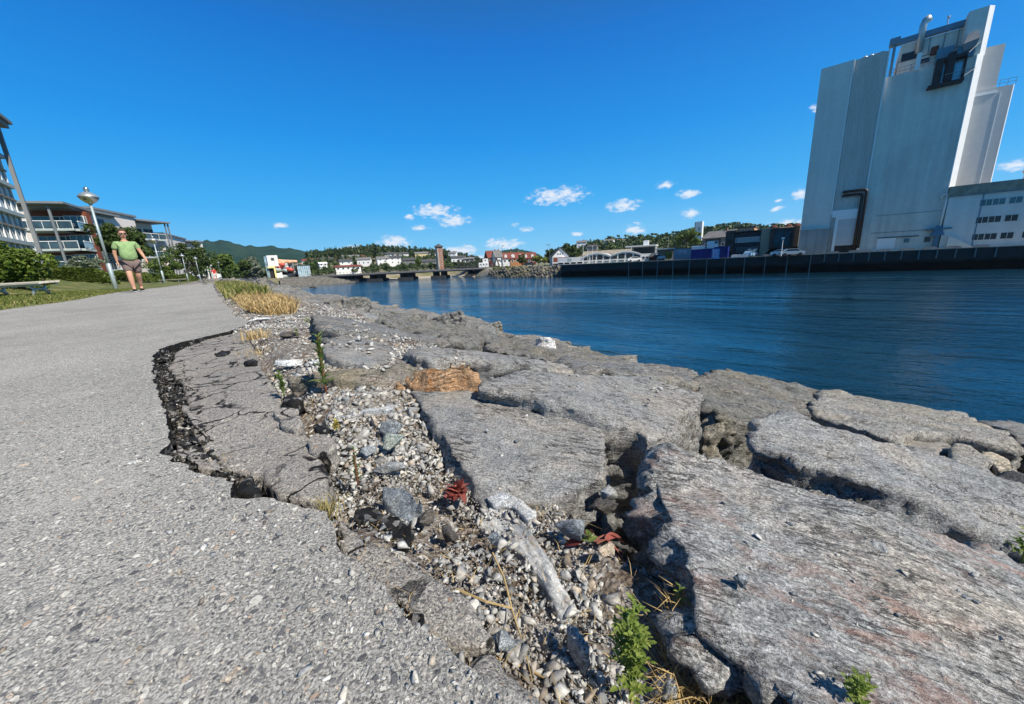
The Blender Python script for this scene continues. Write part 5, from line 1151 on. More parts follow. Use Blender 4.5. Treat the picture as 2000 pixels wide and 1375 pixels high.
mb = MB(); fpx(SF, mb, 1832, 96, 1858, 122, 1.6, 3.4); fpx(SF, mb, 1872, 92, 1902, 108, -.1, .75); mb.build('teal_panels', 'teal_panel', st)
mb = MB(); fpx(SF, mb, 1820, 92, 1832, 103, 2.8, 3.4); mb.build('rusty_outlet', 'rust', st)
mb = MB(); fpx(SF, mb, 1799, 116, 1814, 120, 3.30, 3.45); fpx(SF, mb, 1762, 106, 1790, 113, 3.32, 3.45); mb.build('vent_slot', 'window_glass', st)
mb = MB(); fpx(SF, mb, 1792, 104, 1795, 136, .0, .2); mb.build('white_post', 'white_trim', st)
# railing
mb = MB(); z_ = zR2
for k in range(15): a_ = aM+.3+(aR-aM-.6)*k/14; SF.box(mb, a_-.03, a_+.03, .34, .40, z_, z_+1.1)
for h_ in (.55, 1.1): SF.box(mb, aM+.3, aR-.2, .345, .395, z_+h_-.03, z_+h_+.03)
mb.build('roof_railing', 'steel_grey', st)
# hanging maintenance cradle
ct = thing('access_gantry', SF.p(SF.px(1855, 150, -1.0)[0], -1, zR2-3), 'dark steel gantry with two openings hanging high on the silo front', 'gantry')
a0, _ = SF.px(1826, 140, -1.2); a1, _ = SF.px(1886, 130, -1.2); zt = zR2+.3; zb = zR2-3.6
mb = MB()
am = (a0+a1)/2
SF.box(mb, a0, a0+.9, -1.4, .28, zb, zt); SF.box(mb, am-.45, am+.45, -1.35, .28, zb+.2, zt+.6); SF.box(mb, a1-.12, a1, -1.4, .28, zb, zt); SF.box(mb, a0-.5, a1+.1, -1.5, .28, zb-.35, zb); SF.box(mb, a0, a1, -1.42, .27, zt-.5, zt+.01)
mb.build('cradle_frame', 'black_steel', ct)
mb = MB(); SF.box(mb, a0+.9, am-.45, .0, .2, zb, zt-.5); SF.box(mb, am+.45, a1-.12, .0, .2, zb, zt-.5); mb.build('cradle_panel', 'pale_glass', ct)
mb = MB(); SF.box(mb, a0+.9, a1+1.0, -1.48, -1.42, zb+1.1, zb+1.18); mb.tube([SF.p(a1, -1.4, zb+.3), SF.p(a1+1.4, .3, zb+1.6)], .05, 6); mb.tube([SF.p(a1, -1.4, zt-.2), SF.p(a1+1.3, .3, zt+1.5)], .06, 6); mb.build('cradle_rail', 'steel_grey', ct)
# low level details
mb = MB(); fpx(SF, mb, 1626, 412, 1686, 420, -.25, .12); mb.build('ledge', 'white_trim', st)
a0, a1, z0, z1 = *sorted((SF.px(1630, 480, -.1)[0], SF.px(1674, 480, -.1)[0])), SZ, SF.px(1650, 428, -.1)[1]
mb = MB(); SF.box(mb, a0-.5, a0, -.2, .11, SZ, z1+.6); SF.box(mb, a1, a1+.5, -.2, .11, SZ, z1+.6); SF.box(mb, a0, a1, -.2, .11, z1, z1+.6); dj = mb.build('loading_bay', 'white_trim', st)
mb = MB(); SF.box(mb, a0, a1, -.1, .05, z0+1.6, z1); mb.build('roller_door', 'silo_annex', dj)
mb = MB(); SF.box(mb, a0, a1, -.04, .06, z0, z0+1.598); mb.build('dark_opening', 'dark_interior', dj)
mb = MB(); a0_, _ = SF.px(1560, 470, -.9); a1_, zz_ = SF.px(1620, 447, -.9); SF.box(mb, a0_, a1_, -.9, -.005, SZ, zz_); SF.box(mb, a0_-.1, a1_+.1, -1.0, -.005, zz_+.003, zz_+.15); mb.build('concrete_base', 'base_concrete', st)
plain('black_pipe', (.015, .010, .010), .45, .3, 2, spec=.5)
for dx, dz in ((0, 0), (-.62, -.72)):
    A = [SF.px(1648, 375, -.5), SF.px(1694, 371, -.5), SF.px(1686, 470, -.5)]
    y0 = A[0][1]+dz; xa = A[1][0]+dx
    mb = MB(); mb.tube([SF.p(A[0][0], .1, y0), SF.p(A[0][0], -.5, y0), SF.p(xa-.5, -.5, y0), SF.p(xa-.15, -.5, y0-.15), SF.p(xa, -.5, y0-.5), SF.p(xa, -.5, SZ+.9)], .26, 10); mb.build('duct', 'black_pipe', st, True)
for (x0, y0, x1, y1, kind) in [(1714, 466, 1746, 486, 'd'), (1765, 465, 1776, 474, 'w'), (1805, 462, 1817, 473, 'w')]:
    a0, z1 = SF.px(x0, y0, .25); a1, z0 = SF.px(x1, y1, .25)
    if kind == 'd': mb = MB(); SF.box(mb, a0, a1, .2, .29, z0, z1); mb.build('sliding_door', 'white_trim', st); mb = MB(); SF.box(mb, a0, a1+3, .1, .29, z1+.004, z1+.14); mb.build('door_track', 'black_steel', st)
    else: fwin(SF, st, a0, a1, z0, z1, .25, 'teal_glass' if x0 < 1800 else 'window_glass', 'slab_edge')
mb = MB(); a0, z_ = SF.px(1700, 456, .24); SF.box(mb, a0, aR-.2, .22, .29, z_-.04, z_+.04); a0, z_ = SF.px(1712, 422, .24); SF.box(mb, a0, aR-.2, .24, .29, z_-.03, z_+.03); mb.build('seam_lines', 'steel_grey', st)
# white vent pipe and its junction beside the corner
mb = MB(); a0, z0 = SF.px(1832, 445, -.2); a1, z1 = SF.px(1836, 382, -.2)
mb.tube([SF.p(a0-.3, -.2, z1-.6), SF.p(a0-.3, -.3, z1), SF.p(a0+.1, -.3, z1+.25), SF.p(a0+.35, -.3, z1), SF.p(a0+.2, -.3, z0)], .13, 8); mb.build('vent_pipe', 'white_trim', st, True)
mb = MB(); SF.box(mb, a0-1.6, a0+1.7, -.7, .2, z0-.3, z0-.05); mb.hexa([SF.p(a0-.8, -.8, z0-1.4), SF.p(a0+.9, -.8, z0-1.4), SF.p(a0+.9, .2, z0-1.4), SF.p(a0-.8, .2, z0-1.4), SF.p(a0-.2, -.4, z0+.4), SF.p(a0+.4, -.4, z0+.4), SF.p(a0+.4, .2, z0+.4), SF.p(a0-.2, .2, z0+.4)]); SF.box(mb, a0-.2, a0+.4, -.5, .2, SZ, z0-1.402); mb.build('dust_collector', 'blue_steel', st)
mb = MB()
for k in range(9): SF.box(mb, a0+1.4+k*.36, a0+1.76+k*.36, -1.3, -.3, SZ, SZ+2.3-k*.25)
mb.build('outside_stair', 'annex_wall', st)
# annex tower behind the right corner, turned a little towards the sun
an = Vector(QE); rot10 = Matrix.Rotation(math.radians(9), 2); AF = Fr(SF.O+SF.e*aR+SF.w*4.0, rot10 @ SF.e)
at_ = thing('annex_tower', AF.p(2, 0, SZ), 'lighter stepped tower block standing behind the right corner of the silo', 'tower')
b0_, z0_ = AF.px(1965, 84); b1_, z1_ = AF.px(1977, 166)
mb = MB(); AF.box(mb, -3, b0_, 0, 12, SZ, z0_); mb.build('tall_block', 'silo_annex', at_)
mb = MB(); AF.box(mb, -3, b1_, -.5, 11, SZ, z1_); mb.build('lower_block', 'silo_annex', at_)
mb = MB(); AF.box(mb, -3, b0_+.1, -.62, -.5, z1_-.9, z1_-.55); q_, _ = AF.px(1936, 260, -.5); AF.box(mb, q_-.05, q_+.05, -.56, -.5, SZ, z1_-.9); mb.build('seam_strip', 'white_trim', at_)
mb = MB(); P = [AF.p(b1_, -.5, 0), AF.p(b1_+.15, -.3, 0), AF.p(b1_+.15, 11, 0), AF.p(b1_+.002, 11, 0)]; mb.prism(P, SZ, z1_+.01); mb.build('sunlit_chamfer', 'white_wall', at_)  # thin added chamfer, white to give a sunlit edge
mb = MB()
for h_ in (.5, 1.0): AF.box(mb, b0_, b1_+.3, -.45, -.4, z1_+h_, z1_+h_+.05)
for k in range(3): a_ = b0_+.2+(b1_-b0_)*k/2; AF.box(mb, a_-.02, a_+.02, -.44, -.41, z1_, z1_+1.0)
mb.build('railing', 'steel_grey', at_)
# three storey annex building at the right
ot = thing('mill_office', SF.p(86, 0, SZ), 'three storey white mill building with a stained parapet right of the silo', 'building')
a0, zt = SF.px(1853, 384, -.4); a1 = a0+26; _, zt2 = SF.px(1865, 367, -.4)
mb = MB(); SF.box(mb, a0+.1, a1, -.4, 11, SZ, zt); mb.build('wall', 'annex_wall', ot)
mb = MB(); SF.box(mb, a0-.1, a1, -.75, 11.2, zt+.003, zt+1.65); mb.build('parapet', 'concrete_brown', ot)
mb = MB(); SF.box(mb, a0-.1, a1, -.80, -.4, zt-.12, zt); sx_, _ = SF.px(1910, 430, -.5); SF.box(mb, sx_-.06, sx_+.06, -.5, -.4, SZ, zt-.12); mb.build('drain_line', 'blue_steel', ot)
rows = [(518, .0), (668, 1), (812, 2)]
zc = [SF.px(1926, 396, -.4)[1], SF.px(1918, 430, -.4)[1], SF.px(1914, 463, -.4)[1]]
c0_ = SF.px(1926, 396, -.4)[0]
cols = [c0_, SF.px(1951, 393, -.4)[0], SF.px(1984, 391, -.4)[0]]; cols += [cols[2]+2.3, cols[2]+4.9]
for r_, z_ in enumerate(zc):
    for a_ in cols:
        if a_+1 > a1: continue
        fwin(SF, ot, a_-.75, a_+.75, z_-.55, z_+.6, -.42, 'teal_glass' if r_ == 0 else 'window_glass', 'annex_wall', 2, ft=.07)
mb = MB(); SF.box(mb, c0_+5.2, c0_+7.6, -.5, -.39, SZ, SZ+2.9); mb.build('pale_door', 'white_trim', ot)
mb = MB(); q = SF.p(c0_+4.2, 2, zt+1.6); mb.tube([q, q+Vector((0, 0, 1.2))], .35, 10); mb.tube([q+Vector((0, 0, 1.2)), q+Vector((0, 0, 1.6))], .6, 10); mb.build('roof_vent', 'galv', ot)

# ------------------------------------------------------------------ buildings between quay and hill
def gable_house(label, x, yb, r, w, d, h, rh, wall, roof, yaw=0.0, nw=2, name='house', group=None, floors=1, cat='house'):
    fr = face(x, yb, r, yaw); B = V(x, yb, r); z = B.z; t = thing(name, B, label, cat, group)
    mb = MB(); fr.box(mb, -w/2, w/2, 0, d, z-3, z+h); 
    for e in (-w/2, w/2): mb.add([fr.p(e, 0, z+h), fr.p(e, d, z+h), fr.p(e, d/2, z+h+rh)], [(0, 1, 2)])
    mb.build('wall', wall, t)
    mb = MB(); o = .45; th = .18
    for s_ in (0, 1):
        y0 = -o if s_ == 0 else d+o; k = rh/(d/2)
        mb.hexa([fr.p(-w/2-o, y0, z+h-o*k), fr.p(w/2+o, y0, z+h-o*k), fr.p(w/2+o, d/2, z+h+rh), fr.p(-w/2-o, d/2, z+h+rh), fr.p(-w/2-o, y0, z+h-o*k+th), fr.p(w/2+o, y0, z+h-o*k+th), fr.p(w/2+o, d/2, z+h+rh+th), fr.p(-w/2-o, d/2, z+h+rh+th)])
    rf = mb.build('roof', roof, t); mb = MB(); fr.box(mb, w*.15, w*.15+.6, d*.45, d*.45+.6, z+h+rh*.6, z+h+rh+.9); mb.build('chimney', 'brick_red', rf)
    for f_ in range(floors):
        for i in range(nw):
            a = -w/2+w*(i+.5)/nw; zz = z+.9+f_*2.7
            fwin(fr, t, a-.6, a+.6, zz, min(zz+1.2, z+h-.2), -.02, ft=.12)
    return t, fr, z
W_, R_, G_, DK = 'white_wall', 'roof_red', 'roof_grey', 'roof_dark'
hh = [(601, 516, 380, 9, W_, R_, 'white house with a reddish roof nearest to the water slides', 3), (620, 514, 390, 9, 'wall_red', DK, 'dark red house under the pine crest, second from the left of the hillside', 2.6), (639, 513, 380, 10, G_, DK, 'grey house between the dark red one and the white gabled one', 3),
      (660, 514, 385, 10, W_, R_, 'white house with a brownish red roof beside the grey hillside house', 3.2), (687, 510, 385, 15, W_, G_, 'large white house with grey roof and dormer on the hillside', 4), (717, 508, 380, 9, 'wall_red', R_, 'small bright red house standing among trees on the hillside', 3),
      (756, 507, 385, 16, W_, DK, 'long white two storey house with a flat dark roof line', 5), (787, 505, 390, 12, W_, DK, 'white house with a dark roof right of the long white one', 4.5), (824, 503, 395, 13, 'wall_yellow', G_, 'pale yellow house below the pines left of the brick tower', 4), (848, 502, 400, 10, W_, DK, 'white house directly left of the brick tower top', 4),
      (883, 500, 400, 8, W_, G_, 'small white house right of the brick tower', 3), (632, 521, 300, 5, W_, W_, 'tiny white shed in the bushes right of the water slides', 2.2), (676, 517, 320, 9, W_, DK, 'low white house in the middle of the hillside trees', 2.6), (711, 517, 320, 10, W_, G_, 'white house with sunny front above the low red roofed hall', 4),
      (750, 518, 310, 9, W_, G_, 'white gabled house above the middle of the bridge', 5), (773, 516, 315, 9, W_, DK, 'tall narrow white house beside the gabled one above the bridge', 5), (800, 518, 310, 10, G_, DK, 'grey house with a steep roof above the third bridge pier', 4), (838, 520, 290, 16, G_, DK, 'wide dark grey building left of the foot of the brick tower', 3.5),
      (896, 512, 320, 12, W_, DK, 'white building behind the left end of the truss bridge', 3.5), (916, 514, 310, 8, W_, G_, 'small white building behind the middle of the truss bridge', 3), (1188, 479, 380, 9, W_, G_, 'white house high behind the twin arched hall', 4), (1212, 476, 400, 7, 'wall_yellow', G_, 'small cream house among trees high above the twin arched hall', 3), (1136, 484, 360, 9, W_, G_, 'white block house behind the trees left above the hall', 5), (1156, 489, 330, 8, G_, DK, 'small grey house behind the left arch', 3)]
for i, (x, y, r, w, wl, rf, lab, h) in enumerate(hh):
    gable_house(lab, x, y, r, w, 7, h, 1.6 if rf != W_ else 1.0, wl, rf, yaw=(-.5+(i*37 % 10)/10)*.5, nw=3 if w > 9 else 2, group='houses on the far hillside', floors=2 if h > 3.8 else 1)
# low red roofed hall by the bridge
gable_house('low long hall with a bright red roof band beside the bridge', 681, 529, 245, 14, 8, 2.4, .9, W_, R_, .05, 5, 'hall', cat='hall')
# red roofed terrace with gables
gable_house('long house with a red tiled roof on the left of the red roofed row', 967, 512, 215, 7.5, 8, 2.6, 3.8, 'wall_red', R_, .3, 3, 'red_roofed_house', 'red roofed houses', cat='house')
gable_house('white gabled house with greenish roof between the red roofed ones', 975, 514, 205, 4, 6, 3.6, 3.0, W_, G_, .3, 1, 'gabled_house', 'red roofed houses')
for x, lab, wl in [(995, 'red roofed house with small white dormers behind the truss bridge end', W_), (1010, 'red roofed house with an orange front', 'wall_orange'), (1034, 'red roofed house with dark red front left of the yellow green bush', 'wall_red')]:
    t_, fr_, z_ = gable_house(lab, x, 515, 205, 7.2, 8, 3.0, 2.8, wl, R_, .1, 3, 'red_roofed_house', 'red roofed houses')
    for k in (-1.8, 1.8):
        mb = MB(); fr_.box(mb, k-.7, k+.7, 0.3, 2.2, z_+3.0, z_+4.3); mb.add([fr_.p(k-.8, .28, z_+4.3), fr_.p(k+.8, .28, z_+4.3), fr_.p(k, .28, z_+5.1)], [(0, 1, 2)]); mb.build('dormer', W_, t_)
# brick tower
fr = face(862, 520, 230, .35); B = V(862, 522, 230); t = thing('brick_tower', B, 'slim reddish brick tower with a pointed dark hat roof behind the bridge', 'tower'); zt_ = V(857, 482, 230).z
mb = MB(); fr.box(mb, -1.7, 1.7, 0, 3.4, B.z-3, zt_); mb.build('shaft', 'brick_red', t)
mb = MB(); fr.box(mb, -1.75, -.9, -.05, 3.35, B.z-3, zt_-.8); mb.build('pale_strip', 'concrete', t)
mb = MB(); mb.add([fr.p(-2.5, -.8, zt_), fr.p(2.5, -.8, zt_), fr.p(2.5, 4.2, zt_), fr.p(-2.5, 4.2, zt_), fr.p(0, 1.7, zt_+1.9)], [(0, 1, 4), (1, 2, 4), (2, 3, 4), (3, 0, 4), (3, 2, 1, 0)]); mb.build('roof', 'roof_dark', t)
for k in range(5): fwin(fr, t, .1, .9, B.z+1+k*2.1, B.z+2.1+k*2.1, -.02, ft=.08)
# bridge
P0 = V(632, 537.5, 200); P1 = V(972, 521.5, 172); BF = Fr((P0.x, P0.y), (P1.x-P0.x, P1.y-P0.y)); Lb = math.hypot(P1.x-P0.x, P1.y-P0.y)
bt = thing('road_bridge', BF.p(Lb/2, 0, -4.7), 'low dark road bridge on stubby piers across the river mouth', 'bridge'); zd = -1.0
mb = MB(); BF.box(mb, -8, Lb+6, 0, 9, zd-.9, zd); mb.build('deck', 'deck_dark', bt)
mb = MB(); BF.box(mb, -8, Lb+6, -.35, 0-.002, zd-.5, zd+.25); mb.build('edge_beam', 'roof_grey', bt)
mb = MB()
for k in range(60): a_ = -8+(Lb+14)*k/59; BF.box(mb, a_-.05, a_+.05, -.2, -.1, zd+.25, zd+1.1)
BF.box(mb, -8, Lb+6, -.2, -.1, zd+1.1, zd+1.18); mb.build('railing', 'roof_grey', bt)
for x_ in (684, 731, 791, 856, 924):
    a_, _ = BF.px(x_, 545, 0); mb = MB(); BF.box(mb, a_-2.6, a_-1.2, 1.0, 8, -3.6, zd-.9); BF.box(mb, a_+1.2, a_+2.6, 1.0, 8, -3.6, zd-.9); BF.box(mb, a_-3.6, a_+3.6, .3, 8.7, -6, -3.597); mb.build('pier', 'deck_dark', bt)
# truss bridge behind
TF = Fr(BF.O+BF.w*14, BF.e); a0, _ = TF.px(890, 520); a1, _ = TF.px(974, 516); t = thing('truss_bridge', TF.p((a0+a1)/2, 0, -1), 'dark steel truss footbridge just behind the right end of the road bridge', 'bridge')
zt_ = TF.px(930, 505)[1]; mb = MB(); n_ = 9
TF.box(mb, a0, a1, 0, .3, zd+.2, zd+.6); TF.box(mb, a0+1.5, a1-1.5, 0, .3, zt_-.3, zt_)
for k in range(n_):
    q0 = a0+(a1-a0)*k/n_; q1 = a0+(a1-a0)*(k+1)/n_; m_ = (q0+q1)/2; mb.tube([TF.p(q0, .15, zd+.4), TF.p(m_, .15, zt_-.1)], .17, 5); mb.tube([TF.p(m_, .15, zt_-.1), TF.p(q1, .15, zd+.4)], .17, 5)
mb.build('near_truss', 'black_steel', t)
mb = MB(); TF.box(mb, a0, a1, 3.2, 3.5, zd+.2, zd+.6); TF.box(mb, a0+1.5, a1-1.5, 3.2, 3.5, zt_-.3, zt_)
for k in range(n_):
    q0 = a0+(a1-a0)*k/n_; q1 = a0+(a1-a0)*(k+1)/n_; m_ = (q0+q1)/2; mb.tube([TF.p(q0, 3.35, zd+.4), TF.p(m_, 3.35, zt_-.1)], .17, 5); mb.tube([TF.p(m_, 3.35, zt_-.1), TF.p(q1, 3.35, zd+.4)], .17, 5)
mb.build('far_truss', 'black_steel', t); mb = MB(); TF.box(mb, a0, a1, .3, 3.2, zd, zd+.3); mb.build('walkway', 'deck_dark', t)
# white boat shaped hut seen through the truss
fr = face(945, 520, 182); B = V(945, 521, 182); t = thing('white_cabin', B, 'white stepped cabin building seen through the end of the truss bridge', 'cabin')
mb = MB(); fr.box(mb, -2.4, 2.4, 0, 5, B.z-.5, B.z+2.0); fr.box(mb, -.4, 2.3, .3, 4, B.z+2.003, B.z+3.8); mb.build('wall', W_, t)
for a_, z_ in ((-1.4, .9), (0, .9), (1.4, .9), (.9, 2.6)): fwin(fr, t, a_-.35, a_+.35, B.z+z_, B.z+z_+.6, -.02 if z_ < 2 else .28, ft=.06)
# water slides
fr = face(560, 541, 222, .0); B = V(560, 541, 222); z0 = B.z; t = thing('water_slide_tower', B, 'white slide tower with red and grey water slide tubes at the head of the cove', 'water slide')
def fa(x, y, w=0): return fr.px(x, y, w)
mb = MB(); a0, z1 = fa(520, 499); a1, zq = fa(545, 520)
# open fronted white box
fr.box(mb, a0, a0+1.6, 0, 8, zq, z1); fr.box(mb, a1-1.5, a1, 0, 8, zq, z1); fr.box(mb, a0+1.6, a1-1.5, 0, 8, z1-1.2, z1); fr.box(mb, a0+1.6, a1-1.5, .3, 8, zq, z1-2.6); fr.box(mb, a0+1.6, a1-1.5, 2.5, 8, z1-2.6, z1-1.2)
mb.build('tower_head', W_, t)
mb = MB(); b0_, _ = fa(514, 499); fr.box(mb, b0_, a0-.003, 1, 7, z0, z1-.4); mb.build('stair_tower', 'pale_glass', t)
mb = MB(); a0_, zy = fa(522, 520); a1_, _ = fa(537, 520); fr.box(mb, a0_, a1_, -.3, 3, zy-1.0, zy-.003); fr.box(mb, a1_-.7, a1_, -.3, 3, z0, zy-1.003); plain('yellow_frame', (.75, .68, .30), .7, .1); mb.build('yellow_portal', 'yellow_frame', t)
mb = MB(); fr.box(mb, a0_+.5, a1_-.8, 1, 6, z0-1, zy-1.0); mb.build('dark_recess', 'dark_interior', t)
mb = MB(); a0_, _ = fa(540, 535); a1_, z_ = fa(551, 533); fr.box(mb, a0_, a0_+1.5, 0, 3, z0-1, z_); fr.box(mb, a1_-1, a1_, 0, 3, z0-1, z_+.3); mb.build('white_footing', W_, t)
plain('slide_red', (.62, .10, .07), .35, .12, .4, spec=.5); plain('slide_grey', (.42, .48, .46), .35, .12, .4, spec=.5); plain('slide_orange', (.72, .42, .25), .4, .12, .4)
for mt, pts, rr in [('slide_red', [(530, 517), (538, 516.5), (548, 516), (554, 517)], .85), ('slide_red', [(536, 521), (548, 521), (558, 523), (564, 526), (572, 527.5)], .9), ('slide_orange', [(544, 509), (552, 509.5), (562, 510), (580, 511)], .7), ('slide_orange', [(544, 513), (553, 512.5), (562, 511), (568, 512)], .8),
                    ('slide_grey', [(538, 526), (546, 526), (556, 527), (560, 529)], .9), ('slide_grey', [(555, 519), (562, 515.5), (569, 515)], .8), ('slide_grey', [(556, 521.5), (564, 521), (572, 522)], .8), ('slide_grey', [(552, 541), (560, 539), (570, 536.5)], .9), ('slide_grey', [(574, 532), (580, 533), (584, 534)], .8)]:
    mb = MB(); k = len(pts); mb.tube([fr.p(fa(x, y, 1)[0], 1+1.8*math.sin(i*1.2), fa(x, y, 1)[1]) for i, (x, y) in enumerate(pts)], rr, 12); mb.build('slide_tube', mt, t, True)
for x_ in (571.5, 579.5):
    mb = MB(); a_, z_ = fa(x_, 512); fr.box(mb, a_-.22, a_+.22, .2, .6, z0-1, z_); mb.build('support_column', 'steel_grey', t)
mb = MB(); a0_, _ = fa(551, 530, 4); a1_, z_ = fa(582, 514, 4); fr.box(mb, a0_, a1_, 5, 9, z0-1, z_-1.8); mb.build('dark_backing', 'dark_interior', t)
fr2 = face(593, 541, 216, .0); B = V(593, 541, 216); t = thing('pool_hall', B, 'pale blue glazed pool hall right of the water slides', 'hall'); a0, z1 = fr2.px(580.5, 519.5); a1, _ = fr2.px(604, 519)
mb = MB(); fr2.box(mb, a0, a1, 0, 9, B.z-1, z1); mb.build('glass_wall', 'pale_glass', t)
mb = MB(); fr2.box(mb, a0-.2, a1+.2, -.2, 9.2, z1+.003, z1+.3); mb.build('roof', 'roof_dark', t)
mb = MB()
for k in range(7): a_ = a0+(a1-a0)*k/6; fr2.box(mb, a_-.06, a_+.06, -.07, -.003, B.z-1, z1)
mb.build('glazing_bar', 'white_trim', t)
# white gable house left of the hall
fr = face(1094, 512, 138, .12); B = V(1094, 517, 138); z0 = B.z; t = thing('gabled_warehouse', B, 'white house with a pointed gable and three small windows left of the hall', 'house')
a0, ze = fr.px(1079, 501); a1, _ = fr.px(1110, 500); am = (a0+a1)/2; _, zp = fr.px(1093, 484.5)
mb = MB(); fr.box(mb, a0, a1, 0, 12, z0-.5, ze); mb.add([fr.p(a0, 0, ze), fr.p(a1, 0, ze), fr.p(am, 0, zp), fr.p(a0, 12, ze), fr.p(a1, 12, ze), fr.p(am, 12, zp)], [(0, 1, 2), (5, 4, 3)]); mb.build('wall', W_, t)
mb = MB()
for sA, sB in ((a0-.4, am), (a1+.4, am)): mb.hexa([fr.p(sA, -.5, ze-.25), fr.p(sB, -.5, zp+.05), fr.p(sB, 12.3, zp+.05), fr.p(sA, 12.3, ze-.25), fr.p(sA, -.5, ze), fr.p(sB, -.5, zp+.3), fr.p(sB, 12.3, zp+.3), fr.p(sA, 12.3, ze)])
mb.build('roof', 'roof_dark', t)
for k in (-1, 0, 1): fwin(fr, t, am+k*.85-.28, am+k*.85+.28, ze+.55, ze+1.1, -.02, ft=.05)
mb = MB(); fr.box(mb, a0+.3, a1-.3, -.06, -.003, ze-2.0, ze-.4); mb.build('dark_band', 'brown_boards', t); mb = MB(); fr.box(mb, a0+.2, a0+2.2, -.07, -.004, z0, ze-2.5); mb.build('dark_doorway', 'dark_interior', t)
# twin arched hall
HF = face(1170, 512, 128, -.10); B = V(1170, 516, 128); z0 = -1.05; t = thing('arched_hall', Vector((B.x, B.y, z0)), 'long white hall with two glazed arches on the quay', 'hall')
aL_, zf = HF.px(1089, 504); aA0, _ = HF.px(1139, 505); aA1, _ = HF.px(1192, 503); _, zA = HF.px(1163, 495); aB1, _ = HF.px(1252, 500); _, zB = HF.px(1222, 491.5); aR_, zr = HF.px(1285, 494)
mb = MB(); HF.box(mb, aL_, aA0, 0, 10, z0, zf); HF.box(mb, aB1, aR_, 0, 10, z0, zr); mb.build('flat_wing', W_, t)
for q0, q1, zc_, lab in ((aA0, aA1, zA, ''), (aA1, aB1, zB, '')):
    n_ = 16; zb_ = zc_-(zc_-z0)*.36; pts = [(q0+(q1-q0)*i/n_, zb_+(zc_-zb_)*math.sin(math.pi*i/n_)**.9) for i in range(n_+1)]
    mb = MB(); vs_a = [HF.p(q0, .02, z0)]+[HF.p(a, .02, z) for a, z in pts]+[HF.p(q1, .02, z0)]; vs_b = [p+Vector((HF.w.x, HF.w.y, 0))*10 for p in vs_a]; n2 = len(vs_a)
    mb.add(vs_a+vs_b, [tuple(range(n2)), tuple(range(2*n2-1, n2-1, -1))]+[(i, (i+1) % n2, n2+(i+1) % n2, n2+i) for i in range(n2)]); ar = mb.build('arch_bay', W_, t)
    mb = MB()
    for i in range(n_):
        (a, za), (b_, zb2) = pts[i], pts[i+1]; mb.hexa([HF.p(a, -.3, za-.02), HF.p(b_, -.3, zb2-.02), HF.p(b_, 10.2, zb2-.02), HF.p(a, 10.2, za-.02), HF.p(a, -.3, za+.3), HF.p(b_, -.3, zb2+.3), HF.p(b_, 10.2, zb2+.3), HF.p(a, 10.2, za+.3)])
    mb.build('arch_rim', 'white_trim', ar)
    wd = (q1-q0)/4
    for k in range(4):
        w0_, w1_ = q0+wd*k+.25, q0+wd*(k+1)-.25; zlo = z0+(zc_-z0)*.36
        f_ = lambda a: np.interp(a, [p[0] for p in pts], [p[1] for p in pts])-.45
        mb = MB(); A_ = [w0_, (w0_+w1_)/2, w1_]; mb.add([HF.p(w0_, -.03, zlo), HF.p(w1_, -.03, zlo)]+[HF.p(a, -.03, float(f_(a))) for a in A_[::-1]], [(0, 1, 2, 3, 4)]); wo = mb.build('window', 'window_glass', ar)
        mb = MB()
        for j in (1, 2, 3): a = w0_+(w1_-w0_)*j/4; HF.box(mb, a-.03, a+.03, -.06, -.04, zlo, float(f_(a)))
        mb.build('glazing_bar', 'roof_grey', wo)
        fwin(HF, ar, w0_+.1, w1_-.1, z0+.3, z0+(zc_-z0)*.24, -.02, 'window_glass', 'white_trim', 3, ft=.06)
for k in range(4): a = aL_+(aA0-aL_)*(k+.5)/4; fwin(HF, t, a-.9, a+.9, z0+.1, z0+.8, -.04, ft=.06)
mb = MB(); a0, _ = HF.px(1109, 510); HF.box(mb, a0, a0+1.3, -.06, -.003, zf-1.2, zf-.3); mb.build('grey_sign', 'slab_edge', t)
for k in range(5): a = aB1+.5+(aR_-aB1)*(k+.2)/5; fwin(HF, t, a-.3, a+.5, zr-1.6, zr-.8, -.04, ft=.06)
# roofs and block behind the hall
fr = face(1195, 500, 150, -.08); B = V(1195, 505, 150); t = thing('brown_roofed_shed', B, 'long shed with a brownish grey roof directly behind the arches', 'shed')
a0, z1 = fr.px(1138, 491); a1, _ = fr.px(1232, 487); mb = MB(); fr.box(mb, a0, a1, 0, 9, -1, z1-1.6); mb.build('wall', 'roof_grey', t); mb = MB(); mb.hexa([fr.p(a0-.3, -.5, z1-1.6), fr.p(a1+.3, -.5, z1-1.6), fr.p(a1+.3, 9, z1-1.6), fr.p(a0-.3, 9, z1-1.6), fr.p(a0, 3.5, z1), fr.p(a1, 3.5, z1), fr.p(a1, 5, z1), fr.p(a0, 5, z1)]); mb.build('roof', 'concrete_brown', t)
fr = face(1250, 500, 165, -.10); B = V(1250, 500, 165); t = thing('flat_roofed_block', B, 'dark brown block with a thin white roof edge behind the right arch', 'building')
a0, z1 = fr.px(1223, 481); a1, _ = fr.px(1281, 480); mb = MB(); fr.box(mb, a0, a1, 0, 10, -1, z1-.5); mb.build('wall', 'concrete_brown', t); mb = MB(); fr.box(mb, a0-.3, a1+.3, -.6, 10, z1-.497, z1); fr.box(mb, a1-.1, a1+.3, -.6, -.2, -1, z1-.5); fr.box(mb, a0+2, a0+2.3, -.6, -.2, -1, z1-.5); mb.build('roof_edge', 'white_trim', t)
mb = MB(); fr.box(mb, a0+3, a1-.4, -.02, .01, 1, z1-.9); mb.build('window_band', 'window_glass', t); mb = MB(); fr.box(mb, a1-5, a1-3, 2, 4, z1+.003, z1+1.9); mb.build('roof_plant', 'white_trim', t)
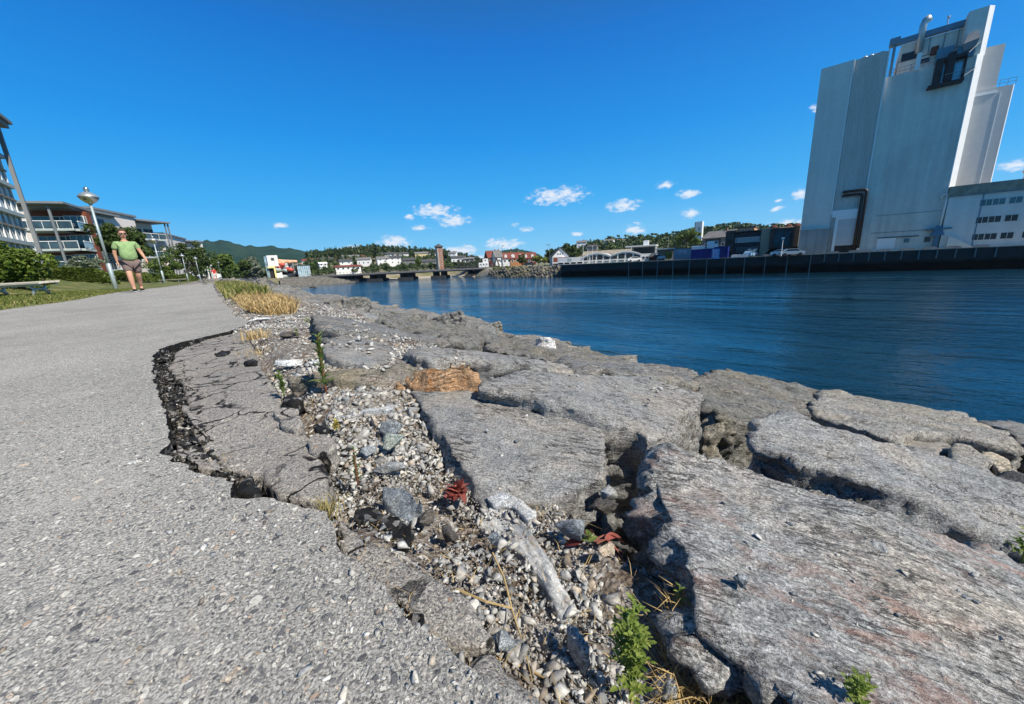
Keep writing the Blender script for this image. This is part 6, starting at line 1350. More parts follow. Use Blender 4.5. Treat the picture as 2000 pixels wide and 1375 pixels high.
# small things on the quay by the hall
fr = face(1272, 505, 122); 
def prop(name, label, cat, x, yb, r, parts):
    f_ = face(x, yb, r); z_ = -1.05 if r < 160 else V(x, yb, r).z; t_ = thing(name, f_.p(0, 0, z_), label, cat)
    for pn, mt, bx in parts:
        mb = MB()
        for b_ in bx: f_.box(mb, b_[0], b_[1], b_[2], b_[3], z_+b_[4], z_+b_[5])
        mb.build(pn, mt, t_)
    return t_
f_ = face(1275, 506, 118); t = thing('red_kiosk', f_.p(0, 0, -1.05), 'small red kiosk with a dark pyramid roof on the quay', 'kiosk')
mb = MB(); f_.box(mb, -1.1, 1.1, 0, 2.2, -1.05, .2); mb.build('wall', 'wall_red', t); mb = MB(); mb.add([f_.p(-1.6, -.5, .2), f_.p(1.6, -.5, .2), f_.p(1.6, 2.7, .2), f_.p(-1.6, 2.7, .2), f_.p(0, 1.1, 1.3)], [(0, 1, 4), (1, 2, 4), (2, 3, 4), (3, 0, 4), (3, 2, 1, 0)]); mb.build('roof', 'roof_dark', t)
prop('open_canopy', 'grey flat canopy roof on posts left of the grey shed', 'canopy', 1301, 504, 124, [('roof', 'galv', [(-3.2, 2.6, 0, 5, 3.2, 3.5)]), ('post', 'steel_grey', [(-2.8, -2.6, .2, .4, 0, 3.2), (2.0, 2.2, .2, .4, 0, 3.2)]), ('back_wall', 'steel_grey', [(-2.6, 2.4, 4, 4.2, 0, 3.2)])])
# grey shed with white lettering
GF = face(1362, 500, 114, -.17); a0, z1 = GF.px(1317, 487); a1, z2 = GF.px(1409, 481); t = thing('grey_shed', GF.p(0, 0, -1.05), 'long plain blue grey shed with small white lettering behind the blue containers', 'shed')
silo_mat('shed_grey', (.30, .35, .42), 0, .08); mb = MB(); GF.box(mb, a0, a1, 0, 9, -1.05, z1); mb.build('wall', 'shed_grey', t); mb = MB(); GF.box(mb, a0-.1, a1+.1, -.1, 9.1, z1+.003, z1+.2); mb.build('roof', 'roof_grey', t)
mb = MB(); rg = random.Random(5)
for row in (0, 1):
    a = a0+1.0
    for k in range(8 if row == 0 else 7):
        if row and k == 4: a += .25
        w_ = rg.uniform(.10, .16); GF.box(mb, a, a+.05, -.04, -.004, z1-.75-row*.55, z1-.4-row*.55); GF.box(mb, a+.052, a+w_+.05, -.04, -.004, z1-.75-row*.55+rg.choice([0, .13, .27]), z1-.75-row*.55+.07+rg.choice([0, .13, .27])); a += w_+.16
mb.build('white_lettering', 'white_trim', t)
# containers
plain('container_blue', (.008, .02, .16), .6, .25, .8); plain('container_bright', (.03, .16, .42), .6, .25, .8)
CF = face(1384, 504, 104, -.20)
def container(x0, x1, lab, mt, ytop=None, w0=0, h=2.5):
    a0, _ = CF.px(x0, 503, w0); a1, _ = CF.px(x1, 503, w0); t = thing('shipping_container', CF.p((a0+a1)/2, w0, -1.05), lab, 'container'); mb = MB(); n_ = 26
    P = []
    for i in range(n_+1):
        a = a0+(a1-a0)*i/n_; dd = .05 if i % 2 else 0.0; P.append(CF.p(a, w0+dd, 0))
    P += [CF.p(a1, w0+2.4, 0), CF.p(a0, w0+2.4, 0)]; mb.prism(P, -.98, -1.05+h-.12); mb.build('body', mt, t)
    mb = MB()
    for a in (a0, a1): CF.box(mb, a-.08, a+.08, w0-.06, w0+.1, -1.05, -1.05+h)
    CF.box(mb, a0+.08, a1-.08, w0-.06, w0+2.4, -1.05+h-.118, -1.05+h); CF.box(mb, a0+.08, a1-.08, w0-.06, w0+.08, -1.05, -.985); mb.build('frame', mt, t); return a0, a1
container(1350, 1393, 'long dark navy container on the quay edge, left one of the pair', 'container_blue'); container(1394, 1420, 'shorter blue container with bright blue panels, right of the long navy one', 'container_blue', h=2.75)
prop('blue_barrels', 'bright blue mottled tarpaulin panel standing in front of the shorter container', 'tarpaulin', 1397, 505, 101, [('panel', 'container_bright', [(-.8, .8, 0, .5, 0, 2.3)]), ('streak', 'pale_glass', [(-.5, -.35, -.03, -.004, .3, 2.0), (.1, .22, -.03, -.004, .2, 1.7)])])
prop('white_cabin', 'low white site cabin showing above the left blue container', 'cabin', 1363, 497, 108, [('wall', 'white_wall', [(-1.5, 1.5, 0, 2.4, 0, 3.2)]), ('roof', 'white_trim', [(-1.6, 1.6, -.1, 2.5, 3.203, 3.35)])])
prop('white_cabin', 'taller white site cabin with a dark top window above the right blue container', 'cabin', 1390, 495, 108, [('wall', 'white_wall', [(-1.2, 1.3, 0, 2.4, 0, 4.3)]), ('window', 'window_glass', [(.5, 1.2, -.04, -.004, 3.7, 4.2)])])
# grey gabled house on the slope
t_, fr_, z_ = gable_house('grey gabled two storey house behind the grey shed', 1394, 486, 160, 9.5, 10, 4.0, 2.4, 'roof_grey', G_, -.5, 3, 'gabled_house', floors=1)
mb = MB(); fr_.box(mb, -3.2, 2.4, -.06, -.003, z_+1.6, z_+3.6); mb.build('dark_window_band', 'window_glass', t_)
# dark office block with rows of windows
OF = Fr(V(1417, 490, 125).to_2d(), Vector(QE)); a1o, _ = OF.px(1489, 480)
def office():
    F1 = face(1424, 492, 122, .2); 
    a0, zt0 = OF.px(1434, 463); a1, _ = OF.px(1489, 460); z0 = -1.05
    t = thing('office_block', OF.p((a0+a1)/2, 0, z0), 'dark brown brick office block with a row of white framed windows', 'office building')
    b0, _ = OF.px(1417, 470)
    plain('dark_brick', (.085, .07, .06), .85, .2, 1.2); plain('dark_cladding', (.035, .037, .045), .7, .2, .8)
    _, zt = OF.px(1436, 456); mb = MB(); OF.box(mb, b0, a0, -.3, 12, z0, zt+.2); mb.build('end_wall', 'dark_brick', t)
    mb = MB(); OF.box(mb, a0+.002, a1, 0, 12, z0, zt); mb.build('wall', 'dark_cladding', t)
    mb = MB(); OF.box(mb, b0-.2, a1, -.5, 12, zt+.203, zt+.45); mb.build('roof', 'roof_dark', t)
    n_ = 15
    for r_, (zc_, g_, f_) in enumerate(((zt-2.6, 'curtain_glass', 'white_trim'), (zt-5.2, 'window_glass', 'steel_grey'), (zt-7.8, 'window_glass', 'steel_grey'))):
        if zc_ < z0+.2: continue
        for k in range(n_): a = a0+.7+(a1-a0-1.2)*k/(n_-1); fwin(OF, t, a-.32, a+.32, zc_, zc_+1.35, -.02, g_, f_, ft=.09)
    for zz in (zt-2.8, zt-6): fwin(OF, t, b0+.4, b0+1.9, zz, zz+1.3, -.32, 'window_glass', 'dark_brick')
    mb = MB(); c0, z1 = OF.px(1441, 446, 3); c1, _ = OF.px(1474, 440, 3); OF.box(mb, c0, c1, 3, 9, zt+.3, z1); plain('orange_clad', (.52, .30, .17), .8, .15, 1); ph = mb.build('penthouse', 'orange_clad', t)
    mb = MB(); OF.box(mb, c0-.2, c1+.3, 2.6, 9.2, z1+.003, z1+.3); mb.build('penthouse_roof', 'roof_dark', ph)
    for x_ in (.35, .7): a = c0+(c1-c0)*x_; fwin(OF, ph, a-.4, a+.4, z1-1.5, z1-.6, 2.98, ft=.07)
    d0, _ = OF.px(1419, 450, 2); mb = MB(); OF.box(mb, d0, c0-.01, 2, 9, zt+.3, z1-.5); mb.build('dark_penthouse', 'dark_brick', t)
    return a1, zt
a1, zt = office()
TF2 = Fr(OF.p(a1, 0, 0).to_2d(), Matrix.Rotation(math.radians(20), 2) @ OF.e); b0, z1 = TF2.px(1491, 446, -1.5); b1, _ = TF2.px(1564, 440, -1.5)
t = thing('brick_centre', TF2.p((b0+b1)/2, -1.5, -1.05), 'light tan brick building with a big framed teal bay window left of the silo', 'building')
def brick_mat(name, c1, c2, sc):
    m, tt, b = new_mat(name); br = tt.nodes.new('ShaderNodeTexBrick'); br.inputs['Color1'].default_value = (*c1, 1); br.inputs['Color2'].default_value = (*c2, 1); br.inputs['Mortar'].default_value = (.4, .36, .3, 1); br.inputs['Scale'].default_value = sc
    g_ = tt.nodes.new('ShaderNodeNewGeometry'); sp = tt.nodes.new('ShaderNodeSeparateXYZ'); tt.links.new(g_.outputs['Position'], sp.inputs[0]); cb = tt.nodes.new('ShaderNodeCombineXYZ'); tt.links.new(sp.outputs[0], cb.inputs[0]); tt.links.new(sp.outputs[2], cb.inputs[1]); tt.links.new(cb.outputs[0], br.inputs['Vector'])
    tt.links.new(br.outputs[0], b.inputs['Base Color']); b.inputs['Roughness'].default_value = .9; MATS[name] = m
brick_mat('tan_brick', (.56, .43, .30), (.48, .37, .26), 1.2)
mb = MB(); TF2.box(mb, b0, b1+4, -1.5, 11, 1.0, z1); mb.hexa([TF2.p(b0, -1.5, -1.05), TF2.p(b0+.5, -1.5, -1.05), TF2.p(b0+.5, 11, -1.05), TF2.p(b0, 11, -1.05), TF2.p(b0, -1.5, .997), TF2.p(b0+2.4, -1.5, .997), TF2.p(b0+2.4, 11, .997), TF2.p(b0, 11, .997)]); mb.build('wall', 'tan_brick', t)
mb = MB(); TF2.box(mb, b0+2, b1+4, .5, 11, -1.05, .99); mb.build('shaded_base', 'dark_interior', t)  # near-black colour stands in for the shade under the overhang
c0, zc1 = TF2.px(1512, 450, -2.8); c1, zc0 = TF2.px(1543, 480, -2.8)
mb = MB(); fw = .5
TF2.box(mb, c0-fw, c0, -3.3, -1.5, zc0-fw, zc1+fw); TF2.box(mb, c1, c1+fw, -3.3, -1.5, zc0-fw, zc1+fw); TF2.box(mb, c0, c1, -3.3, -1.5, zc1, zc1+fw); TF2.box(mb, c0, c1, -3.3, -1.5, zc0-fw, zc0)
bay = mb.build('bay_frame', 'dark_brick', t)
mb = MB(); TF2.box(mb, c0, c1, -2.8, -2.7, zc0, zc1); mb.build('bay_glass', 'teal_glass', bay)
mb = MB(); zm_ = (zc0+zc1)/2; TF2.box(mb, c0, c1, -2.9, -2.81, zm_-.08, zm_+.08); am = c0+(c1-c0)*.6; TF2.box(mb, am-.06, am+.06, -2.9, -2.81, zm_+.08, zc1); TF2.box(mb, am-.06, am+.06, -2.9, -2.81, zc0, zm_-.08); mb.build('mullion', 'black_steel', bay)
mb = MB(); TF2.box(mb, c1+fw+.3, c1+fw+1.5, -1.6, -1.503, 1.0, z1); mb.build('dark_recess', 'black_steel', t)
for x_ in (1512, 1540, 1557):
    a_, _ = TF2.px(x_, 440, 5); q = TF2.p(a_, 5, z1); mb = MB(); mb.lathe([(1.0, 0), (1.0, .3), (.8, .7), (.4, .95), (0, 1.0)], q, 14); mb.build('roof_dome', 'rust', t, True)
# church tower
fr = face(1362, 464, 330, -.25); B = V(1362, 466, 330); zt = V(1362, 433, 330).z; t = thing('church_tower', B, 'plain white square church tower rising above the wooded hill', 'tower')
mb = MB(); fr.box(mb, -1.9, 2.9, 0, 4, B.z-6, zt); mb.build('shaft', 'white_wall', t); mb = MB(); fr.box(mb, -2.6, -1.903, .1, 4, B.z-6, zt-.2); mb.build('side_slab', 'concrete', t); mb = MB()
for k in (0, .55): fr.box(mb, .3+k, .6+k, -.05, -.003, zt-7, zt-4)
mb.build('belfry_slit', 'roof_dark', t)

# ------------------------------------------------------------------ cars, posts and clutter on the quay
def car(label, x, yb, r, mat, yaw=0.0, L_=4.2, H_=1.45):
    f_ = face(x, yb, r, yaw); z = -1.05; t = thing('parked_car', f_.p(0, 0, z), label, 'car', 'cars parked on the quay')
    mb = MB(); prof = [(-.5, .25), (-.5, .62), (-.36, .70), (-.2, 1.0), (.18, 1.0), (.36, .68), (.5, .60), (.5, .25)]
    A = [f_.p(a*L_, 0, z+h*H_) for a, h in prof]; Bk = [f_.p(a*L_, 1.7, z+h*H_) for a, h in prof]; n_ = len(A); mb.add(A+Bk, [tuple(range(n_)), tuple(range(2*n_-1, n_-1, -1))]+[(i, (i+1) % n_, n_+(i+1) % n_, n_+i) for i in range(n_)]); mb.build('body', mat, t)
    mb = MB(); mb.add([f_.p(-.31*L_, -.02, z+.72*H_), f_.p(.31*L_, -.02, z+.72*H_), f_.p(.17*L_, -.02, z+.94*H_), f_.p(-.19*L_, -.02, z+.94*H_)], [(0, 1, 2, 3)]); mb.build('side_window', 'window_glass', t)
    for a in (-.31, .31):
        for w in (-.03, 1.55): mb = MB(); mb.tube([f_.p(a*L_, w, z+.32), f_.p(a*L_, w+.18, z+.32)], .32, 12); mb.build('wheel', 'black_steel', t)
plain('car_white', (.78, .78, .78), .3, .03, 1, spec=.6); plain('car_dark', (.03, .035, .045), .3, .1, 1, spec=.6); plain('car_silver', (.4, .43, .45), .3, .05, 1, spec=.6); plain('car_blue', (.20, .35, .50), .3, .05, 1)
car('white car parked under the teal bay window', 1527, 495, 100, 'car_white'); car('silver pickup parked in the shade right of the white car', 1548, 495, 97, 'car_silver', .2); car('pale blue small car left of the tan brick building', 1473, 499, 104, 'car_blue', 1.2, 3.6)
car('dark car on the road behind the breakwater rocks', 1034, 521, 148, 'car_dark'); car('white car in front of the right arch', 1240, 510, 122, 'car_white', .3); car('white van shaped car at the foot of the red kiosk', 1287, 507, 120, 'car_white', .5, 4.0, 1.9)
def post(name, label, x, yb, yt, r, rad, mat, cat='mast', head=None, group=None):
    B = V(x, yb, r); B.z = min(B.z, -1.0) if r < 160 else B.z; zt = V(x, yt, r).z; t = thing(name, B, label, cat, group)
    mb = MB(); mb.tube([B, Vector((B.x, B.y, zt))], [rad, rad*.6], 7); mb.build('pole', mat, t)
    if head: f_ = face(x, yb, r); mb = MB(); q = Vector((B.x, B.y)); f_.box(mb, head[0], head[1], -.15, .15, zt-.15, zt+.1); mb.build('head', mat, t)
for i, (x_, yt) in enumerate([(1139, 479), (1148, 486), (1157, 479)]): post('flagpole', ['leftmost of the three bare flagpoles in front of the left arch', 'middle and shortest of the three bare flagpoles before the left arch', 'right one of the three bare flagpoles before the left arch'][i], x_, 516, yt, 122, .07, 'white_trim', 'flagpole', group='flagpoles')
post('street_light', 'tall street light with a short arm above the red roofed houses', 982, 518, 480, 160, .09, 'steel_grey', 'street light', (-.1, 1.0)); post('street_light', 'tall thin street light left of the pointed white gable', 1074, 516, 478, 140, .09, 'steel_grey', 'street light', (-1.1, .1))
post('street_light', 'white street light standing before the teal bay window', 1526, 496, 465, 96, .09, 'white_trim', 'street light', (-.3, .3)); post('sign_post', 'round headed road sign left of the pale blue car', 1463, 497, 487, 103, .05, 'galv', 'sign', (-.35, .35)); post('sign_post', 'second round headed road sign nearer to the tan building', 1474, 496, 487, 103, .05, 'galv', 'sign', (-.35, .35))
post('mast', 'thin lattice like mast between the woods behind the grey shed', 1304, 500, 462, 170, .10, 'concrete'); post('sign_post', 'small yellow sign on a post in front of the yellow green bush', 1058, 518, 507, 140, .05, 'yellow_frame', 'sign', (-.3, .3)); post('mast', 'radio mast on top of the long wooded mountain', 537, 483, 476, 1690, .6, 'steel_grey')
# bollards / white blocks on the quay edge
for i, x_ in enumerate([1433, 1440, 1446, 1452, 1458, 1500, 1512, 1626, 1668, 1690, 1725, 1770, 1812, 1858, 1912]):
    q = QF.px(x_, 500, .9)[0]; mb = MB(); s_ = .45 if i < 5 else .9; hgt = .5 if i < 5 else .28; QF.box(mb, q-s_, q+s_, .5, 1.2, -.90, -.90+hgt); QF.box(mb, q-s_*.7, q+s_*.7, .6, 1.1, -.898+hgt, -.8+hgt)
    o = mb.build('concrete_block', 'white_wall' if i < 5 else 'concrete', loc=QF.p(q, .8, -.9)); tag(o, 'white concrete block in the row on the quay edge before the dark office' if i < 5 else 'low grey concrete bumper block along the quay edge by the silo and tan building', 'block', 'white blocks on the quay edge' if i < 5 else 'bumper blocks on the quay edge')
# breakwater rocks
bp = []
for k in range(6):
    v, f = stone_template(500+k, 1, 12); o = np_mesh('breakwater_rock', v, f, ['riprap'], loc=(0, 0, 0)); bp.append(o)
rgb = random.Random(9); usedb = set()
for i in range(230):
    x = rgb.uniform(952, 1108); r0 = shore_r(x); dr = rgb.uniform(-.8, 6.5); p = V(x, 525, r0+dr); z = float(np.interp(dr, [-1, 0, 2, 5, 8], [-4.9, -4.6, -3.6, -2.1, -1.1]))
    k = rgb.randrange(6); o = bp[k] if k not in usedb else bp[k].copy()
    if k in usedb: col_link(o)
    usedb.add(k); s = rgb.uniform(.5, 1.05); o.location = (p.x, p.y, z+.1); o.scale = (s, s, s*1.1); o.rotation_euler = (rgb.uniform(0, 6), rgb.uniform(0, 6), rgb.uniform(0, 6))
    tag(o, 'brown grey boulder in the heaped breakwater at the left end of the quay', 'rock', 'boulders of the breakwater')
# bushes and single trees over there
def far_tree(label, x, yb, r, h, w, mat, n=700, name='tree', cat='tree'):
    B = V(x, yb, r)
    if r < 200: B.z = max(min(B.z, -.9), -3)
    return tree(name, label, B, h, (w/2, w/2, h*.42), h*.55, mat, int(x), n, max(.22, h*.06), h*.025, cat, None, 22, .35)
leaf_mat('bush_yellow', (.14, .17, .03), (.28, .28, .06), .2, vscale=.4)
far_tree('yellow green round bush between the red roofed row and the pointed gable', 1052, 518, 143, 4.2, 4.2, 'bush_yellow', 1200, 'bush', 'bush'); far_tree('taller yellow green bush right next to the yellow sign', 1064, 517, 141, 3.4, 3.6, 'bush_yellow', 900, 'bush', 'bush')
far_tree('dark tree in front of the orange fronted house', 1020, 518, 165, 5, 4.4, 'tree_leaf', 900); far_tree('dark green conifer left of the pointed white gable', 1075, 515, 150, 6.5, 3.5, 'tree_leaf', 900); far_tree('tall dark tree right behind the pointed white gable', 1117, 505, 175, 9, 6, 'tree_leaf', 900); far_tree('second tall dark tree right of the pointed white gable', 1106, 508, 185, 10, 5, 'pine_leaf', 900)
far_tree('yellow green bush in front of the grey canopy', 1306, 508, 112, 2.2, 2.6, 'bush_yellow', 700, 'bush', 'bush'); far_tree('dense green tree crown between church tower and grey gabled house', 1340, 484, 200, 10, 12, 'tree_bright', 1800)
far_tree('bright green tree beside the brick tower foot above the bridge', 818, 522, 235, 6, 5, 'tree_bright', 900); far_tree('dark rounded tree on the hillside above the bridge middle', 735, 505, 330, 10, 6, 'pine_leaf', 900)
for k, x in enumerate((968, 978, 990, 1003, 1016)): far_tree(['low yellow scrub at the tip of the breakwater', 'low yellow scrub second from the breakwater tip', 'low green scrub in the middle of the breakwater top', 'low dark scrub before the dark car', 'low scrub at the landward end of the breakwater'][k], x, 527, shore_r(x)+8, 1.5, 3.2, 'bush_yellow' if k != 3 else 'tree_leaf', 450, 'scrub_bush', 'bush')
leaf_mat('willow_leaf', (.12, .15, .10), (.25, .27, .19), .2, vscale=.5)
far_tree('large silvery grey willow left of the water slides', 506, 543, 180, 6.5, 6, 'willow_leaf', 2400); far_tree('slender silvery tree top left of the white slide tower', 494, 543, 190, 10.5, 5.5, 'willow_leaf', 2000); far_tree('dark green tree at the end of the footpath behind the last lamps', 478, 545, 165, 8, 7, 'tree_leaf', 1800); far_tree('dark tree behind the walker in red', 440, 547, 150, 9, 8, 'tree_bright', 1800); far_tree('dark shrub mass right of the walker in red', 455, 548, 130, 3.5, 6, 'tree_leaf', 1200, 'bush', 'bush')

# ------------------------------------------------------------------ air
mb = MB(); mb.box(-2400, 1500, -60, 2350, -9.5, 215); hz_ = bpy.data.materials.new('haze'); hz_.use_nodes = True; t_ = hz_.node_tree; t_.nodes.remove(t_.nodes['Principled BSDF'])
pv = t_.nodes.new('ShaderNodeVolumePrincipled'); pv.inputs['Color'].default_value = (.75, .86, 1, 1); pv.inputs['Density'].default_value = .00008; pv.inputs['Anisotropy'].default_value = .3
t_.links.new(pv.outputs[0], t_.nodes['Material Output'].inputs['Volume']); MATS['haze'] = hz_
tag(mb.build('haze', 'haze'), 'thin blue air over the river and hills', 'haze', kind='stuff')
# ------------------------------------------------------------------ apartments on the left
def rz(px, py, z): # distance at which the pixel's ray reaches height z
    d = ray(px, py); return (z-CZ)/d.z*math.hypot(d.x, d.y)
GZ = 1.2
def seg_frame(A, B): return Fr((A.x, A.y), (B.x-A.x, B.y-A.y)), math.hypot(B.x-A.x, B.y-A.y)
def balconies(t, A, B, slabs, roof_z, depth=2.4, proj=.5, boards='brown_boards', open_left=True, railc='white_trim', posts=True, wins=4, bd=8):
    fr, Ln = seg_frame(A, B); 
    mb = MB(); fr.box(mb, 0, Ln, depth, depth+bd, GZ-1.5, roof_z-.3); mb.build('back_wall', boards, t)
    for k, z in enumerate(slabs):
        mb = MB(); fr.box(mb, 0, Ln, -proj, depth-.003, z-.32, z); sl = mb.build('balcony_slab', 'slab_edge', t)
        mb = MB(); fr.box(mb, 0, Ln, -proj-.02, -proj+.02, z+.08, z+1.0); mb.build('balustrade_glass', 'curtain_glass', sl)
        mb = MB(); fr.box(mb, -.05, Ln+.05, -proj-.06, -proj+.06, z+1.003, z+1.09)
        n_ = max(3, int(Ln/1.5))
        for i in range(n_+1): a = Ln*i/n_; fr.box(mb, a-.025, a+.025, -proj-.05, -proj+.05, z-.2, z+1.0)
        mb.build('handrail', railc, sl)
        top = (slabs[k+1] if k+1 < len(slabs) else roof_z)-.4
        for i in range(wins):
            a = Ln*(i+.5)/wins; w_ = .95 if i % 2 == 0 else .75
            fwin(fr, t, a-w_, a+w_, z+(.05 if i % 2 else .75), min(top-.15, z+2.2), depth-.03, 'window_glass' if i % 3 else 'curtain_glass', 'white_trim' if i % 2 else 'slab_edge', 2, ft=.08)
        # a table or chairs behind the glass
        mb = MB(); a = Ln*(.3+.17*k); fr.box(mb, a, a+.9, .6, 1.3, z+.68, z+.74); fr.box(mb, a+.4, a+.5, .9, 1.0, z, z+.68); fr.box(mb, a+1.2, a+1.7, .7, 1.2, z+.4, z+.46); fr.box(mb, a+1.65, a+1.7, .7, 1.2, z+.46, z+.9); fr.box(mb, a+1.22, a+1.3, .75, .82, z, z+.4); mb.build('balcony_furniture', 'steel_grey', t)
    return fr, Ln
# block B: brown boarded front with three rows of balconies
PB = V(112, 470, 88); eB = Vector((.91, .41)).normalized()
frB = Fr((PB.x, PB.y), eB); bl, _ = frB.px(40, 470); br, _ = frB.px(155, 469)
A = frB.p(bl, 0, 0); C1 = frB.p(br, 0, 0)
zs = [V(112, y, 88).z for y in (525.5, 486, 447)]; zr = V(112, 402, 88).z
C2 = V(180, 440, 94)
t = thing('balcony_block', Vector((PB.x, PB.y, GZ)), 'dark brown boarded apartment block with three long glazed balconies', 'apartment block')
balconies(t, A, C1, zs, zr, 3.8, .6, wins=3, bd=1.2)
frS, LS = seg_frame(C1, C2)
mb = MB(); frS.box(mb, LS*.62, LS, .9, 1.19, GZ-1.5, zr-.3); mb.build('side_wall', 'pinkish_wall', t)
for k, z in enumerate(zs):
    mb = MB(); frS.box(mb, .01, LS, -.4, 1.197, z-.32, z); sl = mb.build('balcony_slab', 'slab_edge', t); mb = MB(); frS.box(mb, .01, LS, -.42, -.38, z+.08, z+1.0); mb.build('balustrade_glass', 'pale_glass', sl); mb = MB(); frS.box(mb, .05, LS, -.47, -.33, z+1.003, z+1.13); mb.build('handrail', 'white_trim', sl)
    fwin(frB, t, br-2.6, br-.3, z+.1, z+2.3, 3.7, 'curtain_glass', 'white_trim', 3)
mb = MB(); mb.prism([(A.x, A.y), (C1.x, C1.y), (C2.x, C2.y), tuple((C2+Vector((-1, 5, 0))).to_2d()), tuple(frB.p(bl, 11, 0).to_2d())], zr-.28, zr); 
mb.prism([tuple((frB.p(bl, -1.8, 0)).to_2d()), tuple((frB.p(br+.3, -1.8, 0)).to_2d()), tuple((C2+Vector((1.2, -1.0, 0))).to_2d()), tuple((C2+Vector((-1, 6, 0))).to_2d()), tuple(frB.p(bl, 11.5, 0).to_2d())], zr+.003, zr+.3); mb.build('roof', 'steel_grey', t)
pa, _ = frB.px(94, 400, -.9); mb = MB(); frB.box(mb, pa-.12, pa+.12, -1.2, -1.0, GZ-.5, zr); mb.build('front_post', 'steel_grey', t)
# block C: pinkish white wall
zC = V(188, 409, 95).z; r2 = rz(262, 425, zC); Ca = V(186, 450, 94.5); Cb = V(268, 450, r2)
frC, LC = seg_frame(Ca, Cb); t = thing('gable_block', Vector((Ca.x, Ca.y, GZ)), 'pinkish white apartment wall behind the nearest lamp post, with few windows', 'apartment block')
mb = MB(); frC.box(mb, 0, LC, 0, 12, GZ-2, zC); mb.build('wall', 'pinkish_wall', t)
mb = MB(); frC.box(mb, -.3, LC+.2, -.35, 12.2, zC+.003, zC+.35); mb.build('roof', 'steel_grey', t)
fwin(frC, t, .6, 2.6, zC-4.2, zC-1.4, -.02, 'window_glass', 'steel_grey', 2, 2); fwin(frC, t, .8, 2.4, zC-8.2, zC-5.8, -.02, 'window_glass', 'steel_grey', 2, 2)
for q in (.72, .86):
    for z in (zC-3.6, zC-7.2): fwin(frC, t, LC*q-.5, LC*q+.5, z-1.2, z+.6, -.02, 'window_glass', 'white_trim', 1, 2)
for z in (GZ+1.4, GZ+4.4):
    mb = MB(); frC.box(mb, .4, 4.4, -1.3, -.003, z-.25, z); sl = mb.build('small_balcony', 'slab_edge', t); mb = MB()
    for k in range(14): a = .45+3.9*k/13; frC.box(mb, a-.025, a+.025, -1.28, -1.23, z, z+1.0)
    frC.box(mb, .4, 4.4, -1.3, -1.2, z+1.0, z+1.08); mb.build('railing', 'white_trim', sl); fwin(frC, t, .9, 3.4, z+.02, z+2.2, -.03, 'window_glass', 'steel_grey', 3)
# block D: white fronted balcony block
zD = V(290, 431, 108).z; Da = V(263, 470, 106); Db = V(322, 470, 110)
t = thing('balcony_block', Vector((Da.x, Da.y, GZ)), 'white balcony block with dark roof right behind the walking man', 'apartment block')
slD = [zD-3.1*k for k in (4.6, 3.45, 2.3, 1.15)]
balconies(t, Da, Db, [z for z in slD if z > GZ], zD, 2.2, .5, 'white_wall', wins=3)
frD, LD = seg_frame(Da, Db); mb = MB(); frD.box(mb, -.4, LD+.9, -1.4, 10, zD-.3, zD); mb.build('roof', 'steel_grey', t)
mb = MB()
for a in (LD+.1, LD+.75): frD.box(mb, a-.09, a+.09, -.9, -.7, GZ-1, zD-.303)
frD.box(mb, -.2, 0, -.1, 2.2, GZ-1, zD-.303); mb.build('corner_post', 'steel_grey', t)
# block E: white wall and balconies beyond
zE = V(325, 458, 114).z; r2 = rz(362, 468, zE); Ea = V(322, 480, 113); Eb = V(366, 490, r2)
frE, LE = seg_frame(Ea, Eb); t = thing('gable_block', Vector((Ea.x, Ea.y, GZ)), 'white gable wall apartment block behind the broad dark tree', 'apartment block')
mb = MB(); frE.box(mb, 0, LE, 0, 10, GZ-2, zE); mb.build('wall', 'pinkish_wall', t); mb = MB(); frE.box(mb, -.3, LE+.2, -.35, 10, zE+.003, zE+.3); mb.build('roof', 'steel_grey', t)
for q, z in ((.9, zE-4), (.9, zE-8), (.05, zE-4), (.05, zE-8)): fwin(frE, t, LE*q-.5, LE*q+.5, z-.8, z+.9, -.02, 'window_glass', 'white_trim', 1, 2)
Fa = V(363, 490, r2); Fb = V(394, 490, r2+3); zF = V(375, 470, r2+1).z
t = thing('balcony_block', Vector((Fa.x, Fa.y, GZ)), 'farthest balcony block, its top showing above the broad dark tree', 'apartment block')
balconies(t, Fa, Fb, [z for z in (zF-2.9, zF-5.8, zF-8.7) if z > GZ], zF, 2.0, .3, 'white_wall', wins=3)
frF, LF = seg_frame(Fa, Fb); mb = MB(); frF.box(mb, -.3, LF+.4, -.7, 9, zF-.25, zF+.05); mb.build('roof', 'steel_grey', t); mb = MB(); frF.box(mb, LF, LF+.3, -.3, 9, GZ-2, zF-.253); mb.build('side_wall', 'white_wall', t)
p = V(412, 530, 160); fr = face(412, 530, 160); t = thing('white_house', p, 'small white building far down the path, left of the walker in red', 'house'); a0, z1 = fr.px(405, 503); a1, _ = fr.px(424, 503); mb = MB(); fr.box(mb, a0, a1, 0, 8, -1, z1-1.2); fr.box(mb, a0, (a0+a1)/2, .2, 8, z1-1.197, z1); mb.build('wall', 'white_wall', t); fwin(fr, t, a0+1, a0+2.2, z1-2.6, z1-1.6, -.02); mb = MB(); fr.box(mb, a0-.2, a1+.2, -.2, 8, z1-4.4, z1-4.1); mb.build('canopy', 'slab_edge', t)
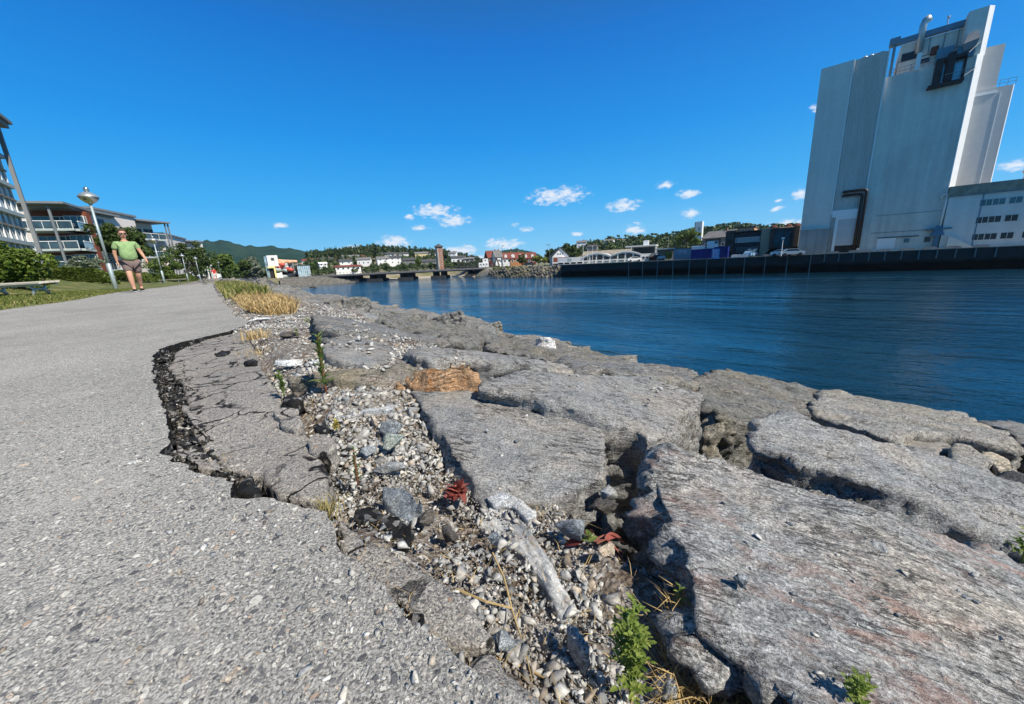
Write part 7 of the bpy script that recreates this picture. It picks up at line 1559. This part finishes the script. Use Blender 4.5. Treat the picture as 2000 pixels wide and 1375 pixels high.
# block A: glazed winter gardens cut by the left edge
PA = V(84, 528, 52); frA = Fr((PA.x, PA.y), (-DD.x, -DD.y)); sg = 1
zt = frA.px(0, 258)[1]; zt = V(4, 262, math.hypot(PA.x, PA.y)*.98).z
t = thing('glazed_block', Vector((PA.x, PA.y, GZ)), 'tall apartment block with glazed winter gardens cut off by the left edge', 'apartment block')
aT, zT = frA.px(0, 262); 
lv = [frA.px(x, y)[1] for x, y in ((92, 528), (81, 493), (67, 466), (48, 421), (42, 387), (22, 335))]
zt = lv[-1]+ (lv[-1]-lv[0])*.42
LA = 30.0
mb = MB(); frA.box(mb, .3, LA, .25, .32, lv[0]-1.2, zt-.4); mb.build('glazing', 'winter_glass', t)
mb = MB(); frA.box(mb, .3, LA, 1.8, 12, GZ-2, zt-.4); mb.build('inner_wall', 'pale_glass', t)
mb = MB(); frA.box(mb, .0, .25, .3, 12, GZ-2, zt-.4); mb.build('end_wall', 'steel_grey', t)
H_ = (zt-lv[0])/5.0
mb = MB()
for k in range(6): z = lv[0]+H_*k; frA.box(mb, .1, LA, -.05, 1.79, z-.3, z)
mb.build('floor_slab', 'slab_edge', t)
mb = MB()
for k in range(5): z = lv[0]+H_*k; frA.box(mb, .1, LA, .1, .24, z+1.0, z+1.14)
mb.build('handrail', 'concrete_brown', t)
mb = MB()
for k in range(28): a = .3+k*1.1; frA.box(mb, a-.04, a+.04, .15, .24, lv[0], zt-.4)
mb.build('mullion', 'white_trim', t)
for a in (0.0, 8.5, 17.0, 25.5): mb = MB(); frA.box(mb, a-.13, a+.13, -.3, -.06, GZ-1.5, zt-.1); mb.build('column', 'steel_grey', t)
mb = MB(); frA.box(mb, -.4, LA, -.7, 12.5, zt-.1, zt+.25); frA.box(mb, -.6, LA, -.9, 12.6, zt+.253, zt+.5); mb.build('roof', 'steel_grey', t)
mb = MB(); mb.tube([frA.p(.9, -.7, lv[0]+1.0), frA.p(-.2, -.9, lv[0]-1.6)], .06, 6); mb.build('stair_rail', 'white_trim', t)

# ------------------------------------------------------------------ people
plain('skin_tone', (.56, .30, .20), .6, .08, 12); plain('shirt_green', (.34, .50, .22), .9, .2, 7, bmp=1.0, bd=.05); plain('shorts_brown', (.17, .125, .115), .9, .15, 9, bmp=.3); plain('shoe_black', (.02, .02, .022), .6, .1, 20); plain('shoe_white', (.75, .75, .73), .6, .05, 20); plain('hair_brown', (.07, .045, .03), .9, .2, 40); plain('shirt_red', (.62, .03, .04), .85, .1, 9); plain('cloth_white', (.75, .72, .70), .9, .05, 9); plain('sunglass', (.01, .01, .012), .15, .1, 5, spec=.8)
def skinned(joints, edges, sub=2):
    me = bpy.data.meshes.new('sk'); names = list(joints); me.from_pydata([joints[n][0] for n in names], [(names.index(a), names.index(b)) for a, b in edges], [])
    o = bpy.data.objects.new('sk', me); col_link(o); m = o.modifiers.new('s', 'SKIN'); m.use_smooth_shade = True; m.branch_smoothing = .3
    lay = me.skin_vertices[0].data
    for i, n in enumerate(names): r = joints[n][1]; lay[i].radius = r if isinstance(r, tuple) else (r, r); lay[i].use_root = (i == 0)
    sd_ = o.modifiers.new('d', 'SUBSURF'); sd_.levels = sub; sd_.render_levels = sub
    dg = bpy.context.evaluated_depsgraph_get(); dg.update(); out = bpy.data.meshes.new_from_object(o.evaluated_get(dg)); bpy.data.objects.remove(o); return out
def put(me, name, mat, parent):
    me.name = name; me.materials.clear(); me.materials.append(MATS[mat]); me.polygons.foreach_set('use_smooth', [True]*len(me.polygons)); o = bpy.data.objects.new(name, me); col_link(o); o.parent = parent; return o
def ell(mb, c, r, n=14, m=9, squ=None):
    vs = []
    for j in range(m+1):
        ph = -math.pi/2+math.pi*j/m
        for i in range(n): th = 2*math.pi*i/n; vs.append((c[0]+r[0]*math.cos(ph)*math.cos(th), c[1]+r[1]*math.cos(ph)*math.sin(th), c[2]+r[2]*math.sin(ph)))
    mb.add(vs, [(j*n+i, j*n+(i+1) % n, (j+1)*n+(i+1) % n, (j+1)*n+i) for j in range(m) for i in range(n)])
def person(label, stout=1.0, shirt='shirt_green', shorts='shorts_brown', away=False, shoe='shoe_black', glasses=True):
    t = thing('person', (0, 0, 0), label, 'person'); s = stout
    J = {'pel': ((0, 0, .93), (.15*s, .12*s)), 'sp1': ((0, -.03*s, 1.08), (.165*s, .15*s)), 'sp2': ((0, -.02*s, 1.24), (.17*s, .14*s)), 'che': ((0, 0, 1.38), (.17, .12)), 'nec': ((0, .0, 1.50), .052), 'ne2': ((0, -.01, 1.57), .05), 'hd1': ((0, -.02, 1.63), (.084, .095)), 'hd2': ((0, -.015, 1.72), (.092, .104)), 'hd3': ((0, -.01, 1.785), (.072, .085)),
         'shl': ((-.20, 0, 1.42), .062), 'ell': ((-.27, .05, 1.15), .050), 'wrl': ((-.26, .06, .92), .032), 'hal': ((-.255, .05, .85), (.022, .038)),
         'shr': ((.20, 0, 1.42), .062), 'elr': ((.29, .0, 1.16), .050), 'wrr': ((.33, -.14, .97), .031), 'har': ((.345, -.20, .91), (.022, .036)),
         'hil': ((-.095, 0, .86), .105), 'knl': ((-.11, -.20, .51), .072), 'cfl': ((-.11, -.20, .36), .070), 'anl': ((-.10, -.20, .12), .044), 'fol': ((-.10, -.27, .05), (.035, .028)),
         'hir': ((.095, 0, .86), .105), 'knr': ((.10, .03, .50), .072), 'cfr': ((.107, .15, .36), .070), 'anr': ((.115, .26, .15), .044), 'for': ((.12, .20, .07), (.035, .028))}
    E_ = [('pel', 'sp1'), ('sp1', 'sp2'), ('sp2', 'che'), ('che', 'nec'), ('nec', 'ne2'), ('ne2', 'hd1'), ('hd1', 'hd2'), ('hd2', 'hd3'), ('che', 'shl'), ('shl', 'ell'), ('ell', 'wrl'), ('wrl', 'hal'), ('che', 'shr'), ('shr', 'elr'), ('elr', 'wrr'), ('wrr', 'har'), ('pel', 'hil'), ('hil', 'knl'), ('knl', 'cfl'), ('cfl', 'anl'), ('anl', 'fol'), ('pel', 'hir'), ('hir', 'knr'), ('knr', 'cfr'), ('cfr', 'anr'), ('anr', 'for')]
    for sd_, h in ((-1, 'hal'), (1, 'har')):
        hp = Vector(J[h][0])
        for f_, (dx, dy, ln) in enumerate(((0, -.03, .055), (0, -.010, .062), (0, .010, .058), (0, .028, .046))):
            a = '%s%da' % (h, f_); b = '%s%db' % (h, f_); J[a] = ((hp.x, hp.y+dy, hp.z-.04), .0095); J[b] = ((hp.x-sd_*.015, hp.y+dy-.005, hp.z-.04-ln), .007); E_ += [(h, a), (a, b)]
        J[h+'t'] = ((hp.x-sd_*.03, hp.y-.04, hp.z-.01), .010); J[h+'u'] = ((hp.x-sd_*.035, hp.y-.055, hp.z-.045), .008); E_ += [(h, h+'t'), (h+'t', h+'u')]
    body = put(skinned(J, E_), 'body', 'skin_tone', t)
    mb = MB(); ell(mb, (0, -.128, 1.672), (.014, .028, .024)); ell(mb, (-.085, 0, 1.675), (.012, .02, .032)); ell(mb, (.085, 0, 1.675), (.012, .02, .032)); mb.build('nose_and_ears', 'skin_tone', t, True)
    mb = MB(); ell(mb, (0, -.108, 1.628), (.026, .014, .006)); mb.build('mouth', 'slide_red', t, True)
    mb = MB(); ell(mb, (0, .022, 1.765), (.097, .102, .085)); mb.build('hair', 'hair_brown', t, True)
    if glasses:
        mb = MB(); ell(mb, (-.038, -.118, 1.70), (.034, .014, .02)); ell(mb, (.038, -.118, 1.70), (.034, .014, .02)); mb.box(-.085, -.075, -.10, .0, 1.692, 1.702); mb.box(.075, .085, -.10, .0, 1.692, 1.702); mb.build('sunglasses', 'sunglass', t, True)
    JS = {'a': ((0, -.01*s, .90), (.175*s, .155*s)), 'b': ((0, -.045*s, 1.08), (.195*s, .185*s)), 'c': ((0, -.03*s, 1.24), (.185*s, .155*s)), 'd': ((0, 0, 1.40), (.20, .14)), 'e': ((0, 0, 1.475), (.105, .09)), 'f': ((-.195, 0, 1.43), .088), 'g': ((-.255, .012, 1.24), .078), 'h': ((.195, 0, 1.43), .088), 'i': ((.27, .03, 1.25), .078)}
    put(skinned(JS, [('b', 'a'), ('b', 'c'), ('c', 'd'), ('d', 'e'), ('d', 'f'), ('f', 'g'), ('d', 'h'), ('h', 'i')]), 't_shirt', shirt, t)
    JP = {'a': ((0, 0, .93), (.17*s, .15*s)), 'b': ((-.10, -.02, .84), .13), 'c': ((-.11, -.17, .57), .105), 'd': ((.10, 0, .84), .13), 'e': ((.105, .0, .55), .105)}
    put(skinned(JP, [('a', 'b'), ('b', 'c'), ('a', 'd'), ('d', 'e')]), 'shorts', shorts, t)
    for sx, y0, dz in ((-.10, -.20, 0), (.118, .26, .0)):
        mb = MB(); ell(mb, (sx, y0-.06, .05), (.048, .145, .05)); ell(mb, (sx, y0+.01, .085), (.042, .06, .045)); so_ = mb.build('shoe', shoe, t, True); mb = MB(); ell(mb, (sx, y0-.06, .018), (.052, .15, .018)); mb.build('sole', 'shoe_white' if shoe == 'shoe_black' else shoe, so_, True)
    return t
m1 = person('stout man in a light green t-shirt, brown shorts and sunglasses walking towards us', 1.12)
p = atz(271, 570, 0); k_ = 15.6/math.hypot(p.x, p.y); m1.location = (p.x*k_, p.y*k_, .0); m1.rotation_euler = (0, 0, math.atan2(-p.y, -p.x)+math.pi/2+.12); m1.scale = (.97, .97, .97)
m2 = person('walker in a bright red top seen small far down the path', .85, 'shirt_red', 'cloth_white', True, 'shoe_white', False)
p = V(423, 553, 70); m2.location = (p.x, p.y, .0); m2.rotation_euler = (0, 0, math.atan2(-p.y, -p.x)+math.pi/2+2.9); z_ = float(p.z); m2.location.z = 0.0
# driftwood and buoyant bits in the cove, gull-like specks left out
q = atz(612, 562, -4.66); mb = MB(); mb.tube([q+Vector((-1.6, .5, .1)), q+Vector((-.3, 0, .35)), q+Vector((1.6, -.6, -.05))], [.12, .3, .1], 8); tag(mb.build('drift_log', 'bark', loc=q, smooth=True), 'dark log stranded in the shallow water of the cove', 'log')
